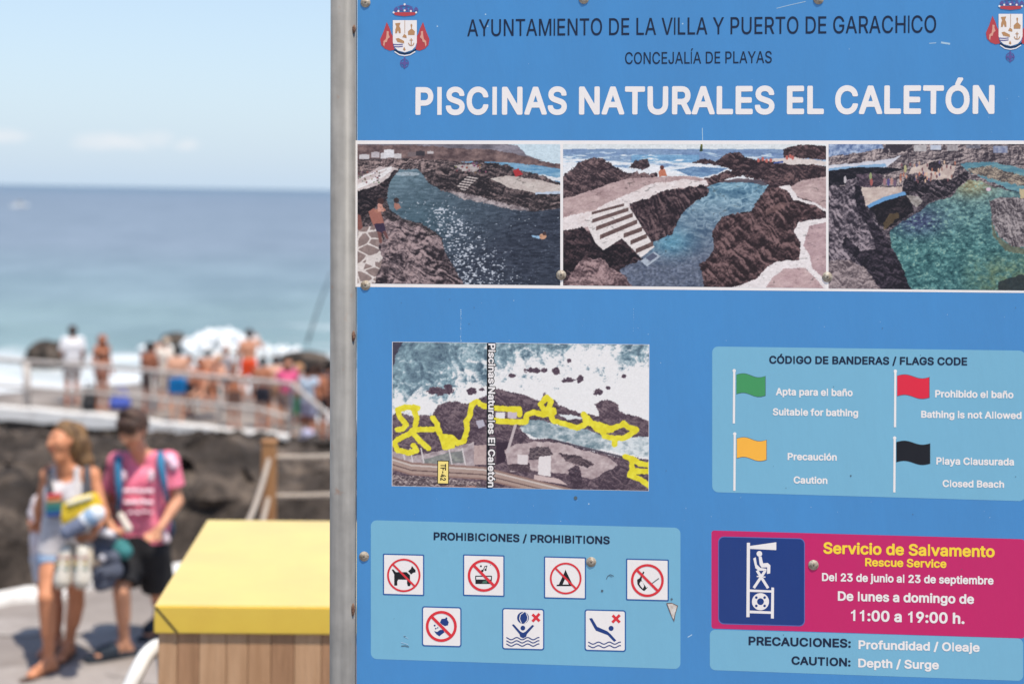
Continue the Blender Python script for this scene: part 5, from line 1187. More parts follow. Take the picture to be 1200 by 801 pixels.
def paint_map(X, Y):
    c = Canvas(X, Y, (230, 226, 224))
    n = fbm(X / 30 + fbm(X / 60, Y / 60, 2, 1) * 2.5, Y / 46, 5, 3, .66)
    dep = 1.1 - ((Y - 70) / 190) - np.clip((X - 330) / 500, 0, .75) + (X < 300) * 0.25 + np.exp(-(((X - 720) / 160) ** 2 + ((Y - 80) / 40) ** 2)) * .5 + np.exp(-(((X - 1090) / 80) ** 2 + ((Y - 120) / 70) ** 2)) * .45
    dep = np.where((X < 240), np.maximum(dep, 1.0 - np.clip((Y - 250 + (X - 70) * .5) / 120, 0, 1)), dep)
    fine_ = fbm(X / 13 + n * 3, Y / 9, 4, 71, .75)
    mid_ = ridged(X / 60 + n * 1.5, Y / 44, 4, 66)
    foam = (n - .5) * 1.5 + (mid_ - .55) * 1.1 + (fine_ - .5) * 1.0 - dep * .75 + .66
    sea = c.mix((72, 92, 108), (150, 178, 184), n * 1.7 - .25 + (fine_ - .5) * .9)
    c.put(np.ones(X.shape, bool), sea)
    fm = np.clip((foam - .05) * 1.5, 0, 1)
    c.c = c.c * (1 - fm[..., None]) + c.mix((164, 198, 206), (240, 236, 232), (foam - .12) * 1.9) * fm[..., None]
    c.put(c.m([(60, 66), (120, 66), (100, 100), (80, 160), (60, 180)], 14, 26), (62, 50, 66), .8)
    # offshore rocks
    for (x, y, a, b) in ((270, 274, 52, 18), (300, 258, 22, 12), (400, 276, 22, 14), (660, 190, 42, 12), (752, 192, 16, 16), (700, 188, 16, 12), (800, 230, 26, 10), (850, 224, 14, 18), (924, 280, 20, 14), (568, 212, 18, 8), (1030, 214, 10, 8), (805, 150, 10, 10), (964, 262, 10, 8), (445, 268, 14, 8)):
        d = ((X - x) / a) ** 2 + ((Y - y) / b) ** 2 + (fbm(X / 12, Y / 12, 4, 6, .7) - .5) * 2.6
        c.put(d < .9, c.mix((62, 44, 60), (110, 92, 100), vnoise(X / 6, Y / 6, 2)))
    land = (70, 54, 66), (132, 112, 116)
    c.rock([(60, 380), (90, 360), (170, 380), (240, 370), (262, 330), (330, 314), (400, 330), (470, 290), (506, 264), (560, 280), (640, 300), (690, 320), (700, 280), (720, 300), (800, 350), (860, 368), (930, 380), (910, 330), (960, 310), (1010, 330), (1010, 360), (1140, 400), (1140, 460), (1060, 480), (900, 460), (820, 440), (740, 410), (640, 400), (610, 440), (640, 470), (740, 470), (860, 510), (1000, 545), (1140, 560), (1140, 700), (60, 700)], land[0], land[1], 30, 9, 9, .02, 2.4)
    for k in range(2):
        pass
    # inlet
    iw = fbm(X / 22, Y / 14, 4, 12, .66)
    c.put(c.m([(600, 430), (640, 392), (700, 396), (780, 420), (860, 430), (930, 452), (1000, 482), (1090, 462), (1140, 470), (1140, 550), (1040, 540), (960, 520), (860, 506), (760, 474), (660, 466)], 6, 20), c.mix((110, 132, 140), (222, 226, 224), iw * 1.8 - .5 + np.clip((X - 880) / 200, 0, .5)))
    c.put(c.m([(760, 370), (840, 376), (860, 390), (800, 392)], 5, 14), (226, 228, 226))
    c.put(np.abs(Y - (478 + (X - 740) * .245)) < 4.5 * ((X > 740) & (X < 1060)), (64, 56, 68), .8)
    # built-up strip
    c.put(c.m([(60, 520), (150, 545), (240, 528), (330, 506), (410, 486), (416, 590), (300, 590), (160, 590), (60, 560)], 4, 24), c.mix((150, 132, 134), (206, 192, 190), fbm(X / 18, Y / 14, 4, 14, .6) * 1.8 - .4))
    c.put(c.m([(196, 560), (310, 528), (366, 520), (370, 570), (300, 576), (200, 582)], 3, 20), c.mix((118, 118, 118), (160, 160, 150), vnoise(X / 12, Y / 10, 5)))
    for x in (118, 150, 196, 312, 368):
        c.put((np.abs(X - x - (Y - 540) * .2) < 3) & (Y > 510) & (Y < 585), (216, 206, 202))
    c.put(c.m([(412, 500), (462, 496), (462, 580), (412, 578)]), c.mix((176, 150, 146), (200, 176, 168), vnoise(X / 10, Y / 10, 6)))
    c.put(c.m([(504, 486), (556, 484), (540, 566), (504, 580)]), (58, 42, 56))
    c.put(c.m([(540, 520), (580, 496), (660, 484), (760, 486), (840, 512), (960, 545), (1004, 580), (960, 620), (900, 640), (820, 620), (640, 600), (560, 610)], 5, 24), c.mix((164, 142, 142), (208, 190, 186), fbm(X / 20, Y / 14, 4, 16, .6) * 1.8 - .4))
    c.rock([(640, 510), (720, 504), (740, 540), (690, 560), (640, 560)], (62, 50, 60), (128, 112, 112), 20, 17, 6)
    c.rock([(760, 530), (840, 540), (910, 575), (880, 590), (800, 566)], (62, 50, 58), (128, 108, 110), 20, 18, 7)
    c.rock([(800, 600), (840, 580), (860, 640), (900, 690), (820, 690)], (58, 44, 56), (116, 98, 104), 20, 19, 7)
    c.rock([(920, 630), (1040, 560), (1140, 570), (1140, 700), (930, 700)], (64, 50, 62), (128, 108, 112), 22, 20, 7)
    c.rock([(550, 580), (640, 570), (650, 612), (560, 604)], (70, 54, 62), (126, 108, 110), 20, 21, 4)
    for pl, cc in (([(680, 546), (730, 540), (728, 628), (676, 620)], (232, 222, 218)), ([(592, 536), (636, 540), (634, 580), (590, 576)], (226, 214, 210)), ([(502, 362), (540, 364), (540, 388), (502, 390)], (236, 230, 226)), ([(552, 356), (590, 358), (590, 388), (552, 388)], (206, 190, 196)), ([(418, 398), (450, 392), (458, 418), (430, 430)], (186, 180, 190)), ([(660, 620), (760, 636), (800, 664), (660, 640)], (206, 182, 176))):
        c.put(c.m(pl, 2, 10), cc)
    c.put((np.abs(X - (585 - (Y - 410) * .3)) < 6) & (Y > 404) & (Y < 530), (196, 180, 178))
    # main road
    for a, b, wd, cc in ((570, 604, 27, (150, 120, 110)), (570, 604, 20, (176, 150, 138))):
        yy = np.where(X < 150, 572 + (X - 70) * .3, np.where(X < 450, 596 + (X - 150) * .06, 614 + (X - 450) * .25))
        c.put((np.abs(Y - yy) < wd) & (X < 820), cc)
    yy = np.where(X < 150, 572 + (X - 70) * .3, np.where(X < 450, 596 + (X - 150) * .06, 614 + (X - 450) * .25))
    c.put((np.abs(Y - yy + 14) < 3) & (X < 820), (210, 196, 186))
    c.put((np.abs(Y - yy - 6) < 2.5) & (X < 820), (110, 88, 84))
    c.rock([(60, 620), (200, 630), (440, 650), (440, 700), (60, 700)], (74, 60, 66), (206, 186, 178), 18, 23, 5)
    c.put((Y > 668) & (X < 420), (176, 110, 92), .6)
    # yellow outline of the pools
    d = np.full(X.shape, 1e9)
    for pl in YPATHS:
        for a, b in zip(pl[:-1], pl[1:]):
            ax, ay, bx, by = a[0], a[1], b[0], b[1]
            L = (bx - ax) ** 2 + (by - ay) ** 2 + 1e-9
            tt = np.clip(((X - ax) * (bx - ax) + (Y - ay) * (by - ay)) / L, 0, 1)
            d = np.minimum(d, np.hypot(X - ax - tt * (bx - ax), Y - ay - tt * (by - ay)))
    wob = (fbm(X / 10, Y / 10, 2, 33) - .5) * 5
    c.put(d + wob < 11.5, c.mix((226, 208, 40), (244, 232, 70), vnoise(X / 14, Y / 14, 8)))
    gr = fbm(X / 4, Y / 4, 2, 96) - .5
    return c.c + gr[..., None] * 16


strip = flat('photo_strip', [[(416.6, 164.6), (1236, 164.8), (1236, 343.4), (416.6, 336.0)]], V_WHITE, 1)
picture('printed_photo', [(419.0, 168.9), (656.6, 169.0), (656.6, 334.2), (419.0, 332.0)], paint_long_pool, (400, 155), 4.215, 2, strip)
picture('printed_photo', [(659.9, 169.0), (968.0, 169.0), (968.0, 337.6), (659.9, 334.3)], paint_steps_pool, (650, 155), 3.636, 2, strip)
picture('printed_photo', [(971.0, 169.0), (1232.0, 169.0), (1232.0, 340.6), (971.0, 337.9)], paint_green_pool, (955, 155), 4.106, 2, strip)
mp_ = flat('map_print', [[(459.6, 400.2), (760.9, 403.4), (760.3, 575.0), (459.2, 569.2)]], V_WHITE, 1)
picture('aerial_map', [(460.2, 400.6), (760.5, 403.8), (759.9, 574.5), (459.8, 568.7)], paint_map, (440, 380), 3.529, 2, mp_, 1.8)
# map lettering reads downwards
for k in range(8):
    ang = k * math.pi / 4
    ox, oy = 0.95 * math.cos(ang), 0.95 * math.sin(ang)
    lettering('map_lettering_outline', 'Piscinas Naturales El Caletón', 572.4 + ox, 402.2 + oy, 571.9 + ox, 570.4 + oy, -8.2, V_BLACK, 3 + 0.06 * k, mp_, track=2)
flat('map_lettering_bar', [[(570.6, 401.6), (574.0, 401.6), (573.4, 571.5), (570.2, 571.5)]], V_BLACK, 2.7, mp_)
lettering('map_lettering', 'Piscinas Naturales El Caletón', 572.4, 402.2, 571.9, 570.4, -8.2, V_WHITE, 4.2, mp_, track=2)
flat('road_number_edge', [[(512.6, 539.0), (526.2, 539.2), (526.0, 567.0), (512.4, 566.6)]], V_BLACK, 3, mp_)
flat('road_number_plate', [[(513.5, 540.0), (525.3, 540.2), (525.1, 566.0), (513.3, 565.6)]], vinyl('road plate yellow', (250, 224, 130)), 3.6, mp_)
lettering('road_number_lettering', 'TF-42', 516.2, 543.0, 516.0, 562.6, -6.6, V_BLACK, 4.2, mp_, track=2)

# ================================================================== THE PLACE BEHIND THE BOARD
ZPATH = float(P(57, 784, 9.45)[2])                # lower path where the walkers are
ZPLAT = float(P(120, 487, 30.5)[2])               # bathing platform
ZSEA = ZPLAT - 1.7
print('levels', ZPATH, ZPLAT, ZSEA)


def mixmat(name, cols, rough=0.7, scale=6.0, bump=0.3, bscale=30, spec=0.3, bdist=0.02):
    """three-colour noise material in object coordinates"""
    m = bpy.data.materials.new(name)
    m.use_nodes = True
    t = m.node_tree
    b = t.nodes['Principled BSDF']
    b.inputs['Roughness'].default_value = rough
    b.inputs['Specular IOR Level'].default_value = spec
    co = t.nodes.new('ShaderNodeTexCoord')
    n = t.nodes.new('ShaderNodeTexNoise')
    n.inputs['Scale'].default_value = scale
    n.inputs['Detail'].default_value = 8
    n.inputs['Roughness'].default_value = 0.65
    t.links.new(co.outputs['Object'], n.inputs['Vector'])
    r = t.nodes.new('ShaderNodeValToRGB')
    r.color_ramp.elements[0].position = 0.32
    r.color_ramp.elements[0].color = cols[0] + (1,)
    r.color_ramp.elements[1].position = 0.70
    r.color_ramp.elements[1].color = cols[2] + (1,)
    e = r.color_ramp.elements.new(0.5)
    e.color = cols[1] + (1,)
    t.links.new(n.outputs[0], r.inputs[0])
    t.links.new(r.outputs[0], b.inputs['Base Color'])
    n2 = t.nodes.new('ShaderNodeTexNoise')
    n2.inputs['Scale'].default_value = bscale
    n2.inputs['Detail'].default_value = 8
    t.links.new(co.outputs['Object'], n2.inputs['Vector'])
    bp = t.nodes.new('ShaderNodeBump')
    bp.inputs['Strength'].default_value = bump
    bp.inputs['Distance'].default_value = bdist
    t.links.new(n2.outputs[0], bp.inputs['Height'])
    t.links.new(bp.outputs[0], b.inputs['Normal'])
    return m


CONC = mixmat('worn grey paving', ((0.21, 0.18, 0.165), (0.265, 0.232, 0.212), (0.325, 0.288, 0.265)), 0.85, 1.1, 0.3, 40)
PLATM = mixmat('wet stone platform', ((0.13, 0.11, 0.10), (0.21, 0.18, 0.16), (0.33, 0.29, 0.26)), 0.8, 0.8, 0.4, 10)
LAVA = mixmat('black lava rock', ((0.014, 0.0112, 0.0095), (0.052, 0.041, 0.034), (0.20, 0.155, 0.122)), 0.9, 1.7, 0.9, 7, 0.2, 0.08)
WHITEP = mixmat('chalky white paint', ((0.60, 0.57, 0.54), (0.74, 0.72, 0.69), (0.80, 0.78, 0.76)), 0.7, 2.5, 0.2, 30)

# ground: upper terrace with the board, a landing with the bin, the lower path
prof = [(-40.0, 0.0), (3.45, 0.0), (3.45, ZPATH * 0.5), (6.7, ZPATH * 0.5), (6.7, ZPATH), (13.5, ZPATH), (14.2, ZPATH - 1.6), (60.0, ZSEA - 2.5)]
xs = [-60.0, -20.0, 0.0, 20.0, 60.0]
v = [(x, y, z) for (y, z) in prof for x in xs]
n = len(xs)
f = [(i * n + j, i * n + j + 1, (i + 1) * n + j + 1, (i + 1) * n + j) for i in range(len(prof) - 1) for j in range(n - 1)]
g = mesh_obj('ground', v, f, CONC)
tag(g, 'grey paved terraces stepping down to the bathing area', None, None, 'structure')

# white painted kerb along the lava edge of the lower path
kpts = [(-70, 726), (-20, 714), (20, 706), (52, 704), (66, 704), (110, 689), (132, 680), (160, 684), (196, 679), (240, 672), (300, 668), (380, 666), (520, 668)]
edge = [G(px, py, ZPATH) for px, py in kpts]
b = MB()
pts2 = []
for i in range(len(edge) - 1):
    for k in range(6):
        t = k / 6
        p = edge[i] * (1 - t) + edge[i + 1] * t
        pts2.append(p + np.array([0, 0.10 * (vnoise(np.array([p[0] * 3.1]), np.array([1.5]), 4)[0] - .5), 0]))
lo, hi = [], []
rows = []
for p in pts2:
    h_ = 0.03 + 0.04 * vnoise(np.array([p[0] * 2.3]), np.array([7.5]), 5)[0]
    wd = 0.14 + 0.12 * vnoise(np.array([p[0] * 1.7]), np.array([3.5]), 6)[0]
    rows.append([(p[0], p[1] - 0.02, ZPATH - 0.02), (p[0], p[1], ZPATH + h_), (p[0], p[1] + wd, ZPATH + h_ + 0.03), (p[0], p[1] + wd + 0.05, ZPATH - 0.3)])
vv = [q for r_ in rows for q in r_]
ff = [(i * 4 + j, (i + 1) * 4 + j, (i + 1) * 4 + j + 1, i * 4 + j + 1) for i in range(len(rows) - 1) for j in range(3)]
k_ = mesh_obj('kerb', vv, ff, WHITEP)
tag(k_, 'uneven white painted kerb where the path meets the lava', None, None, 'structure')
# paler worn patches on the path (4 mm above)
b = MB()
rg = random.Random(12)
for ip_, (px, py, w_, d_) in enumerate(((118, 790, .55, .12), (60, 797, .8, .15), (150, 752, .5, .10), (20, 735, .5, .12), (105, 737, .3, .08), (230, 790, .6, .14))):
    c_ = G(px, py, ZPATH)
    m_ = 22
    b.add([(c_[0] + w_ * math.cos(2 * math.pi * i / m_) * rg.uniform(.7, 1.1), c_[1] + d_ * 2 * math.sin(2 * math.pi * i / m_) * rg.uniform(.7, 1.1), ZPATH + 0.004 + 0.0015 * ip_) for i in range(m_)], [tuple(range(m_))])
o = b.build('path_patch', mixmat('pale worn paving', ((0.27, 0.24, 0.22), (0.32, 0.285, 0.265), (0.37, 0.335, 0.31)), 0.85, 5, .2, 50))
tag(o, 'pale worn patches on the grey path', None, None, 'structure')

# lava field between the path and the bathing platform
nx, ny = 300, 190
gx = np.linspace(-13, 9, nx)
gt = np.linspace(0, 1, ny)
ek = np.array([[p[0], p[1]] for p in pts2])
y0 = np.interp(gx, ek[:, 0], ek[:, 1]) + 0.24
X = np.repeat(gx[None, :], ny, 0)
Y = y0[None, :] * (1 - gt[:, None]) + 29.6 * gt[:, None]
# crest follows a fall of the rock mass from the back of the path to the platform
horizon_fall = 0.1690 + 0.0035 * np.clip((X + 6) / 3.0, 0, 1)
top = 1.6 - (Y * horizon_fall)
base = np.clip((Y - y0[None, :]) / 1.5, 0, 1)
rise = 1 - (1 - base) ** 2.2
big = ridged(X * 0.55 + 3, Y * 0.55, 5, 7) - .6
big2 = fbm(X * 0.9, Y * 0.9, 5, 17, .6) - .5
fine = ridged(X * 2.6, Y * 2.6, 4, 27) - .55
Z = ZPATH - 0.1 + (top - ZPATH - 0.10) * rise + (big * 0.75 + big2 * 0.65 + fine * 0.30) * np.clip(base * 1.6, 0.12, 1) - np.clip(base, 0, 1) * 0.22
rim = top - 0.02 * Y * 0 - 0.10 + 0.2 * big2
Z = np.where(Z > rim, rim + (Z - rim) * 0.25, Z)
Z = np.where(gt[:, None] > 0.985, np.minimum(Z, ZPLAT - 0.6), Z)
rgh = ridged(X * 0.9 + 5, Z * 1.5 + Y * .35, 5, 57) - .6
rgh2 = ridged(X * 2.7 + 1, Z * 3.6 + Y * .8, 4, 67) - .6
YY = Y + (rgh * 1.25 + rgh2 * .42) * np.clip(base * 2.5, 0, 1) * (gt[:, None] < 0.95) + (big2 * 0.7 + fine * 0.34) * np.clip(base, 0, 1) * (gt[:, None] < 0.95)
idx = np.arange(nx * ny).reshape(ny, nx)
f = np.stack([idx[:-1, :-1], idx[:-1, 1:], idx[1:, 1:], idx[1:, :-1]], -1).reshape(-1, 4)
lava = mesh_obj('lava_terrain', np.stack([X.ravel(), YY.ravel(), Z.ravel()], 1), f, LAVA)
tag(lava, 'rough black lava rising beside the path', None, None, 'structure')

# bathing platform and its white rim
near = [(-260, 448), (-60, 474), (0, 481), (130, 492), (220, 503), (338, 516), (348, 518)]
npts = [G(px, py, ZPLAT) for px, py in near]
far = []
for (px, py) in near:
    i = near.index((px, py))
    p = npts[i]
    far.append(np.array([p[0] * 1.12, p[1] + (2.6 if px < 80 else 6.5), ZPLAT]))
rows, nseg = [], 10
vv, ff = [], []
cols_ = []
for i in range(len(npts) - 1):
    for k in range(nseg):
        t = k / nseg
        cols_.append((npts[i] * (1 - t) + npts[i + 1] * t, far[i] * (1 - t) + far[i + 1] * t))
m_ = 14
for (a, c_) in cols_:
    for j in range(m_):
        t = j / (m_ - 1)
        p = a * (1 - t) + c_ * t
        h_ = 0.22 * (fbm(np.array([p[0] * .8]), np.array([p[1] * .8]), 4, 3)[0] - .5) * min(1, t * 3) + (0.0 if t < .95 else -1.6)
        vv.append((p[0], p[1], ZPLAT + h_))
N_ = len(cols_)
for i in range(N_ - 1):
    for j in range(m_ - 1):
        ff.append((i * m_ + j, (i + 1) * m_ + j, (i + 1) * m_ + j + 1, i * m_ + j + 1))
pf = mesh_obj('bathing_platform', vv, ff, PLATM)
tag(pf, 'rough stone bathing platform between lava and sea', None, None, 'structure')
vv, ff = [], []
for i, (a, c_) in enumerate(cols_):
    h_ = 0.05 * (vnoise(np.array([i * .6]), np.array([2.2]), 3)[0] - .5)
    dn = 0.09 + 0.20 * (fbm(np.array([i * .35]), np.array([5.2]), 3, 4)[0])
    yb = 0.02
    vv += [(a[0], a[1] + 0.25, ZPLAT + 0.02), (a[0], a[1] + .22, ZPLAT + 0.09 + h_), (a[0], a[1] - yb, ZPLAT + 0.07 + h_), (a[0], a[1] - 0.05, ZPLAT - dn), (a[0], a[1] + 0.2, ZPLAT - dn - 0.05)]
last = [i for i, (a, c_) in enumerate(cols_) if a[0] <= npts[5][0] + 1e-6]
last = len(last)
for i in range(last - 1):
    for j in range(4):
        ff.append((i * 5 + j, (i + 1) * 5 + j, (i + 1) * 5 + j + 1, i * 5 + j + 1))
rim_ = mesh_obj('platform_kerb', vv, ff, WHITEP)
tag(rim_, 'white painted rim of the bathing platform', None, None, 'structure')
# rocks under the platform rim
vv, ff = [], []
for i, (a, c_) in enumerate(cols_):
    for j in range(6):
        n_ = fbm(np.array([i * .31]), np.array([j * .9]), 4, 8)[0] - .5
        vv.append((a[0], a[1] + 0.12 - j * 0.16 + n_ * 0.5, ZPLAT - 0.2 - j * 0.42))
for i in range(N_ - 1):
    for j in range(5):
        ff.append((i * 6 + j, i * 6 + j + 1, (i + 1) * 6 + j + 1, (i + 1) * 6 + j))
sk_ = mesh_obj('lava_terrain', vv, ff, LAVA)
tag(sk_, 'lava face below the bathing platform rim', None, None, 'structure')

# ------------------------------------------------------------------ sea
SEA = bpy.data.materials.new('sea water')
SEA.use_nodes = True
t = SEA.node_tree
bs = t.nodes['Principled BSDF']
bs.inputs['Roughness'].default_value = 0.38
bs.inputs['Specular IOR Level'].default_value = 0.22
geo = t.nodes.new('ShaderNodeNewGeometry')
sp3 = t.nodes.new('ShaderNodeSeparateXYZ')
t.links.new(geo.outputs['Position'], sp3.inputs[0])


def noise(tree, vec, scale, detail=5, rough=.6, stretch=(1, 1, 1)):
    mp3 = tree.nodes.new('ShaderNodeMapping')
    mp3.inputs['Scale'].default_value = stretch
    tree.links.new(vec, mp3.inputs[0])
    n_ = tree.nodes.new('ShaderNodeTexNoise')
    n_.inputs['Scale'].default_value = scale
    n_.inputs['Detail'].default_value = detail
    n_.inputs['Roughness'].default_value = rough
    tree.links.new(mp3.outputs[0], n_.inputs['Vector'])
    return n_.outputs[0]


pos = geo.outputs['Position']
nb = noise(t, pos, 0.06, 6, .7, (0.8, 1, 1))
n_s = noise(t, pos, 0.16, 6, .65, (0.4, 1, 1))
dist = wmath('ADD', sp3.outputs[1], wmath('MULTIPLY', wmath('SUBTRACT', nb, 0.5, tree=t), 55, tree=t), tree=t)
lg_ = wmath('LOGARITHM', wmath('MAXIMUM', dist, 1.0, tree=t), 10.0, tree=t)
mr = t.nodes.new('ShaderNodeMapRange')
mr.inputs['From Min'].default_value = 1.62
mr.inputs['From Max'].default_value = 3.6
t.links.new(lg_, mr.inputs['Value'])
rp = t.nodes.new('ShaderNodeValToRGB')
cr = rp.color_ramp
cr.elements[0].position = 0.0
cr.elements[0].color = (0.20, 0.285, 0.30, 1)
cr.elements[1].position = 1.0
cr.elements[1].color = (0.10, 0.155, 0.225, 1)
for p_, c_ in ((0.10, (0.20, 0.29, 0.305)), (0.19, (0.19, 0.265, 0.31)), (0.30, (0.178, 0.225, 0.285)), (0.6, (0.155, 0.198, 0.262))):
    e = cr.elements.new(p_)
    e.color = c_ + (1,)
t.links.new(mr.outputs[0], rp.inputs[0])
# swell tint
mx2 = t.nodes.new('ShaderNodeMixRGB')
mx2.blend_type = 'MULTIPLY'
mx2.inputs[0].default_value = 0.55
t.links.new(rp.outputs[0], mx2.inputs[1])
r2 = t.nodes.new('ShaderNodeValToRGB')
r2.color_ramp.elements[0].position = 0.43
r2.color_ramp.elements[0].color = (0.62, 0.66, 0.68, 1)
r2.color_ramp.elements[1].position = 0.57
r2.color_ramp.elements[1].color = (1.25, 1.2, 1.17, 1)
sw_ = wmath('ADD', wmath('MULTIPLY', noise(t, pos, 0.16, 8, .75, (1.0, .6, 1)), .5, tree=t), wmath('ADD', wmath('MULTIPLY', noise(t, pos, 0.03, 6, .75, (1.0, .5, 1)), .3, tree=t), wmath('MULTIPLY', noise(t, pos, 0.006, 6, .75, (1.0, .5, 1)), .2, tree=t), tree=t), tree=t)
t.links.new(sw_, r2.inputs[0])
t.links.new(r2.outputs[0], mx2.inputs[2])
# real surf near the rocks
fo = wmath('SUBTRACT', 61.0, sp3.outputs[1], tree=t)
fo = wmath('MULTIPLY', fo, 0.028, tree=t)
side = wmath('MULTIPLY', wmath('ADD', sp3.outputs[0], 17.0, tree=t), 0.022, tree=t)
side.node.use_clamp = True
side = wmath('MINIMUM', side, 0.24, tree=t)
fo = wmath('ADD', wmath('ADD', fo, side, tree=t), wmath('MULTIPLY', wmath('SUBTRACT', n_s, 0.5, tree=t), 2.1, tree=t), tree=t)
fo = wmath('MULTIPLY', wmath('SUBTRACT', fo, 0.10, tree=t), 3.2, tree=t)
fo.node.use_clamp = True
fo = wmath('MULTIPLY', fo, 0.9, tree=t)
mx3 = t.nodes.new('ShaderNodeMixRGB')
t.links.new(fo, mx3.inputs[0])
t.links.new(mx2.outputs[0], mx3.inputs[1])
mx3.inputs[2].default_value = (0.74, 0.75, 0.75, 1)
t.links.new(mx3.outputs[0], bs.inputs['Base Color'])
bp = t.nodes.new('ShaderNodeBump')
bp.inputs['Strength'].default_value = 0.55
bp.inputs['Distance'].default_value = 0.6
t.links.new(noise(t, pos, 0.5, 8, .65, (0.5, 1, 1)), bp.inputs['Height'])
t.links.new(bp.outputs[0], bs.inputs['Normal'])
sea = mesh_obj('sea', [(-45000, 30, ZSEA), (45000, 30, ZSEA), (45000, 45000, ZSEA), (-45000, 45000, ZSEA)], [(0, 1, 2, 3)], SEA)
tag(sea, 'blue grey sea with turquoise shallows', None, None, 'structure')


def blob(name, c, r, m, seed, amp=0.35, sub=4, flatz=1.0, freq=1.4, parent=None):
    bm = bmesh.new()
    bmesh.ops.create_icosphere(bm, subdivisions=sub, radius=1.0)
    q = np.array([v.co[:] for v in bm.verts])
    nn = fbm(q[:, 0] * freq + seed + q[:, 2] * 1.7, q[:, 1] * freq + q[:, 2] * freq * .8, 5, seed, .6) - .5
    q = q * (1 + amp * 2 * nn)[:, None] * np.array(r)
    fcs = [[v.index for v in f_.verts] for f_ in bm.faces]
    bm.free()
    return mesh_obj(name, q, fcs, m, parent, smooth=False, loc=c)


FOAM = mat('white sea spray', (0.82, 0.83, 0.83, 1), 0.95, (0.78, 0.80, 0.81, 1), 3, 6)
c_ = P(263, 400, 57)
rg = random.Random(4)
SPRAY_C = c_

for (px, py, d_, r, lab, sd) in ((62, 413, 52, (1.05, .8, .62), 'dark boulder in the surf at the far left, behind the man in white', 3), (355, 407, 54, (.95, .7, .32), 'low dark boulder in the surf under the fishing rod', 5), (381, 413, 50, (.75, .7, .5), 'dark boulder in the surf right beside the steel post', 6), (205, 399, 60, (.6, .5, .35), 'small wave-washed rock in the surf left of the white spray', 8)):
    c_ = P(px, py, d_)
    c_[2] = ZSEA + r[2] * .45
    o = blob('sea_boulder', c_, r, LAVA, sd, .4)
    tag(o, lab, 'rock', 'rocks standing in the surf')

# motor boat far out
bc = G(23, 237, ZSEA)
bc = CAM + (bc - CAM) * (420 / depth_of(bc))
bc[2] = ZSEA
HULL = mat('white boat gelcoat', (0.8, 0.8, 0.79, 1), .35)
boat = empty('motor_boat', bc)
tag(boat, 'small white motor boat far out on the sea', 'boat')
secs = []
L = 5.2
for i in range(9):
    t_ = i / 8
    w_ = 0.95 * (1 - max(0, t_ - .45) ** 2 * 3.1)
    z_ = 0.75 + .35 * t_ ** 2
    w_ = max(w_, .03)
    x_ = -L / 2 + L * t_
    secs.append([(x_, -w_, z_), (x_, -w_ * .8, .15), (x_, 0, -.15 + .3 * t_ ** 3), (x_, w_ * .8, .15), (x_, w_, z_), (x_, w_ * .8, z_ - .12), (x_, -w_ * .8, z_ - .12)])
vv = [q for s_ in secs for q in s_]
ff = [(i * 7 + j, (i + 1) * 7 + j, (i + 1) * 7 + (j + 1) % 7, i * 7 + (j + 1) % 7) for i in range(8) for j in range(7)] + [tuple(range(7))]
mesh_obj('hull', vv, ff, HULL, boat)
b = MB()
b.box((-.9, -.65, .7), (.9, .65, 1.75), .18)
b.box((-1.1, -.72, 1.75), (1.0, .72, 1.85), .04)
cab = b.build('cabin', HULL, boat)
b = MB()
b.box((.905, -.5, 1.2), (.93, .5, 1.62))
b.box((-.7, -.67, 1.2), (.7, -.655, 1.6))
b.build('window', mat('dark boat glass', (.03, .04, .05, 1), .15), cab)
wk = MB()
for s_ in (-1, 1):
    for i in range(14):
        bm = bmesh.new()
        bmesh.ops.create_icosphere(bm, subdivisions=1, radius=rg.uniform(.2, .5))
        for v_ in bm.verts:
            v_.co.z *= .45
            v_.co += Vector((-2.2 + i * .25 - 2 * (i > 9), s_ * (1.0 + rg.uniform(0, .4)), .1))
        wk.take(bm)
o = wk.build('bow_wave', FOAM, None, loc=None)
o.location = tuple(bc)
tag(o, 'white foam round the far motor boat', None, None, 'stuff')

# ------------------------------------------------------------------ railing of the platform
RAIL = mat('pale painted railing', (0.54, 0.485, 0.445, 1), .5, (0.45, 0.40, 0.365, 1), 4, 4)


def above(px_edge, h_, back=0.32):
    """a point over the platform rim at the rim position nearest below a pixel column"""
    best = min(cols_, key=lambda c: abs(project(c[0])[0] - px_edge))
    return np.array([best[0][0], best[0][1] + back, ZPLAT + h_])


def project(p):
    q = C2W.T @ (np.array(p) - CAM)
    return CX + FPX * q[0] / q[2], CY + FPX * q[1] / q[2]


railing = empty('platform_railing', above(30, 0))
tag(railing, 'pale painted tube railing with two bars along the bathing platform rim', 'railing')
base_ = np.array(railing.location)
RX = [-40, 0, 30, 80, 130, 178, 215, 258, 300, 338]
top_ = [above(x, 1.07) for x in RX]
mid_ = [above(x, 0.50) for x in RX]
# steps down at the right end
endp = P(388, 489, depth_of(top_[-1]) - 1.2)
endp2 = P(440, 522, depth_of(top_[-1]) - 2.0)
b = MB()
b.tube([p - base_ for p in top_ + [endp, endp2]], 0.048, 10)
b.build('top_rail', RAIL, railing, True)
b = MB()
b.tube([p - base_ for p in mid_[:-1]] + [mid_[-1] - base_ - np.array([0, 0, .12])], 0.04, 10)
b.build('lower_rail', RAIL, railing, True)
for x in (30, 178, 258, 338):
    p = above(x, 0)
    b = MB()
    b.tube([p - base_ - np.array([0, 0, .05]), p - base_ + np.array([0, 0, 1.04])], 0.036 if x != 30 else 0.085, 10)
    b.build('post', RAIL, railing, True)

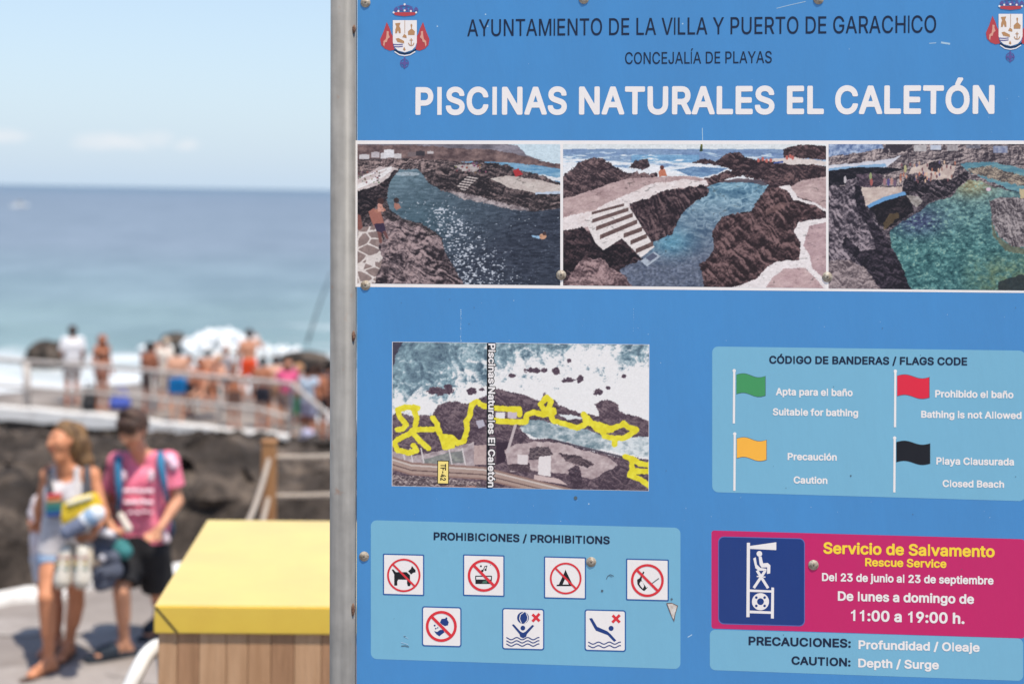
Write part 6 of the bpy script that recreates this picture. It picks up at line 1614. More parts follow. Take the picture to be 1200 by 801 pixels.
# ------------------------------------------------------------------ rope fence by the path
ROPEW = mat('orange brown timber', (0.42, 0.22, 0.09, 1), .7, (0.30, 0.14, 0.06, 1), 6, 6, bump=.3, stretch=(6, 6, .8))
ROPE = mat('natural fibre rope', (0.50, 0.43, 0.36, 1), .9, (0.36, 0.30, 0.25, 1), 40, 4, bump=.5)
rf = empty('rope_fence', P(316, 600, 10.6))
p1_ = P(316, 519, 10.6)
rb = np.array([p1_[0], p1_[1], ZPATH])
rf.location = tuple(rb)
tag(rf, 'timber post and rope fence beside the lava behind the yellow lidded bin', 'fence')
Hp = p1_[2] - ZPATH


def tpost(loc, h_, w_=0.052):
    b = MB()
    b.box((loc[0] - w_, loc[1] - w_, -0.05), (loc[0] + w_, loc[1] + w_, h_), 0.012)
    b.box((loc[0] - w_ - .006, loc[1] - w_ - .006, h_), (loc[0] + w_ + .006, loc[1] + w_ + .006, h_ + .025), 0.008)
    return b.build('timber_post', ROPEW, rf)


q2 = P(262, 632, 7.9)
q3 = P(470, 512, 10.9)
tpost((0, 0, 0), Hp)
tpost((q2[0] - rb[0], q2[1] - rb[1], 0), Hp)
tpost((q3[0] - rb[0], q3[1] - rb[1], 0), Hp)


def rope(a, b_, sag):
    pts = []
    for i in range(15):
        t_ = i / 14
        p = a * (1 - t_) + b_ * t_
        pts.append(p - np.array([0, 0, sag * 4 * t_ * (1 - t_)]))
    m_ = MB()
    m_.tube(pts, 0.019, 8)
    return m_.build('rope', ROPE, rf, True)


for hz, sg in ((-0.105, .05), (-0.395, .05)):
    a = np.array([0, 0, Hp + hz])
    rope(a, np.array([q2[0] - rb[0], q2[1] - rb[1], Hp + hz]), sg * 3)
    rope(a, np.array([q3[0] - rb[0], q3[1] - rb[1], Hp + hz]), .012)

# ------------------------------------------------------------------ wooden bin with a yellow lid
DB = 4.6
fl = P(180.5, 709, DB)
zl = fl[2]
fr_far = P(470, 709 + (470 - 180) * 0.0, DB)
bl = G(243, 608.5, zl)
br = G(420, 610.0, zl)
fr = G(420, 711.0, zl)
binroot = empty('wooden_bin', (fl[0], fl[1], ZPATH * .5))
tag(binroot, 'wooden slatted bin under a thick yellow lid standing left of the steel post', 'bin')
o0 = np.array(binroot.location)
YELM = mat('yellow lid paint', lin((255, 216, 62)), .32, lin((247, 203, 54)), 4, 7, bump=.02, bump_scale=20, spec=.9)
YELM.node_tree.nodes['Principled BSDF'].inputs['Coat Weight'].default_value = 1.0
YELM.node_tree.nodes['Principled BSDF'].inputs['Coat IOR'].default_value = 2.6
YELM.node_tree.nodes['Principled BSDF'].inputs['Coat Roughness'].default_value = 0.28
ex = fr - fl
ex[2] = 0
ex /= np.linalg.norm(ex)
ey = np.array([-ex[1], ex[0], 0])
dl = float(np.dot(bl - fl, ey))
off = float(np.dot(bl - fl, ex))
wdt = 1.15
th = 33 / FPX * DB
lo_ = fl - o0


def LL(a, c, z):
    """lid coordinates: a along the front, c to the back"""
    return lo_ + ex * (a + off * c / dl) + ey * c + np.array([0, 0, z])


b = MB()
e_ = 0.004
topf = [LL(0, 0, 0), LL(wdt, 0, 0), LL(wdt, dl, 0), LL(0, dl, 0)]
bm = bmesh.new()
vt = [bm.verts.new(tuple(p)) for p in topf] + [bm.verts.new(tuple(p - np.array([0, 0, th]))) for p in topf]
bm.faces.new(vt[:4])
bm.faces.new(vt[4:][::-1])
for i in range(4):
    bm.faces.new((vt[i], vt[4 + i], vt[4 + (i + 1) % 4], vt[(i + 1) % 4]))
bmesh.ops.recalc_face_normals(bm, faces=bm.faces)
bmesh.ops.bevel(bm, geom=list(bm.edges), offset=.004, segments=2, affect='EDGES')
b.take(bm)
lid = b.build('lid', YELM, binroot)
# mitred joint line at the front left corner
b = MB()
pa, pb = LL(0.004, -0.0015, -.004), LL(0.076, -0.0015, -th + .004)
nrm_ = np.array([0, 0, 1.0])
wv = 0.0042
b.add([pa - ex * wv, pa + ex * wv, pb + ex * wv, pb - ex * wv, pa - ex * wv + ey * .003, pa + ex * wv + ey * .003, pb + ex * wv + ey * .003, pb - ex * wv + ey * .003], [(0, 1, 2, 3), (0, 4, 5, 1), (1, 5, 6, 2), (2, 6, 7, 3), (3, 7, 4, 0)])
b.build('mitre_joint', mat('dark joint gap', (.05, .035, .02, 1), .9), lid)
WOODS = [mat('slat wood %s' % k_, c1_, .75, c2_, 3.0, 8, bump=.25, bump_scale=12, stretch=(14, 14, 1.0)) for k_, c1_, c2_ in (('honey', (.56, .32, .175, 1), (.43, .23, .115, 1)), ('tan', (.62, .37, .21, 1), (.49, .275, .145, 1)), ('brown', (.48, .26, .14, 1), (.35, .185, .095, 1)))]
inset = 0.013
zb = 0.0
x_ = inset
rg = random.Random(9)
i = 0
while x_ < wdt - .05:
    w_ = rg.choice((0.075, 0.088, 0.07, 0.062))
    b = MB()
    bm = bmesh.new()
    p8 = [LL(x_, inset, -th), LL(x_ + w_ - .0016, inset, -th), LL(x_ + w_ - .0016, inset + .022, -th), LL(x_, inset + .022, -th)]
    hh = (lo_[2] - th)
    v8 = [bm.verts.new(tuple(p)) for p in p8] + [bm.verts.new((p[0], p[1], zb)) for p in p8]
    bm.faces.new(v8[:4])
    bm.faces.new(v8[4:][::-1])
    for k in range(4):
        bm.faces.new((v8[k], v8[4 + k], v8[4 + (k + 1) % 4], v8[(k + 1) % 4]))
    bmesh.ops.recalc_face_normals(bm, faces=bm.faces)
    bmesh.ops.bevel(bm, geom=list(bm.edges), offset=.002, segments=1, affect='EDGES')
    b.take(bm)
    so = b.build('slat', WOODS[(i * 2 + rg.randint(0, 1)) % 3], binroot)
    x_ += w_
    i += 1
# side and back walls
for (a0, c0, a1, c1__) in ((inset, inset + .023, inset + .022, dl - inset), (wdt - inset - .022, inset + .023, wdt - inset, dl - inset), (inset + .023, dl - inset - .022, wdt - inset - .023, dl - inset)):
    bm = bmesh.new()
    p8 = [LL(a0, c0, -th), LL(a1, c0, -th), LL(a1, c1__, -th), LL(a0, c1__, -th)]
    v8 = [bm.verts.new(tuple(p)) for p in p8] + [bm.verts.new((p[0], p[1], zb)) for p in p8]
    bm.faces.new(v8[:4])
    bm.faces.new(v8[4:][::-1])
    for k in range(4):
        bm.faces.new((v8[k], v8[4 + k], v8[4 + (k + 1) % 4], v8[(k + 1) % 4]))
    bmesh.ops.recalc_face_normals(bm, faces=bm.faces)
    b = MB()
    b.take(bm)
    b.build('side_wall', WOODS[0], binroot)
b = MB()
pa, pb = P(168, 797, 4.75) - o0, P(186, 797, 4.72) - o0
# white curved rail beside the bin
wr = [P(140, 830, 4.95), P(158, 793, 5.0), P(168, 773, 5.05), P(176, 763, 5.1), P(183, 758, 5.16), P(188, 761, 5.2), P(194, 790, 5.22), P(194, 870, 5.22)]
ctr = wr[-1].copy()
ctr[2] = ZPATH * .5
hr = empty('white_handrail', ctr)
tag(hr, 'white curved handrail at the bottom edge, left of the wooden bin', 'handrail')
pts_ = []
ws = [np.array(p) for p in wr]
for i in range(len(ws) - 1):
    p0_, p1_, p2_, p3_ = ws[max(i - 1, 0)], ws[i], ws[i + 1], ws[min(i + 2, len(ws) - 1)]
    for k in range(6):
        t_ = k / 6
        pts_.append(.5 * ((2 * p1_) + (-p0_ + p2_) * t_ + (2 * p0_ - 5 * p1_ + 4 * p2_ - p3_) * t_ ** 2 + (-p0_ + 3 * p1_ - 3 * p2_ + p3_) * t_ ** 3))
pts_.append(ws[-1])
pts_.append(np.array([ws[-1][0], ws[-1][1], ZPATH * .5]))
b = MB()
b.tube([p - ctr for p in pts_], [0.029] * len(pts_), 12)
b.build('rail_tube', mat('white rail paint', (.78, .77, .75, 1), .4), hr, True)

# ================================================================== PEOPLE
def nrmz(v):
    v = np.array(v, float)
    return v / (np.linalg.norm(v) + 1e-12)


def sdf_mesh(prims, h):
    """one continuous skin round tapered limbs, blended smoothly (surface nets)"""
    lo = np.min([np.minimum(p['a'] - p['ra'], p['b'] - p['rb']) for p in prims], 0) - 3 * h
    hi = np.max([np.maximum(p['a'] + p['ra'], p['b'] + p['rb']) for p in prims], 0) + 3 * h
    dim = np.ceil((hi - lo) / h).astype(int) + 1
    F = np.full(dim, 1.0)
    for p in prims:
        k = p.get('k', 0.03)
        mg = k + 3 * h
        i0 = np.maximum(np.floor((np.minimum(p['a'] - p['ra'], p['b'] - p['rb']) - mg - lo) / h).astype(int), 0)
        i1 = np.minimum(np.ceil((np.maximum(p['a'] + p['ra'], p['b'] + p['rb']) + mg - lo) / h).astype(int) + 1, dim)
        ax = [lo[q] + h * np.arange(i0[q], i1[q]) for q in range(3)]
        X, Y, Z = np.meshgrid(*ax, indexing='ij')
        a, b = p['a'], p['b']
        ab = b - a
        L = ab @ ab + 1e-12
        t = np.clip(((X - a[0]) * ab[0] + (Y - a[1]) * ab[1] + (Z - a[2]) * ab[2]) / L, 0, 1)
        dx, dy, dz = X - a[0] - t * ab[0], Y - a[1] - t * ab[1], Z - a[2] - t * ab[2]
        fl = p.get('flat')
        if fl is not None:                        # squash along a direction: (unit vector, factor)
            w = dx * fl[0][0] + dy * fl[0][1] + dz * fl[0][2]
            q = 1.0 / fl[1] ** 2 - 1.0
            d = np.sqrt(np.maximum(dx * dx + dy * dy + dz * dz + q * w * w, 0)) - (p['ra'] + (p['rb'] - p['ra']) * t)
        else:
            d = np.sqrt(dx * dx + dy * dy + dz * dz) - (p['ra'] + (p['rb'] - p['ra']) * t)
        for (c0, cn) in p.get('cuts', ()):
            d = np.maximum(d, (X - c0[0]) * cn[0] + (Y - c0[1]) * cn[1] + (Z - c0[2]) * cn[2])
        sl = tuple(slice(i0[q], i1[q]) for q in range(3))
        f = F[sl]
        hh = np.maximum(k - np.abs(f - d), 0) / k
        F[sl] = np.minimum(f, d) - hh * hh * k * 0.25
    S = F < 0
    n = dim - 1
    cs = np.zeros(n, int)
    for dx in (0, 1):
        for dy in (0, 1):
            for dz in (0, 1):
                cs += S[dx:dx + n[0], dy:dy + n[1], dz:dz + n[2]]
    act = np.argwhere((cs > 0) & (cs < 8))
    vid = np.full(n, -1, int)
    vid[act[:, 0], act[:, 1], act[:, 2]] = np.arange(len(act))
    cor = [(dx, dy, dz) for dx in (0, 1) for dy in (0, 1) for dz in (0, 1)]
    val = {c: F[act[:, 0] + c[0], act[:, 1] + c[1], act[:, 2] + c[2]] for c in cor}
    acc, cnt = np.zeros((len(act), 3)), np.zeros(len(act))
    for i, c in enumerate(cor):
        for j in range(i + 1, 8):
            e = cor[j]
            if sum(abs(c[q] - e[q]) for q in range(3)) != 1:
                continue
            va, vb = val[c], val[e]
            m = (va < 0) != (vb < 0)
            t = np.where(m, va / np.where(m, va - vb, 1), 0)
            p = np.array(c)[None, :] + t[:, None] * (np.array(e) - np.array(c))[None, :]
            acc += p * m[:, None]
            cnt += m
    V = lo + h * (act + acc / np.maximum(cnt, 1)[:, None])
    faces = []
    for axis in range(3):
        o1, o2 = [(1, 2), (2, 0), (0, 1)][axis]
        sl0 = [slice(0, dim[0]), slice(0, dim[1]), slice(0, dim[2])]
        s0, s1 = list(sl0), list(sl0)
        s0[axis], s1[axis] = slice(0, dim[axis] - 1), slice(1, dim[axis])
        chg = np.argwhere(S[tuple(s0)] != S[tuple(s1)])
        chg = chg[(chg[:, o1] > 0) & (chg[:, o2] > 0) & (chg[:, o1] < n[o1]) & (chg[:, o2] < n[o2])]
        if not len(chg):
            continue
        ins = S[chg[:, 0], chg[:, 1], chg[:, 2]]
        q = []
        for (a, b) in ((-1, -1), (0, -1), (0, 0), (-1, 0)):
            c = chg.copy()
            c[:, o1] += a
            c[:, o2] += b
            q.append(vid[c[:, 0], c[:, 1], c[:, 2]])
        q = np.stack(q, 1)
        q[~ins] = q[~ins][:, ::-1]
        faces.append(q)
    return V, np.concatenate(faces)


def sdf_obj(name, prims, h, m, parent=None, origin=None, rel=None):
    V, Fc = sdf_mesh(prims, h)
    if origin is not None:
        V = V - origin
    o = mesh_obj(name, V, Fc, m, parent, smooth=True)
    if parent is None and origin is not None:
        o.location = tuple(origin)
    return o


def C(a, b, ra, rb=None, k=0.03, cuts=(), flat_=None):
    d = dict(a=np.array(a, float), b=np.array(b, float), ra=ra, rb=ra if rb is None else rb, k=k, cuts=cuts)
    if flat_ is not None:
        d['flat'] = flat_
    return d


def lerp(a, b, t):
    return np.array(a) * (1 - t) + np.array(b) * t


SKIN = {}


def skin(c):
    if c not in SKIN:
        SKIN[c] = mat('skin %d' % len(SKIN), lin(c), .55, tuple(v * .88 for v in lin(c)[:3]) + (1,), 14, 3, spec=.3)
    return SKIN[c]


CLOTH = {}


def cloth(c, nm='cloth'):
    if c not in CLOTH:
        CLOTH[c] = mat('%s %d' % (nm, len(CLOTH)), lin(c), .85, tuple(v * .82 for v in lin(c)[:3]) + (1,), 12, 5, bump=.25, bump_scale=30, spec=.2)
    return CLOTH[c]


def hand(J, side, s, fwd, detail):
    """palm, four unequal bent fingers and a thumb leaving the side of the palm"""
    w, tip = J['wa' + side], J['ha' + side]
    d = nrmz(tip - w)
    n = nrmz(fwd - d * (fwd @ d))
    c = np.cross(d, n)
    pr = []
    pal = w + d * .075 * s
    for q in (-1, 0, 1):
        pr.append(C(w + d * .01 * s + c * q * .010 * s, pal + c * q * .024 * s, .016 * s, .014 * s, .015))
    if detail:
        curl = nrmz(J.get('curl' + side, n))
        for i, (off, ln) in enumerate(((-.030, .068), (-.010, .078), (.010, .073), (.029, .058))):
            b0 = pal + c * off * s
            b1 = b0 + (d * .75 + curl * .45) * ln * .5 * s
            b2 = b1 + (d * .35 + curl * .85) * ln * .5 * s
            pr += [C(b0, b1, .0095 * s, .0088 * s, .006), C(b1, b2, .0088 * s, .0075 * s, .006)]
        t0 = w + d * .03 * s - c * .026 * s
        t1 = t0 + (d * .6 - c * .75) * .036 * s
        pr += [C(t0, t1, .0115 * s, .010 * s, .010), C(t1, t1 + (d * .85 + curl * .4) * .030 * s, .010 * s, .0085 * s, .006)]
    else:
        pr.append(C(pal, pal + (d * .9 + n * .3) * .06 * s, .024 * s, .014 * s, .02))
        pr.append(C(w + d * .03 * s - c * .025 * s, w + d * .065 * s - c * .05 * s, .012 * s, .009 * s, .012))
    return pr


def body_prims(J, s, fwd, detail=False, fem=False):
    """fwd: the way the face looks"""
    side = nrmz(J['shR'] - J['shL'])
    hs = nrmz(J['hipR'] - J['hipL'])
    up = nrmz(J['neck'] - J['pelvis'])
    pr = []
    chest, waist, pelv = J['chest'], J['waist'], J['pelvis']
    cw, ww, pw = (.066, .050, .070) if fem else (.084, .066, .064)
    for q in (-1, 1):
        pr.append(C(waist + side * q * ww * s, chest + side * q * cw * s, .082 * s, .094 * s, .05))
        pr.append(C(pelv + hs * q * pw * s, waist + side * q * ww * s, .096 * s, .082 * s, .05))
        sh = J['shR'] if q > 0 else J['shL']
        pr.append(C(chest + side * q * .05 * s + up * .05 * s, lerp(sh, J['neck'], .12), .080 * s, .050 * s, .05))
        pr.append(C(J['neck'] + up * .01 * s, sh, .042 * s, .047 * s, .03))
    if fem:
        tf = nrmz(-np.cross(up, side)) if 'tf' not in J else J['tf']
        for q in (-1, 1):
            pr.append(C(chest + side * q * .065 * s + tf * .07 * s, chest + side * q * .065 * s + tf * .085 * s - up * .02 * s, .05 * s, .048 * s, .03))
    hd, chin = J['head'], J['chin']
    pr.append(C(J['neck'] - up * .02 * s, lerp(hd, chin, .45) - fwd * .02 * s, .055 * s, .048 * s, .02))
    hu = nrmz(hd - chin + fwd * .03)
    fo = nrmz(fwd - hu * (fwd @ hu))
    fs = np.cross(fo, hu)
    pr.append(C(hd + hu * .020 * s - fo * .018 * s, hd + hu * .012 * s + fo * .012 * s, .086 * s, .082 * s, .03))
    pr.append(C(hd - hu * .03 * s + fo * .028 * s, chin + hu * .03 * s - fo * .0 * s, .064 * s, .036 * s, .035))
    if detail:
        pr.append(C(hd + hu * .000 * s + fo * .088 * s, hd - hu * .036 * s + fo * .108 * s, .010 * s, .016 * s, .014))
        pr.append(C(hd + hu * .020 * s + fo * .082 * s + fs * .03 * s, hd + hu * .020 * s + fo * .082 * s - fs * .03 * s, .012 * s, .012 * s, .014))
        pr.append(C(hd - hu * .066 * s + fo * .082 * s + fs * .016 * s, hd - hu * .066 * s + fo * .082 * s - fs * .016 * s, .009 * s, .009 * s, .012))
        for q in (-1, 1):
            pr.append(C(hd - hu * .025 * s + fo * .062 * s + fs * q * .042 * s, hd - hu * .04 * s + fo * .05 * s + fs * q * .045 * s, .026 * s, .026 * s, .03))
            pr.append(C(hd + hu * .012 * s - fo * .005 * s + fs * q * .085 * s, hd - hu * .028 * s + fs * q * .082 * s, .016 * s, .011 * s, .008))
    else:
        pr.append(C(hd - hu * .005 * s + fo * .085 * s, hd - hu * .03 * s + fo * .098 * s, .012 * s, .015 * s, .02))
        for q in (-1, 1):
            pr.append(C(hd + hu * .01 * s + fs * q * .085 * s, hd - hu * .025 * s + fs * q * .082 * s, .016 * s, .012 * s, .01))
    for q in 'LR':
        am = 0.86 if fem else 1.0
        pr.append(C(J['sh' + q], J['el' + q], .050 * s * am, .037 * s * am, .03))
        pr.append(C(J['el' + q], J['wa' + q], .037 * s * am, .025 * s * am, .02))
        pr.append(C(lerp(J['el' + q], J['wa' + q], .12), lerp(J['el' + q], J['wa' + q], .4), .036 * s * am, .034 * s * am, .02))
        pr += hand(J, q, s, J.get('palm' + q, fwd), detail)
        hp, kn, an, to = J['hip' + q], J['kn' + q], J['an' + q], J['to' + q]
        pr.append(C(hp, lerp(hp, kn, .45), .088 * s, .074 * s, .03))
        pr.append(C(lerp(hp, kn, .4), kn, .075 * s, .053 * s, .02))
        pr.append(C(kn, an, .050 * s, .033 * s, .02))
        lf = J.get('kf' + q, fwd)
        pr.append(C(lerp(kn, an, .14) - lf * .012 * s, lerp(kn, an, .52) - lf * .008 * s, .052 * s, .044 * s, .03))
        d = nrmz(to - an)
        dh = nrmz([d[0], d[1], 0])
        gz = J['gz' + q] if 'gz' + q in J else None
        heel = an - dh * .035 * s
        heel[2] = to[2] + .006 * s
        ball = lerp(an, to, .72)
        ball[2] = to[2] + .002
        pr.append(C(an, heel, .034 * s, .026 * s, .02))
        pr.append(C(an + dh * .01 * s, ball, .033 * s, .026 * s, .03))
        sd = np.cross(dh, [0, 0, 1.0])
        pr.append(C(heel, ball, .027 * s, .026 * s, .03))
        if detail:
            for i in range(5):
                o_ = (-.030 + .015 * i) * s
                pr.append(C(ball + sd * o_ * .8, to + sd * o_ - dh * abs(i - 1.2) * .008 * s, .013 * s, (.012 if i == 0 else .009) * s, .008))
        else:
            pr.append(C(ball, to, .030 * s, .020 * s, .02))
    return pr


def shorts_prims(J, s, ln=.6, pad=.018, fem=False):
    hs = nrmz(J['hipR'] - J['hipL'])
    up = nrmz(J['waist'] - J['pelvis'])
    pw = .070 if fem else .064
    top = lerp(J['pelvis'], J['waist'], .55)
    pr = [C(J['pelvis'] + hs * q * pw * s, J['waist'] + hs * q * .055 * s, (.096 + pad * .7) * s, (.083 + pad * .7) * s, .04, cuts=[(top, up)]) for q in (-1, 1)]
    for q in 'LR':
        a, b = J['hip' + q], J['kn' + q]
        d = nrmz(b - a)
        e = lerp(a, b, ln)
        pr.append(C(a, lerp(a, b, ln + .2), (.090 + pad) * s, (.066 + pad * 1.9) * s, .03, cuts=[(e, d), (top, up)]))
    return pr


def shirt_prims(J, s, sleeve=.6, hem=None, pad=.014, fem=False, low_neck=.0):
    side = nrmz(J['shR'] - J['shL'])
    hs = nrmz(J['hipR'] - J['hipL'])
    up = nrmz(J['neck'] - J['pelvis'])
    cw, ww, pw = (.066, .052, .070) if fem else (.084, .072, .068)
    hem = lerp(J['pelvis'], J['waist'], .1) if hem is None else hem
    cut = [(hem, -up)]
    nk = J['neck'] - up * (.005 + low_neck) * s
    ncut = cut + [(nk, up)]
    pr = []
    for q in (-1, 1):
        pr.append(C(J['waist'] + side * q * ww * s, J['chest'] + side * q * cw * s, (.086 + pad) * s, (.095 + pad) * s, .05, cuts=ncut))
        pr.append(C(J['pelvis'] + hs * q * pw * s - up * .05 * s, J['waist'] + side * q * ww * s, (.098 + pad) * s, (.086 + pad) * s, .05, cuts=cut))
        sh, el = (J['shR'], J['elR']) if q > 0 else (J['shL'], J['elL'])
        if sleeve > 0:
            pr.append(C(J['chest'] + side * q * .05 * s + up * .05 * s, lerp(sh, J['neck'], .12), (.080 + pad) * s, (.052 + pad) * s, .05, cuts=ncut))
            pr.append(C(lerp(J['neck'], sh, .30) - up * .008, sh, (.040 + pad) * s, (.049 + pad) * s, .03))
            d = nrmz(el - sh)
            pr.append(C(sh, lerp(sh, el, sleeve + .2), (.052 + pad) * s, (.048 + pad * 1.7) * s, .03, cuts=[(lerp(sh, el, sleeve), d)]))
    if fem:
        tf = J['tf']
        for q in (-1, 1):
            pr.append(C(J['chest'] + side * q * .065 * s + tf * .07 * s, J['chest'] + side * q * .065 * s + tf * .085 * s - up * .02 * s, (.05 + pad) * s, (.048 + pad) * s, .03, cuts=ncut))
    return pr


def hair_prims(J, s, fwd, long=0.0, fringe=0.0):
    hd, chin = J['head'], J['chin']
    hu = nrmz(hd - chin + fwd * .03)
    fo = nrmz(fwd - hu * (fwd @ hu))
    fs = np.cross(fo, hu)
    fc = hd + fo * (.030 + fringe * .0) * s + hu * (.035 - fringe) * s
    nr = nrmz(fo * .75 - hu * .65)
    pr = [C(hd + hu * .026 * s - fo * .020 * s, hd + hu * .022 * s + fo * .010 * s, .098 * s, .094 * s, .02, cuts=[(fc, nr)])]
    pr.append(C(hd - fo * .035 * s, hd - hu * .05 * s - fo * .045 * s, .080 * s, .060 * s, .03))
    if fringe:
        for q in np.linspace(-1, 1, 6):
            a = hd + hu * .075 * s + fo * .055 * s + fs * q * .058 * s
            pr.append(C(a, hd + hu * (.022 - .02 * (q + 1) * .3) * s + fo * (.088 - .018 * q * q) * s + fs * q * .062 * s, .022 * s, .012 * s, .02))
    if long:
        for q in np.linspace(-1, 1, 5):
            a = hd - fo * .03 * s + fs * q * .075 * s + hu * .03 * s
            pr.append(C(a, a - hu * (.10 + long * .6) * s - fo * .02 * s + fs * q * .01 * s, .040 * s, .036 * s, .03))
            pr.append(C(a - hu * (.10 + long * .6) * s - fo * .02 * s, a - hu * (.12 + long) * s - fo * .015 * s, .036 * s, .018 * s, .03))
    return pr


def rot2(v, a):
    c, s_ = math.cos(a), math.sin(a)
    return np.array([v[0] * c - v[1] * s_, v[0] * s_ + v[1] * c, v[2]])


def standing(base, H, facing, arms='down', stance=.09, lean=0.0, sit=False, wide=0.0):
    """joints of a figure 1.7 m tall, scaled to H, turned to 'facing' (0 looks towards the camera)"""
    s = H / 1.7
    j = dict(head=(0, -.02, 1.585), chin=(0, -.075, 1.475), neck=(0, .01, 1.42), chest=(0, .01, 1.25), waist=(0, 0, 1.07), pelvis=(0, .01, .93),
             shL=(-.175, .015, 1.39), shR=(.175, .015, 1.39), hipL=(-.088, .01, .89), hipR=(.088, .01, .89),
             knL=(-stance, -.02, .49), knR=(stance, -.02, .49), anL=(-stance - .01, .02, .085), anR=(stance + .01, .02, .085),
             toL=(-stance - .03, -.15, .022), toR=(stance + .03, -.15, .022))
    A = {'down': ((-.235, .05, 1.11), (-.25, -.03, .87), (-.25, -.09, .70)), 'hip': ((-.36, .09, 1.16), (-.20, .0, 1.0), (-.14, -.04, .95)),
         'bent': ((-.235, .03, 1.11), (-.17, -.20, 1.05), (-.08, -.25, 1.07)), 'up': ((-.30, -.06, 1.28), (-.18, -.17, 1.48), (-.11, -.14, 1.60)),
         'fold': ((-.22, -.04, 1.12), (-.02, -.20, 1.16), (.06, -.20, 1.18))}
    al, ar = (arms, arms) if isinstance(arms, str) else arms
    for q, nm, sg in (('L', al, 1), ('R', ar, -1)):
        for key, p in zip(('el', 'wa', 'ha'), A[nm]):
            j[key + q] = (p[0] * sg, p[1], p[2])
    if sit:
        dz = .93 - .12
        for k_ in list(j):
            j[k_] = (j[k_][0], j[k_][1], j[k_][2] - dz)
        for q, sg in (('L', -1), ('R', 1)):
            j['kn' + q] = (sg * .13, -.36, .42)
            j['an' + q] = (sg * .12, -.50, .085)
            j['to' + q] = (sg * .13, -.68, .022)
            j['el' + q] = (sg * .26, -.10, .36)
            j['wa' + q] = (sg * .16, -.32, .42)
            j['ha' + q] = (sg * .11, -.42, .42)
    J = {}
    for k_, p in j.items():
        p = np.array(p, float)
        if lean and p[2] > .93:
            p[1] -= lean * (p[2] - .93)
        J[k_] = np.array(base) + rot2(p * s, facing)
    fwd = rot2(np.array([0, -1.0, 0]), facing)
    J['tf'] = fwd
    return J, s, fwd


def far_person(px, feet, H, facing, label, skin_c, hair_c, shorts=None, shirt=None, arms='down', fem=False, long=0.0, shorts_len=.62, sleeve=.55, z=None, sit=False, depth=None, bikini=None, lean=0.0):
    if depth is not None:
        base = P(px, 470, depth)
        base[2] = ZPLAT if z is None else z
    else:
        base = G(px, feet, ZPLAT if z is None else z)
    J, s, fwd = standing(base, H, facing, arms, .09, lean, sit)
    o = sdf_obj('person', body_prims(J, s, fwd, False, fem), .020, skin(skin_c), None, base)
    tag(o, label, 'person', 'bathers on the platform')
    if hair_c:
        sdf_obj('hair', hair_prims(J, s, fwd, long), .018, cloth(hair_c, 'hair'), o, base)
    if shorts:
        sdf_obj('shorts', shorts_prims(J, s, shorts_len, .018, fem), .018, cloth(shorts), o, base)
    if shirt:
        sdf_obj('shirt', shirt_prims(J, s, sleeve, None, .016, fem), .018, cloth(shirt), o, base)
    if bikini:
        up = nrmz(J['neck'] - J['pelvis'])
        side = nrmz(J['shR'] - J['shL'])
        c_ = J['chest'] - up * .01
        sdf_obj('bikini_top', [C(c_ + side * q * .066 * s, c_ + side * q * .066 * s + fwd * .02, .104 * s, .104 * s, .04, cuts=[(c_ + up * .055 * s, up), (c_ - up * .06 * s, -up)]) for q in (-1, 1)], .016, cloth(bikini), o, base)
    return o


q4 = [G(px, py, ZPLAT - .5) for px, py in ((334, 528), (470, 548), (470, 486), (334, 486))]
b = MB()
n_ = 26
vv, ff = [], []
for i in range(n_):
    for j in range(n_):
        s_, t_ = i / (n_ - 1), j / (n_ - 1)
        p = lerp(lerp(q4[0], q4[1], s_), lerp(q4[3], q4[2], s_), t_)
        e_ = min(1, 6 * min(t_, 1 - t_))
        vv.append((p[0], p[1], ZPLAT - .5 - (1 - e_) * 1.2 + .10 * (fbm(np.array([p[0] * 1.3]), np.array([p[1] * 1.3]), 4, 5)[0] - .5)))
for i in range(n_ - 1):
    for j in range(n_ - 1):
        ff.append((i * n_ + j, (i + 1) * n_ + j, (i + 1) * n_ + j + 1, i * n_ + j + 1))
tag(mesh_obj('lower_ledge', vv, ff, PLATM), 'lower rocky ledge past the end of the railing', None, None, 'structure')
BK, FR = math.pi, 0.0
SK1, SK2, SK3, SK4 = (206, 146, 116), (186, 122, 92), (220, 166, 138), (168, 106, 80)
far_person(84, 474, 1.78, BK + .5, 'bather in a loose white shirt standing at the left end of the railing', SK2, (70, 48, 40), (176, 170, 168), (240, 238, 240), ('down', 'bent'), sleeve=.75)
far_person(119, 480, 1.66, .9, 'bather with a black bikini top standing right of the one in the white shirt', SK2, (150, 92, 66), (196, 140, 120), None, ('bent', 'down'), True, .12, .25, bikini=(40, 34, 36))
far_person(174, 484, 1.55, BK - .3, 'dark haired bare chested bather left of the pale post on the platform', SK4, (36, 26, 26), (96, 84, 82), None, 'fold')
far_person(207, 494, 1.60, BK + .25, 'bather in bright blue shorts with black hair on the platform', SK3, (30, 24, 26), (30, 120, 186), None, ('bent', 'down'))
far_person(234, 486, 1.62, .6, 'bather sitting low behind the rail to the right of the one in blue shorts', SK2, (70, 52, 46), (70, 66, 70), None, sit=True, depth=30.5, z=ZPLAT + .45)
far_person(255, 486, 1.66, -.7, 'pale haired bather sitting behind the rail in front of the white spray', SK3, (196, 160, 128), (44, 40, 42), None, sit=True, depth=30.5, z=ZPLAT + .5)
far_person(274, 500, 1.30, .3, 'dark haired bather in brown trunks left of the one in dark shorts', SK2, (40, 30, 28), (110, 84, 76), None, 'hip')
far_person(291, 470, 1.74, BK + .2, 'bather in orange red shorts standing highest above the others', SK1, (66, 46, 42), (238, 84, 48), None, ('up', 'down'), depth=33.5, z=ZPLAT - .12)
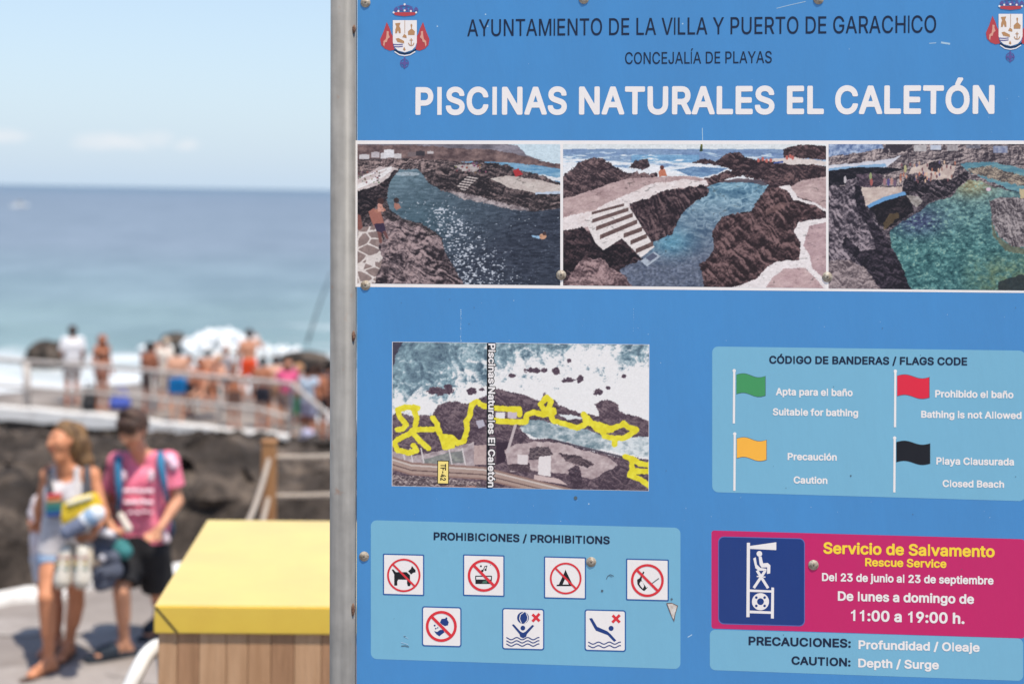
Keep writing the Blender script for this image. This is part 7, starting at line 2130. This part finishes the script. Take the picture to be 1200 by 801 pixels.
far_person(307, 502, 1.48, BK - .15, 'bare backed bather in charcoal shorts near the right end of the railing', SK2, (40, 30, 30), (56, 56, 66), None, ('bent', 'down'))
far_person(336, 509, 1.52, .5, 'bather in a pink top where the railing turns down', SK1, (84, 56, 48), (130, 110, 104), (226, 96, 140), ('down', 'bent'), True, .05)
far_person(349, 520, 1.72, BK + .4, 'bather in green shorts below the sloping end of the railing', SK1, (200, 150, 110), (58, 150, 104), None, ('bent', 'down'), z=ZPLAT - .5)
far_person(361, 522, 1.70, BK - .5, 'dark haired bather in a pale blue top between green shorts and black shorts', SK2, (48, 36, 34), (166, 166, 190), (196, 214, 232), 'down', sleeve=.3, z=ZPLAT - .5)
far_person(372, 520, 1.70, BK - .2, 'bare backed bather in black shorts at the right end of the sloping rail', SK2, (60, 44, 38), (36, 34, 40), None, ('down', 'bent'), z=ZPLAT - .5)
far_person(384, 514, 1.72, BK, 'dark bather half hidden by the grey steel post', SK4, (34, 28, 28), (50, 48, 54), (70, 66, 72), 'down', z=ZPLAT - .5)
far_person(194, 480, 1.60, BK + .1, 'bather in a cream shirt and trousers right of the dark haired bare chested one', SK3, (200, 180, 160), (226, 216, 204), (232, 222, 210), 'down', shorts_len=.98, sleeve=.8, depth=31.5)

far_person(184, 482, 1.52, .4, 'tanned bather with orange swimwear close behind the dark haired bare chested one', SK1, (96, 60, 44), (224, 120, 70), None, 'bent', True, .1, .3, depth=32.2, z=ZPLAT - .1)
far_person(222, 486, 1.30, -.5, 'small bather in a white top right of the blue shorts', SK2, (60, 44, 38), (60, 60, 70), (226, 220, 220), 'down', depth=30.8)
far_person(243, 486, 1.34, BK + .6, 'bare backed bather with red trunks between the two seated bathers', SK1, (50, 36, 32), (196, 70, 60), None, 'fold', depth=31.6)
far_person(264, 486, 1.40, BK - .4, 'reddish haired bather in a grey top left of the one in brown trunks', SK3, (140, 84, 56), (90, 96, 110), (190, 184, 186), ('hip', 'down'), depth=31.8)
far_person(322, 500, 1.44, BK + .3, 'bather with a peach coloured top left of the pink top', SK3, (70, 48, 40), (150, 120, 100), (232, 184, 160), 'down', depth=29.8)

# pale post on the platform and things lying on it
bagc = G(141, 480, ZPLAT)
bagc[2] = ZPLAT
bg_ = sdf_obj('beach_bag', [C(bagc + np.array([-.11, 0, .13]), bagc + np.array([.11, 0, .14]), .14, .13, .05), C(bagc + np.array([-.14, 0, .30]), bagc + np.array([.12, 0, .32]), .08, .08, .05)], .02, cloth((84, 104, 190)), None, bagc)
tag(bg_, 'blue beach bag lying on the platform between the first two groups of bathers', 'bag')
b = MB()
b.tube([np.array([-.12, 0, .3]), np.array([-.1, -.02, .46]), np.array([0, -.03, .52]), np.array([.1, -.02, .46]), np.array([.12, 0, .3])], .018, 8)
b.build('handle', cloth((84, 104, 190)), bg_, True)
bagd = G(104, 482, ZPLAT)
bagd[2] = ZPLAT
bg2 = sdf_obj('beach_bag', [C(bagd + np.array([0, 0, .16]), bagd + np.array([0.02, 0, .42]), .17, .13, .05)], .02, cloth((66, 66, 68)), None, bagd)
tag(bg2, 'dark beach bag on the platform right of the bather in the white shirt', 'bag')
b = MB()
b.tube([np.array([-.1, 0, .48]), np.array([-.06, -.02, .64]), np.array([.06, -.02, .64]), np.array([.1, 0, .48])], .018, 8)
b.build('handle', cloth((66, 66, 68)), bg2, True)
bagp = G(357, 524, ZPLAT - .5)
tw_ = sdf_obj('folded_towel', [C(bagp + np.array([-.12, 0, .12]), bagp + np.array([.12, 0, .12]), .11, .11, .05), C(bagp + np.array([-.1, .0, .3]), bagp + np.array([.1, 0, .28]), .10, .10, .05)], .02, cloth((196, 196, 226)), None, bagp)
tag(tw_, 'pale lilac towel bundle on the ground under the sloping rail', 'towel')
fr_a = P(360, 402, 54)
fr_b = P(389, 318, 54)
b = MB()
pts_ = [lerp(fr_a, fr_b, t_ / 8) + np.array([0, 0, .12 * math.sin(math.pi * t_ / 8)]) - fr_a for t_ in range(9)]
b.tube(pts_, [.05 - .0035 * i for i in range(9)], 6)
o = b.build('fishing_rod', mat('dark carbon rod', (.05, .05, .055, 1), .4), None, True)
o.location = tuple(fr_a)
tag(o, 'thin dark fishing rod leaning up from the low boulder in the surf', 'fishing rod')

# spray of the breaking wave
rg = random.Random(4)
pr_ = []
for i in range(190):
    a = rg.gauss(0, 1)
    hm = 0.8 * math.exp(-(a * .8) ** 2)
    q = np.array([SPRAY_C[0] + a * 1.15, SPRAY_C[1] + rg.gauss(0, .35), ZSEA + rg.uniform(-.1, 1) * (hm + .1)])
    r_ = rg.uniform(.04, .19)
    pr_.append(C(q, q + np.array([rg.uniform(-.2, .2), 0, rg.uniform(0, .2)]), r_, r_ * .8, .06))
so_ = np.array([SPRAY_C[0], SPRAY_C[1], ZSEA])
spray = sdf_obj('breaking_wave_spray', pr_, .045, FOAM, None, so_)
tag(spray, 'white spray thrown up by a wave breaking offshore', None, None, 'stuff')

# ------------------------------------------------------------------ the two walkers
def px_joints(D, tbl):
    """joints read in the photograph, each with its own depth offset from D"""
    return {k_: P(x, y, D + dd) for k_, (x, y, dd) in tbl.items()}


fw_ = G(57, 783, ZPATH)
DW = depth_of(fw_)
JW = px_joints(DW, dict(head=(74, 517, .02), chin=(68.5, 541, -.05), neck=(79, 549, .04), chest=(82, 578, .05), waist=(78, 618, .05), pelvis=(75, 650, .05),
                        shL=(56, 557, .08), shR=(109, 557, .02), elL=(45, 596, .18), waL=(47, 628, .32), haL=(48, 652, .36),
                        elR=(122, 602, -.08), waR=(108, 628, -.22), haR=(84, 634, -.26), hipL=(63, 652, .03), hipR=(89, 652, .07),
                        knL=(54, 700, -.16), knR=(89, 702, .16), anL=(58, 765, -.10), anR=(81, 761, .24)))
zf = ZPATH
JW['anL'][2] = zf + .085
JW['toL'] = JW['anL'] + np.array([-.095, -.15, 0])
JW['toL'][2] = zf + .034
JW['anR'][2] = zf + .10
JW['toR'] = JW['anR'] + np.array([-.02, -.19, 0])
JW['toR'][2] = zf + .034
FW = nrmz([-.55, -.80, -.10])
JW['tf'] = nrmz([-.12, -1, .0])
JW['palmR'] = np.array([0, -.6, .8])
JW['curlR'] = np.array([0, .5, .85])
sW = 0.98
origW = np.array([(JW['anL'][0] + JW['anR'][0]) / 2, (JW['anL'][1] + JW['anR'][1]) / 2, zf])
TAN = (206, 140, 104)
woman = sdf_obj('person', body_prims(JW, sW, FW, True, True), .0085, skin(TAN), None, origW)
tag(woman, 'tanned blonde woman walking in a grey tank top and denim shorts, carrying rolled towels', 'person')
HAIRB = mat('blonde hair', lin((150, 114, 74)), .6, lin((70, 52, 40)), 9, 6, bump=.5, bump_scale=30, stretch=(5, 5, 1))
HAIRD = mat('hair dark brown', lin((88, 64, 52)), .6, lin((52, 37, 31)), 12, 6, bump=.5, bump_scale=40)
hp_ = hair_prims(JW, sW, FW, 0)
hd = JW['head']
for (ax_, ay_, bx_, by_, r0, r1) in ((84, 508, 97, 522, .055, .055), (96, 518, 102, 545, .052, .045), (101, 540, 103, 553, .045, .03), (92, 525, 97, 552, .045, .03), (76, 500, 92, 505, .05, .055)):
    hp_.append(C(P(ax_, ay_, DW + .03), P(bx_, by_, DW + .06), r0, r1, .03))
sdf_obj('hair', hp_, .009, HAIRB, woman, origW)
upW = nrmz(JW['neck'] - JW['pelvis'])
sdW = nrmz(JW['shR'] - JW['shL'])
TANK = mat('grey marl jersey', lin((206, 202, 204)), .9, lin((184, 180, 184)), 20, 5, bump=.2, bump_scale=60)
tk = shirt_prims(JW, sW, 0, lerp(JW['hipL'], JW['hipR'], .5) + upW * .035, .024, True, .055)
for q in (-1, 1):
    tk.append(C(JW['chest'] + sdW * q * .085 + JW['tf'] * .085 + upW * .06, JW['neck'] + sdW * q * .085 + JW['tf'] * .03 - upW * .005, .026, .020, .02))
    tk.append(C(JW['neck'] + sdW * q * .085 + JW['tf'] * .03 - upW * .005, JW['chest'] + sdW * q * .08 - JW['tf'] * .075 + upW * .06, .020, .026, .02))
tank = sdf_obj('tank_top', tk, .0085, TANK, woman, origW)
# rainbow print on the tank top
def chest_band(px0, py0, px1, py1, d_, r, col, par, orig, nm='shirt_print'):
    return sdf_obj(nm, [C(P(px0, py0, d_), P(px1, py1, d_ - .004), r, r, .01)], .006, cloth(col), par, orig)
for (dy_, cc, r_) in ((0, (202, 78, 84), .016), (5, (214, 140, 90), .016), (10, (84, 132, 116), .020), (16, (52, 120, 128), .022), (21, (64, 96, 168), .020)):
    chest_band(57, 580 + dy_ + 1, 70, 580 + dy_, DW - .098, r_, cc, tank, origW)
sh_ = shorts_prims(JW, sW, .27, .010, True)
sdf_obj('denim_shorts', sh_, .009, mat('light denim', lin((168, 190, 216)), .9, lin((134, 158, 190)), 16, 5, bump=.3, bump_scale=60), woman, origW)
for q in 'LR':
    a, t_ = JW['an' + q], JW['to' + q]
    dh = nrmz([t_[0] - a[0], t_[1] - a[1], 0])
    h0 = np.array([a[0], a[1], zf + .012]) - dh * .055
    t0 = np.array([t_[0], t_[1], zf + .012]) + dh * .012
    fl_ = sdf_obj('sandal', [C(h0, lerp(h0, t0, .5), .032, .034, .02, cuts=[((0, 0, zf + .016), (0, 0, 1.0)), ((0, 0, zf + .001), (0, 0, -1.0))]), C(lerp(h0, t0, .5), t0, .036, .042, .02, cuts=[((0, 0, zf + .016), (0, 0, 1.0)), ((0, 0, zf + .001), (0, 0, -1.0))])], .006, cloth((92, 74, 66)), woman, origW)
    sdn = np.cross(dh, [0, 0, 1.0])
    b = MB()
    mid = lerp(a, t_, .62)
    for sg in (-1, 1):
        b.tube([mid + sdn * sg * .045 - dh * .02 + np.array([0, 0, -.03]) - origW, mid + sdn * sg * .02 + np.array([0, 0, .015]) - origW, lerp(a, t_, .8) + np.array([0, 0, .012]) - origW], .008, 6)
    b.build('strap', cloth((176, 122, 92)), fl_, True)
# face details
def face(J, s, fwd, par, orig, brow):
    hd, chin = J['head'], J['chin']
    hu = nrmz(hd - chin + fwd * .03)
    fo = nrmz(fwd - hu * (fwd @ hu))
    fs = np.cross(fo, hu)
    for q in (-1, 1):
        e = hd + hu * .001 * s + fo * .083 * s + fs * q * .032 * s
        sdf_obj('eye', [C(e - fs * .006, e + fs * .006, .0085, .0085, .004)], .003, cloth((58, 44, 40)), par, orig)
        e2 = hd + hu * .024 * s + fo * .091 * s + fs * q * .032 * s
        sdf_obj('eyebrow', [C(e2 - fs * .014, e2 + fs * .014, .006, .006, .004)], .003, cloth(brow), par, orig)
    m_ = hd - hu * .064 * s + fo * .089 * s
    sdf_obj('mouth', [C(m_ - fs * .018, m_ + fs * .018, .006, .006, .004)], .003, cloth((168, 84, 78)), par, orig)


face(JW, sW, FW, woman, origW, (112, 84, 62))

# what the woman carries
TW = P(100, 598, DW - .27)
ol = [(71, 606), (73, 590), (92, 581), (113, 576), (120, 588), (119, 599), (97, 606), (73, 615)]
bm = bmesh.new()
fr_v = [bm.verts.new(tuple(P(x, y, DW - .36 + .0012 * (x - 70)) - TW)) for x, y in ol]
bk_v = [bm.verts.new(tuple(P(x, y, DW - .20 + .0012 * (x - 70)) - TW)) for x, y in ol]
bm.faces.new(fr_v)
bm.faces.new(bk_v[::-1])
for i in range(len(ol)):
    j = (i + 1) % len(ol)
    bm.faces.new((fr_v[i], bk_v[i], bk_v[j], fr_v[j]))
bmesh.ops.recalc_face_normals(bm, faces=bm.faces)
bmesh.ops.bevel(bm, geom=list(bm.edges), offset=.014, segments=3, affect='EDGES', profile=.5)
b = MB()
b.take(bm)
tw1 = b.build('folded_towel', mat('yellow terry', lin((238, 206, 62)), .95, lin((222, 182, 50)), 30, 5, bump=.4, bump_scale=70), None, True)
tw1.location = tuple(TW)
tag(tw1, 'folded yellow towel carried under the arm of the blonde woman', 'towel')
sdf_obj('white_hem', [C(P(80, 590, DW - .352), P(106, 582, DW - .318), .016, .016, .02)], .010, cloth((232, 226, 196)), tw1, TW)
TW2 = P(90, 616, DW - .34)
tw2 = sdf_obj('rolled_towel', [C(P(79, 623, DW - .37), P(104, 608, DW - .33),   .050, .052, .02)], .010, mat('slate blue terry', lin((116, 124, 146)), .95, lin((98, 106, 128)), 30, 5, bump=.4, bump_scale=70), None, TW2)
tag(tw2, 'rolled slate blue towel with white bands, held below the yellow one', 'towel')
sdf_obj('white_band', [C(P(101, 609, DW - .335), P(113, 602, DW - .325), .056, .056, .02)], .010, cloth((226, 230, 236)), tw2, TW2)
sdf_obj('blue_band', [C(P(106, 606, DW - .333), P(108, 605, DW - .332), .0585, .0585, .01)], .008, cloth((150, 176, 204)), tw2, TW2)
SOLE = mat('worn white rubber', lin((226, 220, 208)), .7, lin((196, 188, 174)), 12, 5)
UPPER = mat('cream shoe canvas', lin((214, 200, 178)), .85, lin((168, 152, 130)), 26, 5, bump=.3)
for (x0, x1, lab) in ((76, 75, 'white sneaker hanging from the hand of the woman, the left one'), (96, 98, 'white sneaker hanging from the hand of the woman, the right one')):
    top_p, bot_p = P(x0 + 3, 644, DW - .30), P(x1, 676, DW - .33)
    oo = top_p
    sn = sdf_obj('sneaker', [C(top_p, bot_p, .042, .050, .03, flat_=(np.array([0, 1.0, 0]), .9)), C(lerp(top_p, bot_p, .1) + np.array([0, .05, .01]), lerp(top_p, bot_p, .4), .045, .05, .04)], .008, UPPER, None, oo)
    tag(sn, lab, 'shoe', 'pair of white sneakers in the hand of the woman')
    sdf_obj('sole', [C(top_p + np.array([0, -.035, 0]), bot_p + np.array([0, -.03, -.012]), .046, .057, .02, cuts=[(lerp(top_p, bot_p, .5) + np.array([0, -.036, 0]), (0, 1.0, 0))])], .008, SOLE, sn, oo)
    sdf_obj('toe_cap', [C(bot_p + np.array([0, -.012, -.004]), bot_p + np.array([0, .0, .01]), .054, .054, .02)], .008, SOLE, sn, oo)
    for i in range(3):
        q = lerp(top_p, bot_p, .18 + .2 * i) + np.array([0, -.074, 0])
        sdf_obj('tread_groove', [C(q - np.array([.035, 0, 0]), q + np.array([.035, 0, 0]), .009, .009, .004)], .005, cloth([(176, 120, 110), (196, 170, 90), (120, 140, 120)][i]), sn, oo)
BAGM = mat('slate grey canvas', lin((98, 104, 120)), .9, lin((76, 82, 98)), 14, 5, bump=.3, bump_scale=60)
bo = P(122, 650, DW - .02)
bag = sdf_obj('shoulder_bag', [C(P(113, 626, DW), P(129, 630, DW + .02), .05, .05, .03), C(P(115, 645, DW), P(133, 652, DW + .02), .06, .055, .03), C(P(116, 672, DW), P(134, 668, DW + .02), .055, .06, .03), C(P(118, 684, DW), P(127, 682, DW + .02), .05, .045, .03)], .010, BAGM, None, bo)
tag(bag, 'slate grey shoulder bag hanging at the side of the blonde woman', 'bag')
b = MB()
st_ = [P(112, 630, DW - .06), P(109, 610, DW - .12), P(104, 580, DW - .125), P(102, 556, DW - .075), P(102, 547, DW + .01), P(104, 552, DW + .09), P(110, 590, DW + .14), P(122, 628, DW + .06)]
b.tube([p - bo for p in st_], .024, 8)
b.build('strap', mat('dark bag webbing', lin((78, 78, 84)), .9), bag, True)
sdf_obj('white_lining', [C(P(118, 622, DW - .07), P(130, 626, DW - .05), .030, .026, .02)], .008, cloth((222, 222, 228)), bag, bo)
sdf_obj('white_emblem', [C(P(119, 653, DW - .098), P(120.5, 655, DW - .098), .022, .020, .01)], .006, cloth((190, 190, 200)), bag, bo)
b = MB()
b.tube([P(60, 580, DW - .09) - bo, P(58, 566, DW - .06) - bo, P(58.5, 552, DW + .01) - bo, P(57, 560, DW + .1) - bo], .018, 8)
b.build('strap', mat('dark bag webbing', lin((78, 78, 84)), .9), bag, True)

# the young man
fm_ = G(138, 770, ZPATH)
DM = depth_of(fm_)
JM = px_joints(DM, dict(head=(156, 502, -.10), chin=(159, 529, -.045), neck=(166, 534, .03), chest=(169, 568, .03), waist=(168, 612, .03), pelvis=(165, 640, .03),
                        shL=(138, 541, .03), shR=(198, 540, .03), elL=(127, 590, .10), waL=(131, 618, -.10), haL=(140, 634, -.16),
                        elR=(208, 587, .02), waR=(188, 618, -.16), haR=(172, 634, -.20), hipL=(152, 645, .03), hipR=(180, 645, .04),
                        knL=(142, 692, -.12), knR=(186, 696, .15), anL=(146, 757, .02), anR=(187, 750, .55)))
JM['anL'][2] = zf + .10
JM['toL'] = JM['anL'] + np.array([-.17, -.12, 0])
JM['toL'][2] = zf + .045
JM['anR'][2] = zf + .15
JM['toR'] = JM['anR'] + np.array([-.06, -.17, -.1])
JM['toR'][2] = zf + .035
FM = nrmz([-.30, -.78, -.42])
JM['tf'] = nrmz([-.1, -1, 0])
JM['palmR'] = np.array([-.3, -.8, .2])
JM['palmL'] = np.array([.3, -.8, .2])
sM = 1.0
origM = np.array([(JM['anL'][0] + JM['anR'][0]) / 2, (JM['anL'][1] + JM['anR'][1]) / 2, zf])
man = sdf_obj('person', body_prims(JM, sM, FM, True, False), .0085, skin((212, 154, 122)), None, origM)
tag(man, 'young dark haired man in a pink football shirt and black shorts, looking down', 'person')
sdf_obj('hair', hair_prims(JM, sM, FM, 0, .012) + [C(JM['head'] + np.array([0, 0, .055]), JM['head'] + np.array([-.02, -.03, .06]), .088, .085, .03, cuts=[(JM['head'] + np.array([0, -.02, .03]), nrmz([-.3, -.7, -.65]))])], .009, HAIRD, man, origM)
PINKM = mat('pink jersey', lin((240, 136, 158)), .8, lin((230, 116, 142)), 9, 4, bump=.2, bump_scale=30)
shirt = sdf_obj('shirt', shirt_prims(JM, sM, .66, JM['pelvis'] - np.array([0, 0, .0]), .015, False, -.005), .0085, PINKM, man, origM)
upM = nrmz(JM['neck'] - JM['pelvis'])
sdM = nrmz(JM['shR'] - JM['shL'])
sdf_obj('shorts', shorts_prims(JM, sM, .82, .026), .0095, mat('black sports cloth', lin((34, 34, 38)), .8, lin((26, 26, 30)), 9, 4), man, origM)
WPR = cloth((246, 216, 226))


def pat(px0, py0, px1, py1, d_, r, m_=None, nm='shirt_print'):
    return sdf_obj(nm, [C(P(px0, py0, d_), P(px1, py1, d_), r, r, .008)], .0065, m_ or WPR, shirt, origM)


df = DM - .112
for (x, y) in ((144.5, 557), (177, 557)):
    pat(x, y - 3, x, y + 3, df + (.008 if x < 150 else .0), .022)
rgp = random.Random(3)
for row, (y, xa, xb) in enumerate(((575, 146, 178), (588, 147, 180), (600, 150, 178))):
    x = xa
    while x < xb - 2:
        w_ = rgp.uniform(2.5, 6)
        pat(x, y + rgp.uniform(-1, 1), min(x + w_, xb), y + rgp.uniform(-1, 1), df - .004, .014 if row < 2 else .009)
        x += w_ + 3.2
pat(189, 621, 195, 632, DM - .088, .026, cloth((232, 214, 222)), 'hem_panel')
pat(199, 538, 203, 545, DM - .030, .036, cloth((244, 206, 222)), 'sleeve_panel')
b = MB()
BSTR = mat('blue backpack webbing', lin((58, 128, 166)), .8, lin((46, 106, 144)), 12, 4)
bpk0 = P(168, 570, DM + .22)
pack = sdf_obj('backpack', [C(P(150, 556, DM + .23), P(186, 556, DM + .23), .09, .09, .05), C(P(150, 620, DM + .24), P(186, 620, DM + .24), .11, .11, .05), C(P(168, 556, DM + .23), P(168, 620, DM + .24), .11, .12, .05)], .014, mat('dark blue pack cloth', lin((44, 70, 96)), .85), None, bpk0)
tag(pack, 'dark backpack with blue shoulder straps worn by the young man in pink', 'backpack')
for pts__ in ([(141, 525 + 14, .02), (139, 537, -.085), (138.5, 552, -.125), (139, 570, -.13), (140, 588, -.12), (137, 604, -.03)], [(188, 524 + 8, .02), (188, 532, -.07), (188.5, 545, -.118), (191, 558, -.13), (193, 572, -.125), (196, 588, -.04)]):
    b = MB()
    b.tube([P(x, y, DM + d_) - bpk0 for x, y, d_ in pts__], [.024, .026, .026, .024, .017, .014], 8)
    b.build('strap', BSTR, pack, True)
for q in 'LR':
    a, t_ = JM['an' + q], JM['to' + q]
    dh = nrmz([t_[0] - a[0], t_[1] - a[1], 0])
    h0 = np.array([a[0], a[1], t_[2] - .02]) - dh * .06
    t0 = np.array([t_[0], t_[1], t_[2] - .02]) + dh * .02
    zc = t_[2] - .008
    zl_ = t_[2] - .034
    sl_ = sdf_obj('slide_sandal', [C(h0, t0, .042, .050, .02, cuts=[((0, 0, zc), (0, 0, 1.0)), ((0, 0, zl_), (0, 0, -1.0))])], .007, cloth((50, 56, 64)), man, origM)
    m0 = lerp(a, t_, .58)
    sdf_obj('upper_strap', [C(m0 - dh * .035 + np.array([0, 0, -.005]), m0 + dh * .03 - np.array([0, 0, .012]), .050, .046, .02, cuts=[((0, 0, zl_ + .01), (0, 0, -1.0))])], .007, cloth((54, 62, 72)), sl_, origM)
face(JM, sM, FM, man, origM, (56, 42, 38))
# things in the young man's hidden hand
bto = P(146, 611, DM - .2)
bt = sdf_obj('drinks_bottle', [C(P(141.5, 604, DM - .2), P(150, 619, DM - .2), .024, .028, .01), C(P(139.5, 600.5, DM - .2), P(141.5, 604, DM - .2), .015, .018, .01)], .006, cloth((232, 222, 210)), None, bto)
tag(bt, 'small pale bottle held in front of the pink shirt', 'bottle')
sdf_obj('cap', [C(P(138.6, 599, DM - .2), P(139.6, 600.6, DM - .2), .017, .017, .005)], .004, cloth((60, 60, 64)), bt, bto)
pco = P(141, 645, DM - .2)
pc = sdf_obj('swim_pouch', [C(P(137, 640, DM - .2), P(146, 646, DM - .2), .05, .055, .03), C(P(146, 634, DM - .18), P(143, 638, DM - .19), .022, .03, .03)], .008, mat('teal pouch cloth', lin((62, 128, 130)), .85, lin((50, 110, 112)), 12, 4, bump=.3), None, pco)
tag(pc, 'teal drawstring pouch hanging between the woman and the young man', 'pouch')
b = MB()
b.tube([P(146, 634, DM - .18) - pco, P(143, 628, DM - .17) - pco, P(139, 631, DM - .165) - pco], .006, 6)
b.build('drawstring', cloth((40, 60, 64)), pc, True)

# person half hidden behind the woman
f3 = G(48, 766, ZPATH)
D3 = depth_of(f3)
J3 = px_joints(D3, dict(head=(60, 558, .05), chin=(57, 579, -.02), neck=(60, 580, .06), chest=(59, 604, .06), waist=(58, 632, .06), pelvis=(57, 652, .06),
                        shL=(46, 588, .06), shR=(74, 588, .06), elL=(38, 608, .08), waL=(37, 620, -.02), haL=(41, 612, -.08), elR=(80, 612, .1), waR=(76, 640, .05), haR=(74, 652, .0),
                        hipL=(50, 657, .06), hipR=(64, 657, .06), knL=(54, 706, .0), knR=(66, 706, .06), anL=(58, 755, .03), anR=(68, 757, .12)))
for q in 'LR':
    J3['an' + q][2] = zf + .08
    J3['to' + q] = J3['an' + q] + np.array([-.02, -.16, 0])
    J3['to' + q][2] = zf + .03
F3 = nrmz([-.3, -1, -.1])
J3['tf'] = F3
o3 = np.array([(J3['anL'][0] + J3['anR'][0]) / 2, (J3['anL'][1] + J3['anR'][1]) / 2, zf])
kid = sdf_obj('person', body_prims(J3, .74, F3, False, False), .011, skin((206, 140, 108)), None, o3)
tag(kid, 'person in a pale pinkish white shirt walking almost hidden behind the blonde woman', 'person')
sdf_obj('hair', hair_prims(J3, .80, F3, 0), .012, HAIRD, kid, o3)
sdf_obj('shirt', shirt_prims(J3, .72, .72, None, .012), .011, cloth((232, 220, 222)), kid, o3)
sdf_obj('shorts', shorts_prims(J3, .74, .5, .012), .011, cloth((206, 206, 214)), kid, o3)
